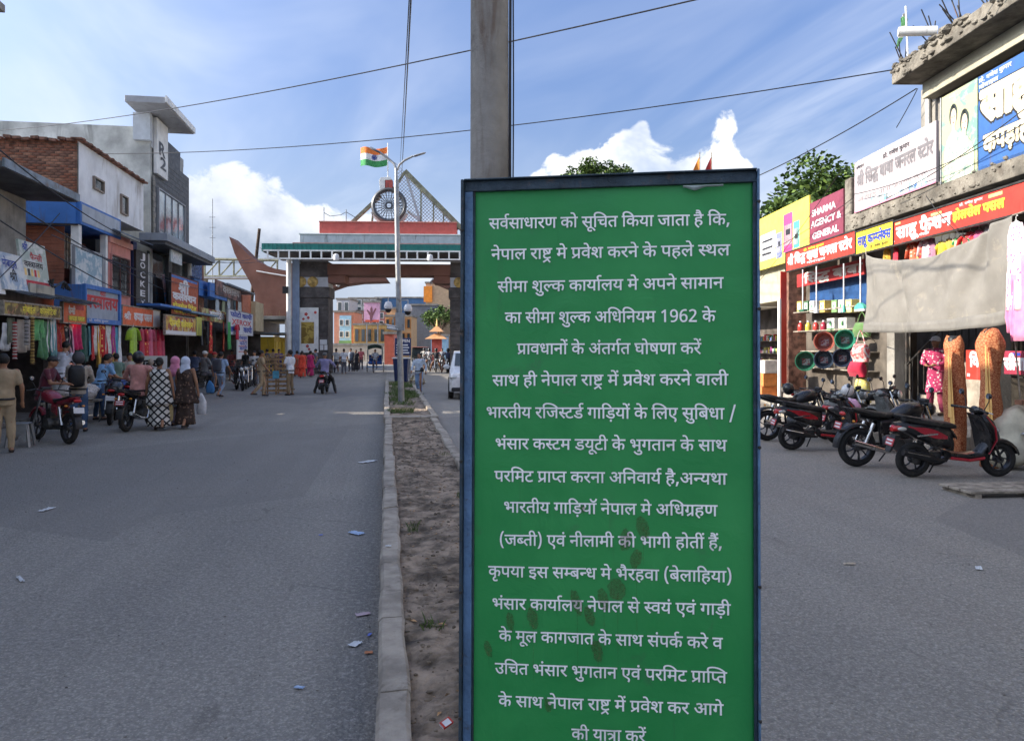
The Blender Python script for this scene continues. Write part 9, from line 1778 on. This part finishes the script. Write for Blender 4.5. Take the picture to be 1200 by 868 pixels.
def carrier(loc, w, h, m, label, rot=0):
    rs = [[(w*q*cos(a)*(1+.1*sin(5*a)), w*.35*q*sin(a), -h*v) for a in [2*pi*j/20 for j in range(20)]] for v, q in ((0, .10), (.18, .28), (.4, .5), (.75, .56), (.95, .5), (1, .3))]
    t = MB().rings(rs).build('carrier_bag', m, None, smooth='all', crumple=.025, cs=8); t.location = loc; t.rotation_euler.z = rot; return tag(t, label, 'bag')
def gp(px, py, z=0): p = G(px, py, z); return (p.x, p.y, z)
person(gp(4, 531), RAD(35), 'policeman in khaki uniform standing at the left edge with his back half turned', 'stand', 1.74, M_khaki, M_khaki, hair='short')
p = G(28, 515); person((p.x-.1, p.y+.8, 0), RAD(-80), 'man in a maroon shirt and dark cap sitting sideways on the maroon motorcycle', 'sit', 1.66, fab(.10, .015, .03), M_denim, hair='cap', hm=M_black, lean=.25)
p = G(35, 500); person((p.x, p.y+1.2, .25), RAD(-10), 'tall man in a white shirt bending over goods inside the bag stall', 'reach', 1.74, fab(.55, .56, .62), fab(.5, .5, .5), lean=.3, sleeve='long')
pp = person(gp(92, 506), RAD(20), 'man in a beige long sleeved shirt and jeans wearing a black backpack and helmet', 'reach', 1.72, fab(.42, .36, .30), M_denim, hair='helmet', hm=mat('dull_helmet', (.05, .05, .055), .6), sleeve='long'); bb = backpack(pp, M_black); tag(bb, 'large black backpack worn by the man in the beige shirt', 'backpack')
p = G(116, 492); person((p.x, p.y, 0), RAD(-30), 'man in a light blue shirt leaning forward between the parked motorcycles', 'reach', 1.66, fab(.20, .38, .62), M_denim, lean=.35)
p = G(128, 484); person((p.x, p.y, 0), RAD(-60), 'dark haired man in a blue shirt partly hidden behind the leaning man', 'stand', 1.66, fab(.14, .24, .42), fab(.05, .05, .07))
person((MOTO_P.x, MOTO_P.y+.62, -.02), RAD(3), 'man in a salmon pink shirt and black helmet astride a motorcycle, seen from behind', 'straddle', 1.74, fab(.60, .28, .25), fab(.10, .11, .09), hair='helmet', sleeve='long')
pw = person(gp(187, 504), RAD(15), 'woman in a black dress with a white lattice pattern walking with a shoulder bag', 'carry', 1.62, None, pattern_mat('lattice_print', (.012, .012, .015), (.60, .58, .54), 8.0, 'lattice'), style='sari', hair='bun')
person(gp(206, 500), RAD(-10), 'woman with a bright pink head scarf between the other two women', 'carry', 1.62, fab(.30, .36, .46), fab(.25, .20, .26), style='kurta', hair='scarf', hm=fab(.62, .22, .34))
person(gp(218, 502), RAD(-12), 'woman in a dark flowered shawl and white head scarf', 'carry', 1.62, None, pattern_mat('dark_floral', (.045, .028, .022), (.18, .11, .08), 14, 'floral'), style='sari', hair='scarf', hm=fab(.52, .58, .70))
q = gp(176, 500); carrier((q[0], q[1], .66), .16, .52, fab(.52, .48, .26), 'pale yellow carrier bag at the left side of the lattice dress woman'); q = gp(200, 502); carrier((q[0], q[1]-.15, .72), .22, .55, fab(.58, .44, .22), 'larger buff carrier bag between the lattice dress and brown shawl women'); q = gp(236, 500); carrier((q[0], q[1], .80), .20, .52, fab(.68, .69, .72), 'white carrier bag held at the right by the woman in the brown shawl'); q = gp(197, 501); carrier((q[0], q[1]-.1, 1.25), .20, .40, fab(.02, .02, .025), 'black handbag on the shoulder of the lattice dress woman')
p = G(240, 462); person((p.x, p.y, 0), RAD(-40), 'man in a grey shirt and white cap sitting on the dark motorcycle', 'sit', 1.68, fab(.14, .14, .14), fab(.08, .08, .09), hair='cap', hm=fab(.55, .55, .52), sleeve='long'); person(gp(251, 458), RAD(-60), 'young man in a dark navy shirt and red cap behind the blue shirted man', 'stand', 1.62, fab(.04, .05, .12), M_denim, hair='cap', hm=fab(.4, .03, .03))
pp = person(gp(259, 466), RAD(-15), 'man in a light blue shirt and jeans walking away with a grey backpack', 'walk', 1.66, fab(.30, .42, .62), fab(.22, .28, .38)); bb = backpack(pp, fab(.05, .055, .07)); tag(bb, 'grey backpack on the man in the light blue shirt', 'backpack')
q = gp(246, 462); carrier((q[0], q[1], .55), .30, .5, fab(.06, .22, .48), 'blue and yellow sack on the ground behind the man with the grey backpack')
person(gp(288, 450), RAD(150), 'man in a black t-shirt standing behind the parked motorcycles', 'stand', 1.70, M_black, M_denim); person(gp(298, 452), RAD(170), 'man in a white shirt half hidden behind the policeman by the barricade', 'stand', 1.64, fab(.6, .6, .6), fab(.1, .1, .12))
person(gp(306, 465), RAD(-65), 'policeman in khaki uniform with a dark belt walking by the wooden barricade', 'walk', 1.72, M_khaki, M_khaki)
person(gp(340, 463), RAD(65), 'man in a white t-shirt and khaki trousers facing the barricade with folded arms', 'fold', 1.72, fab(.66, .67, .72), fab(.20, .14, .08))
person((SC_P.x, SC_P.y+.50, -.05), RAD(6), 'scooter rider in a lavender shirt and grey cap seen from behind', 'straddle', 1.66, fab(.26, .24, .42), M_black, hair='cap', hm=fab(.12, .12, .12), sleeve='long')
M_sari = fab(.62, .06, .03)
for px, py, h_, m_, s2, lb in ((354, 443, 10, M_sari, 'sari', 'woman in an orange red sari, left of the pair by the gate pillar'), (364, 442, -30, fab(.42, .02, .12), 'sari', 'woman in a crimson sari, right of the pair by the gate pillar'), (348, 441, 60, fab(.45, .08, .04), 'sari', 'woman in a rust sari half hidden behind the white shirted man'), (370, 440, 90, fab(.15, .16, .20), 'trousers', 'man in a dark grey shirt standing by the gate pillar'),
    (394, 437, 20, fab(.50, .52, .55), 'trousers', 'man in a pale grey shirt first left of the group in the gateway'), (403, 438, 0, fab(.60, .62, .68), 'trousers', 'man in a white shirt and dark trousers walking through the gateway'), (411, 435, 180, fab(.22, .26, .34), 'trousers', 'man in a slate blue shirt in the gateway'), (417, 435, 170, fab(.03, .03, .04), 'sari', 'woman in black in the gateway beside the rickshaw'), (423, 433, 180, fab(.50, .12, .14), 'trousers', 'person in a red top right behind the woman in black'), (327, 441, 200, fab(.10, .06, .16), 'trousers', 'man in a violet shirt behind the barricade'), (320, 440, 30, fab(.30, .20, .12), 'trousers', 'man in a brown shirt behind the barricade'), (383, 436, 190, fab(.30, .34, .44), 'trousers', 'person in a grey blue shirt at the foot of the right pillar post'), (313, 441, 80, fab(.05, .05, .06), 'trousers', 'man in dark clothes by the yellow kiosk')):
    person(gp(px, py), RAD(h_), lb, 'stand' if px % 2 else 'walk', 1.58 if s2 == 'sari' else 1.68, m_, m_ if s2 == 'sari' else fab(.08, .08, .10), style=s2, hair='bun' if s2 == 'sari' else 'short', group='people at the gate', vox=.03)
p = G(440, 436); person((p.x, p.y-.1, .02), RAD(185), 'passenger in a white shirt seated under the rickshaw hood', 'sit', 1.6, fab(.58, .60, .64), fab(.10, .12, .2), vox=.03)
person(gp(491, 460), RAD(175), 'woman in a pale blue shirt and jeans walking towards the camera beside the median', 'walk', 1.60, fab(.50, .58, .68), fab(.24, .36, .56), hair='bun', sleeve='long'); q = gp(495, 460); carrier((q[0], q[1]-.2, 1.05), .13, .2, M_black, 'small black shoulder bag carried by the woman beside the median')
for px, py, c, lb in ((503, 434, (.5, .5, .52), 'rider in a pale shirt first in the queue right of the lamp'), (511, 436, (.05, .05, .06), 'rider in black in the middle of the queue'), (518, 433, (.30, .32, .36), 'rider in grey near the head of the queue'), (525, 437, (.06, .07, .12), 'rider in navy just left of the white car'), (497, 431, (.55, .55, .52), 'rider in cream at the left of the queue'), (532, 434, (.2, .05, .05), 'rider in dark red beside the white car'), (545, 436, (.4, .4, .4), 'rider hidden behind the notice board edge')):
    person((gp(px, py)[0], gp(px, py)[1]+.1, 0), RAD(175), lb, 'straddle', 1.68, fab(*c), fab(.06, .06, .08), hair='helmet' if px % 2 else 'short', hm=M_bk, group='riders queueing at the gate', vox=.035)
for px, py, h_, c, lb in ((70, 493, -30, (.04, .04, .05), 'man in black behind the goods table at the bag stall'), (80, 486, 160, (.35, .12, .10), 'shopkeeper in a brick red shirt under the hung saris'), (136, 480, 40, (.12, .20, .16), 'man in dark green behind the salmon shirted rider'), (152, 478, 200, (.45, .42, .36), 'shopkeeper in a beige shirt under the lime kurta'), (228, 456, 20, (.05, .07, .14), 'man in navy walking past the small brick house'), (272, 446, 190, (.30, .08, .08), 'man in a maroon shirt below the XEROX sign')):
    person(gp(px, py), RAD(h_), lb, 'walk' if px % 4 else 'reach', 1.66, fab(*c), fab(.07, .07, .09), vox=.03)
# shop interior people, right side
q = RP(-15.9, -.15, .46); person(tuple(q), RAD(125), 'woman in a crimson and white print dress and white cap on the shop steps', 'fold', 1.62, pattern_mat('crimson_print', (.36, .03, .10), (.62, .48, .48), 16, 'floral'), fab(.25, .03, .07), style='kurta', hair='cap', hm=fab(.62, .62, .60), sleeve='long')
# headless tailor's dummies showing dresses
t = thing('mannequin', 'dressed shop dummy in a yellow flowered skirt and black trousers below the bags', 'mannequin', tuple(RP(uR(1010, -.9), -.9, .16)), TR); M_ysk = pattern_mat('yellow_floral', (.62, .54, .16), (.55, .55, .42), 18, 'floral')
MB().rings([[(a_*cos(q), a_*.7*sin(q)*(1+.06*sin(7*q)), z) for q in [2*pi*j/26 for j in range(26)]] for z, a_ in ((.45, .25), (.62, .235), (.90, .20), (1.0, .15))]).build('skirt', M_ysk, t, smooth=True); MB().rings([[(a_*cos(q), a_*.62*sin(q), z) for q in [2*pi*j/20 for j in range(20)]] for z, a_ in ((.98, .14), (1.15, .17), (1.35, .18), (1.42, .06))]).build('bodice', pattern_mat('olive_print', (.16, .13, .07), (.30, .27, .18), 14, 'floral'), t, smooth=True)
for s_ in (-1, 1): MB().path([(s_*.09, 0, .62), (s_*.09, 0, .02)], [.085, .065], 12).build('trouser_leg', M_black, t, smooth=True)
for i, (px, c) in enumerate(((148, (.10, .35, .50)), (163, (.35, .06, .10)), (176, (.30, .03, .06)), (187, (.45, .42, .48)))):
    b_ = LP(sL(px, -.9), -.9, 0); t = thing('mannequin_bust', ('teal capped display bust first in the row under the red dresses', 'dark red display bust second in the row', 'maroon display bust third in the row', 'grey display bust at the far end of the row')[i], 'mannequin', (b_.x, b_.y, .62), TL, 'display busts under the red dresses')
    MB().rings([[(a_*cos(q), a_*.6*sin(q), z) for q in [2*pi*j/16 for j in range(16)]] for z, a_ in ((0, .15), (.2, .13), (.38, .19), (.50, .18), (.56, .06))]).build('torso', fab(*c), t, smooth=True); MB().ell((0, 0, .72), (.085, .095, .12)).cap((0, 0, .52), (0, 0, .64), .045).build('head', mat('dummy_head', (.35, .28, .24), .5) if 'dummy_head' not in bpy.data.materials else bpy.data.materials['dummy_head'], t, smooth=True); MB().tube((0, 0, -.62), (0, 0, 0), .02).build('stand', M_steel, t)

# (end of scene)
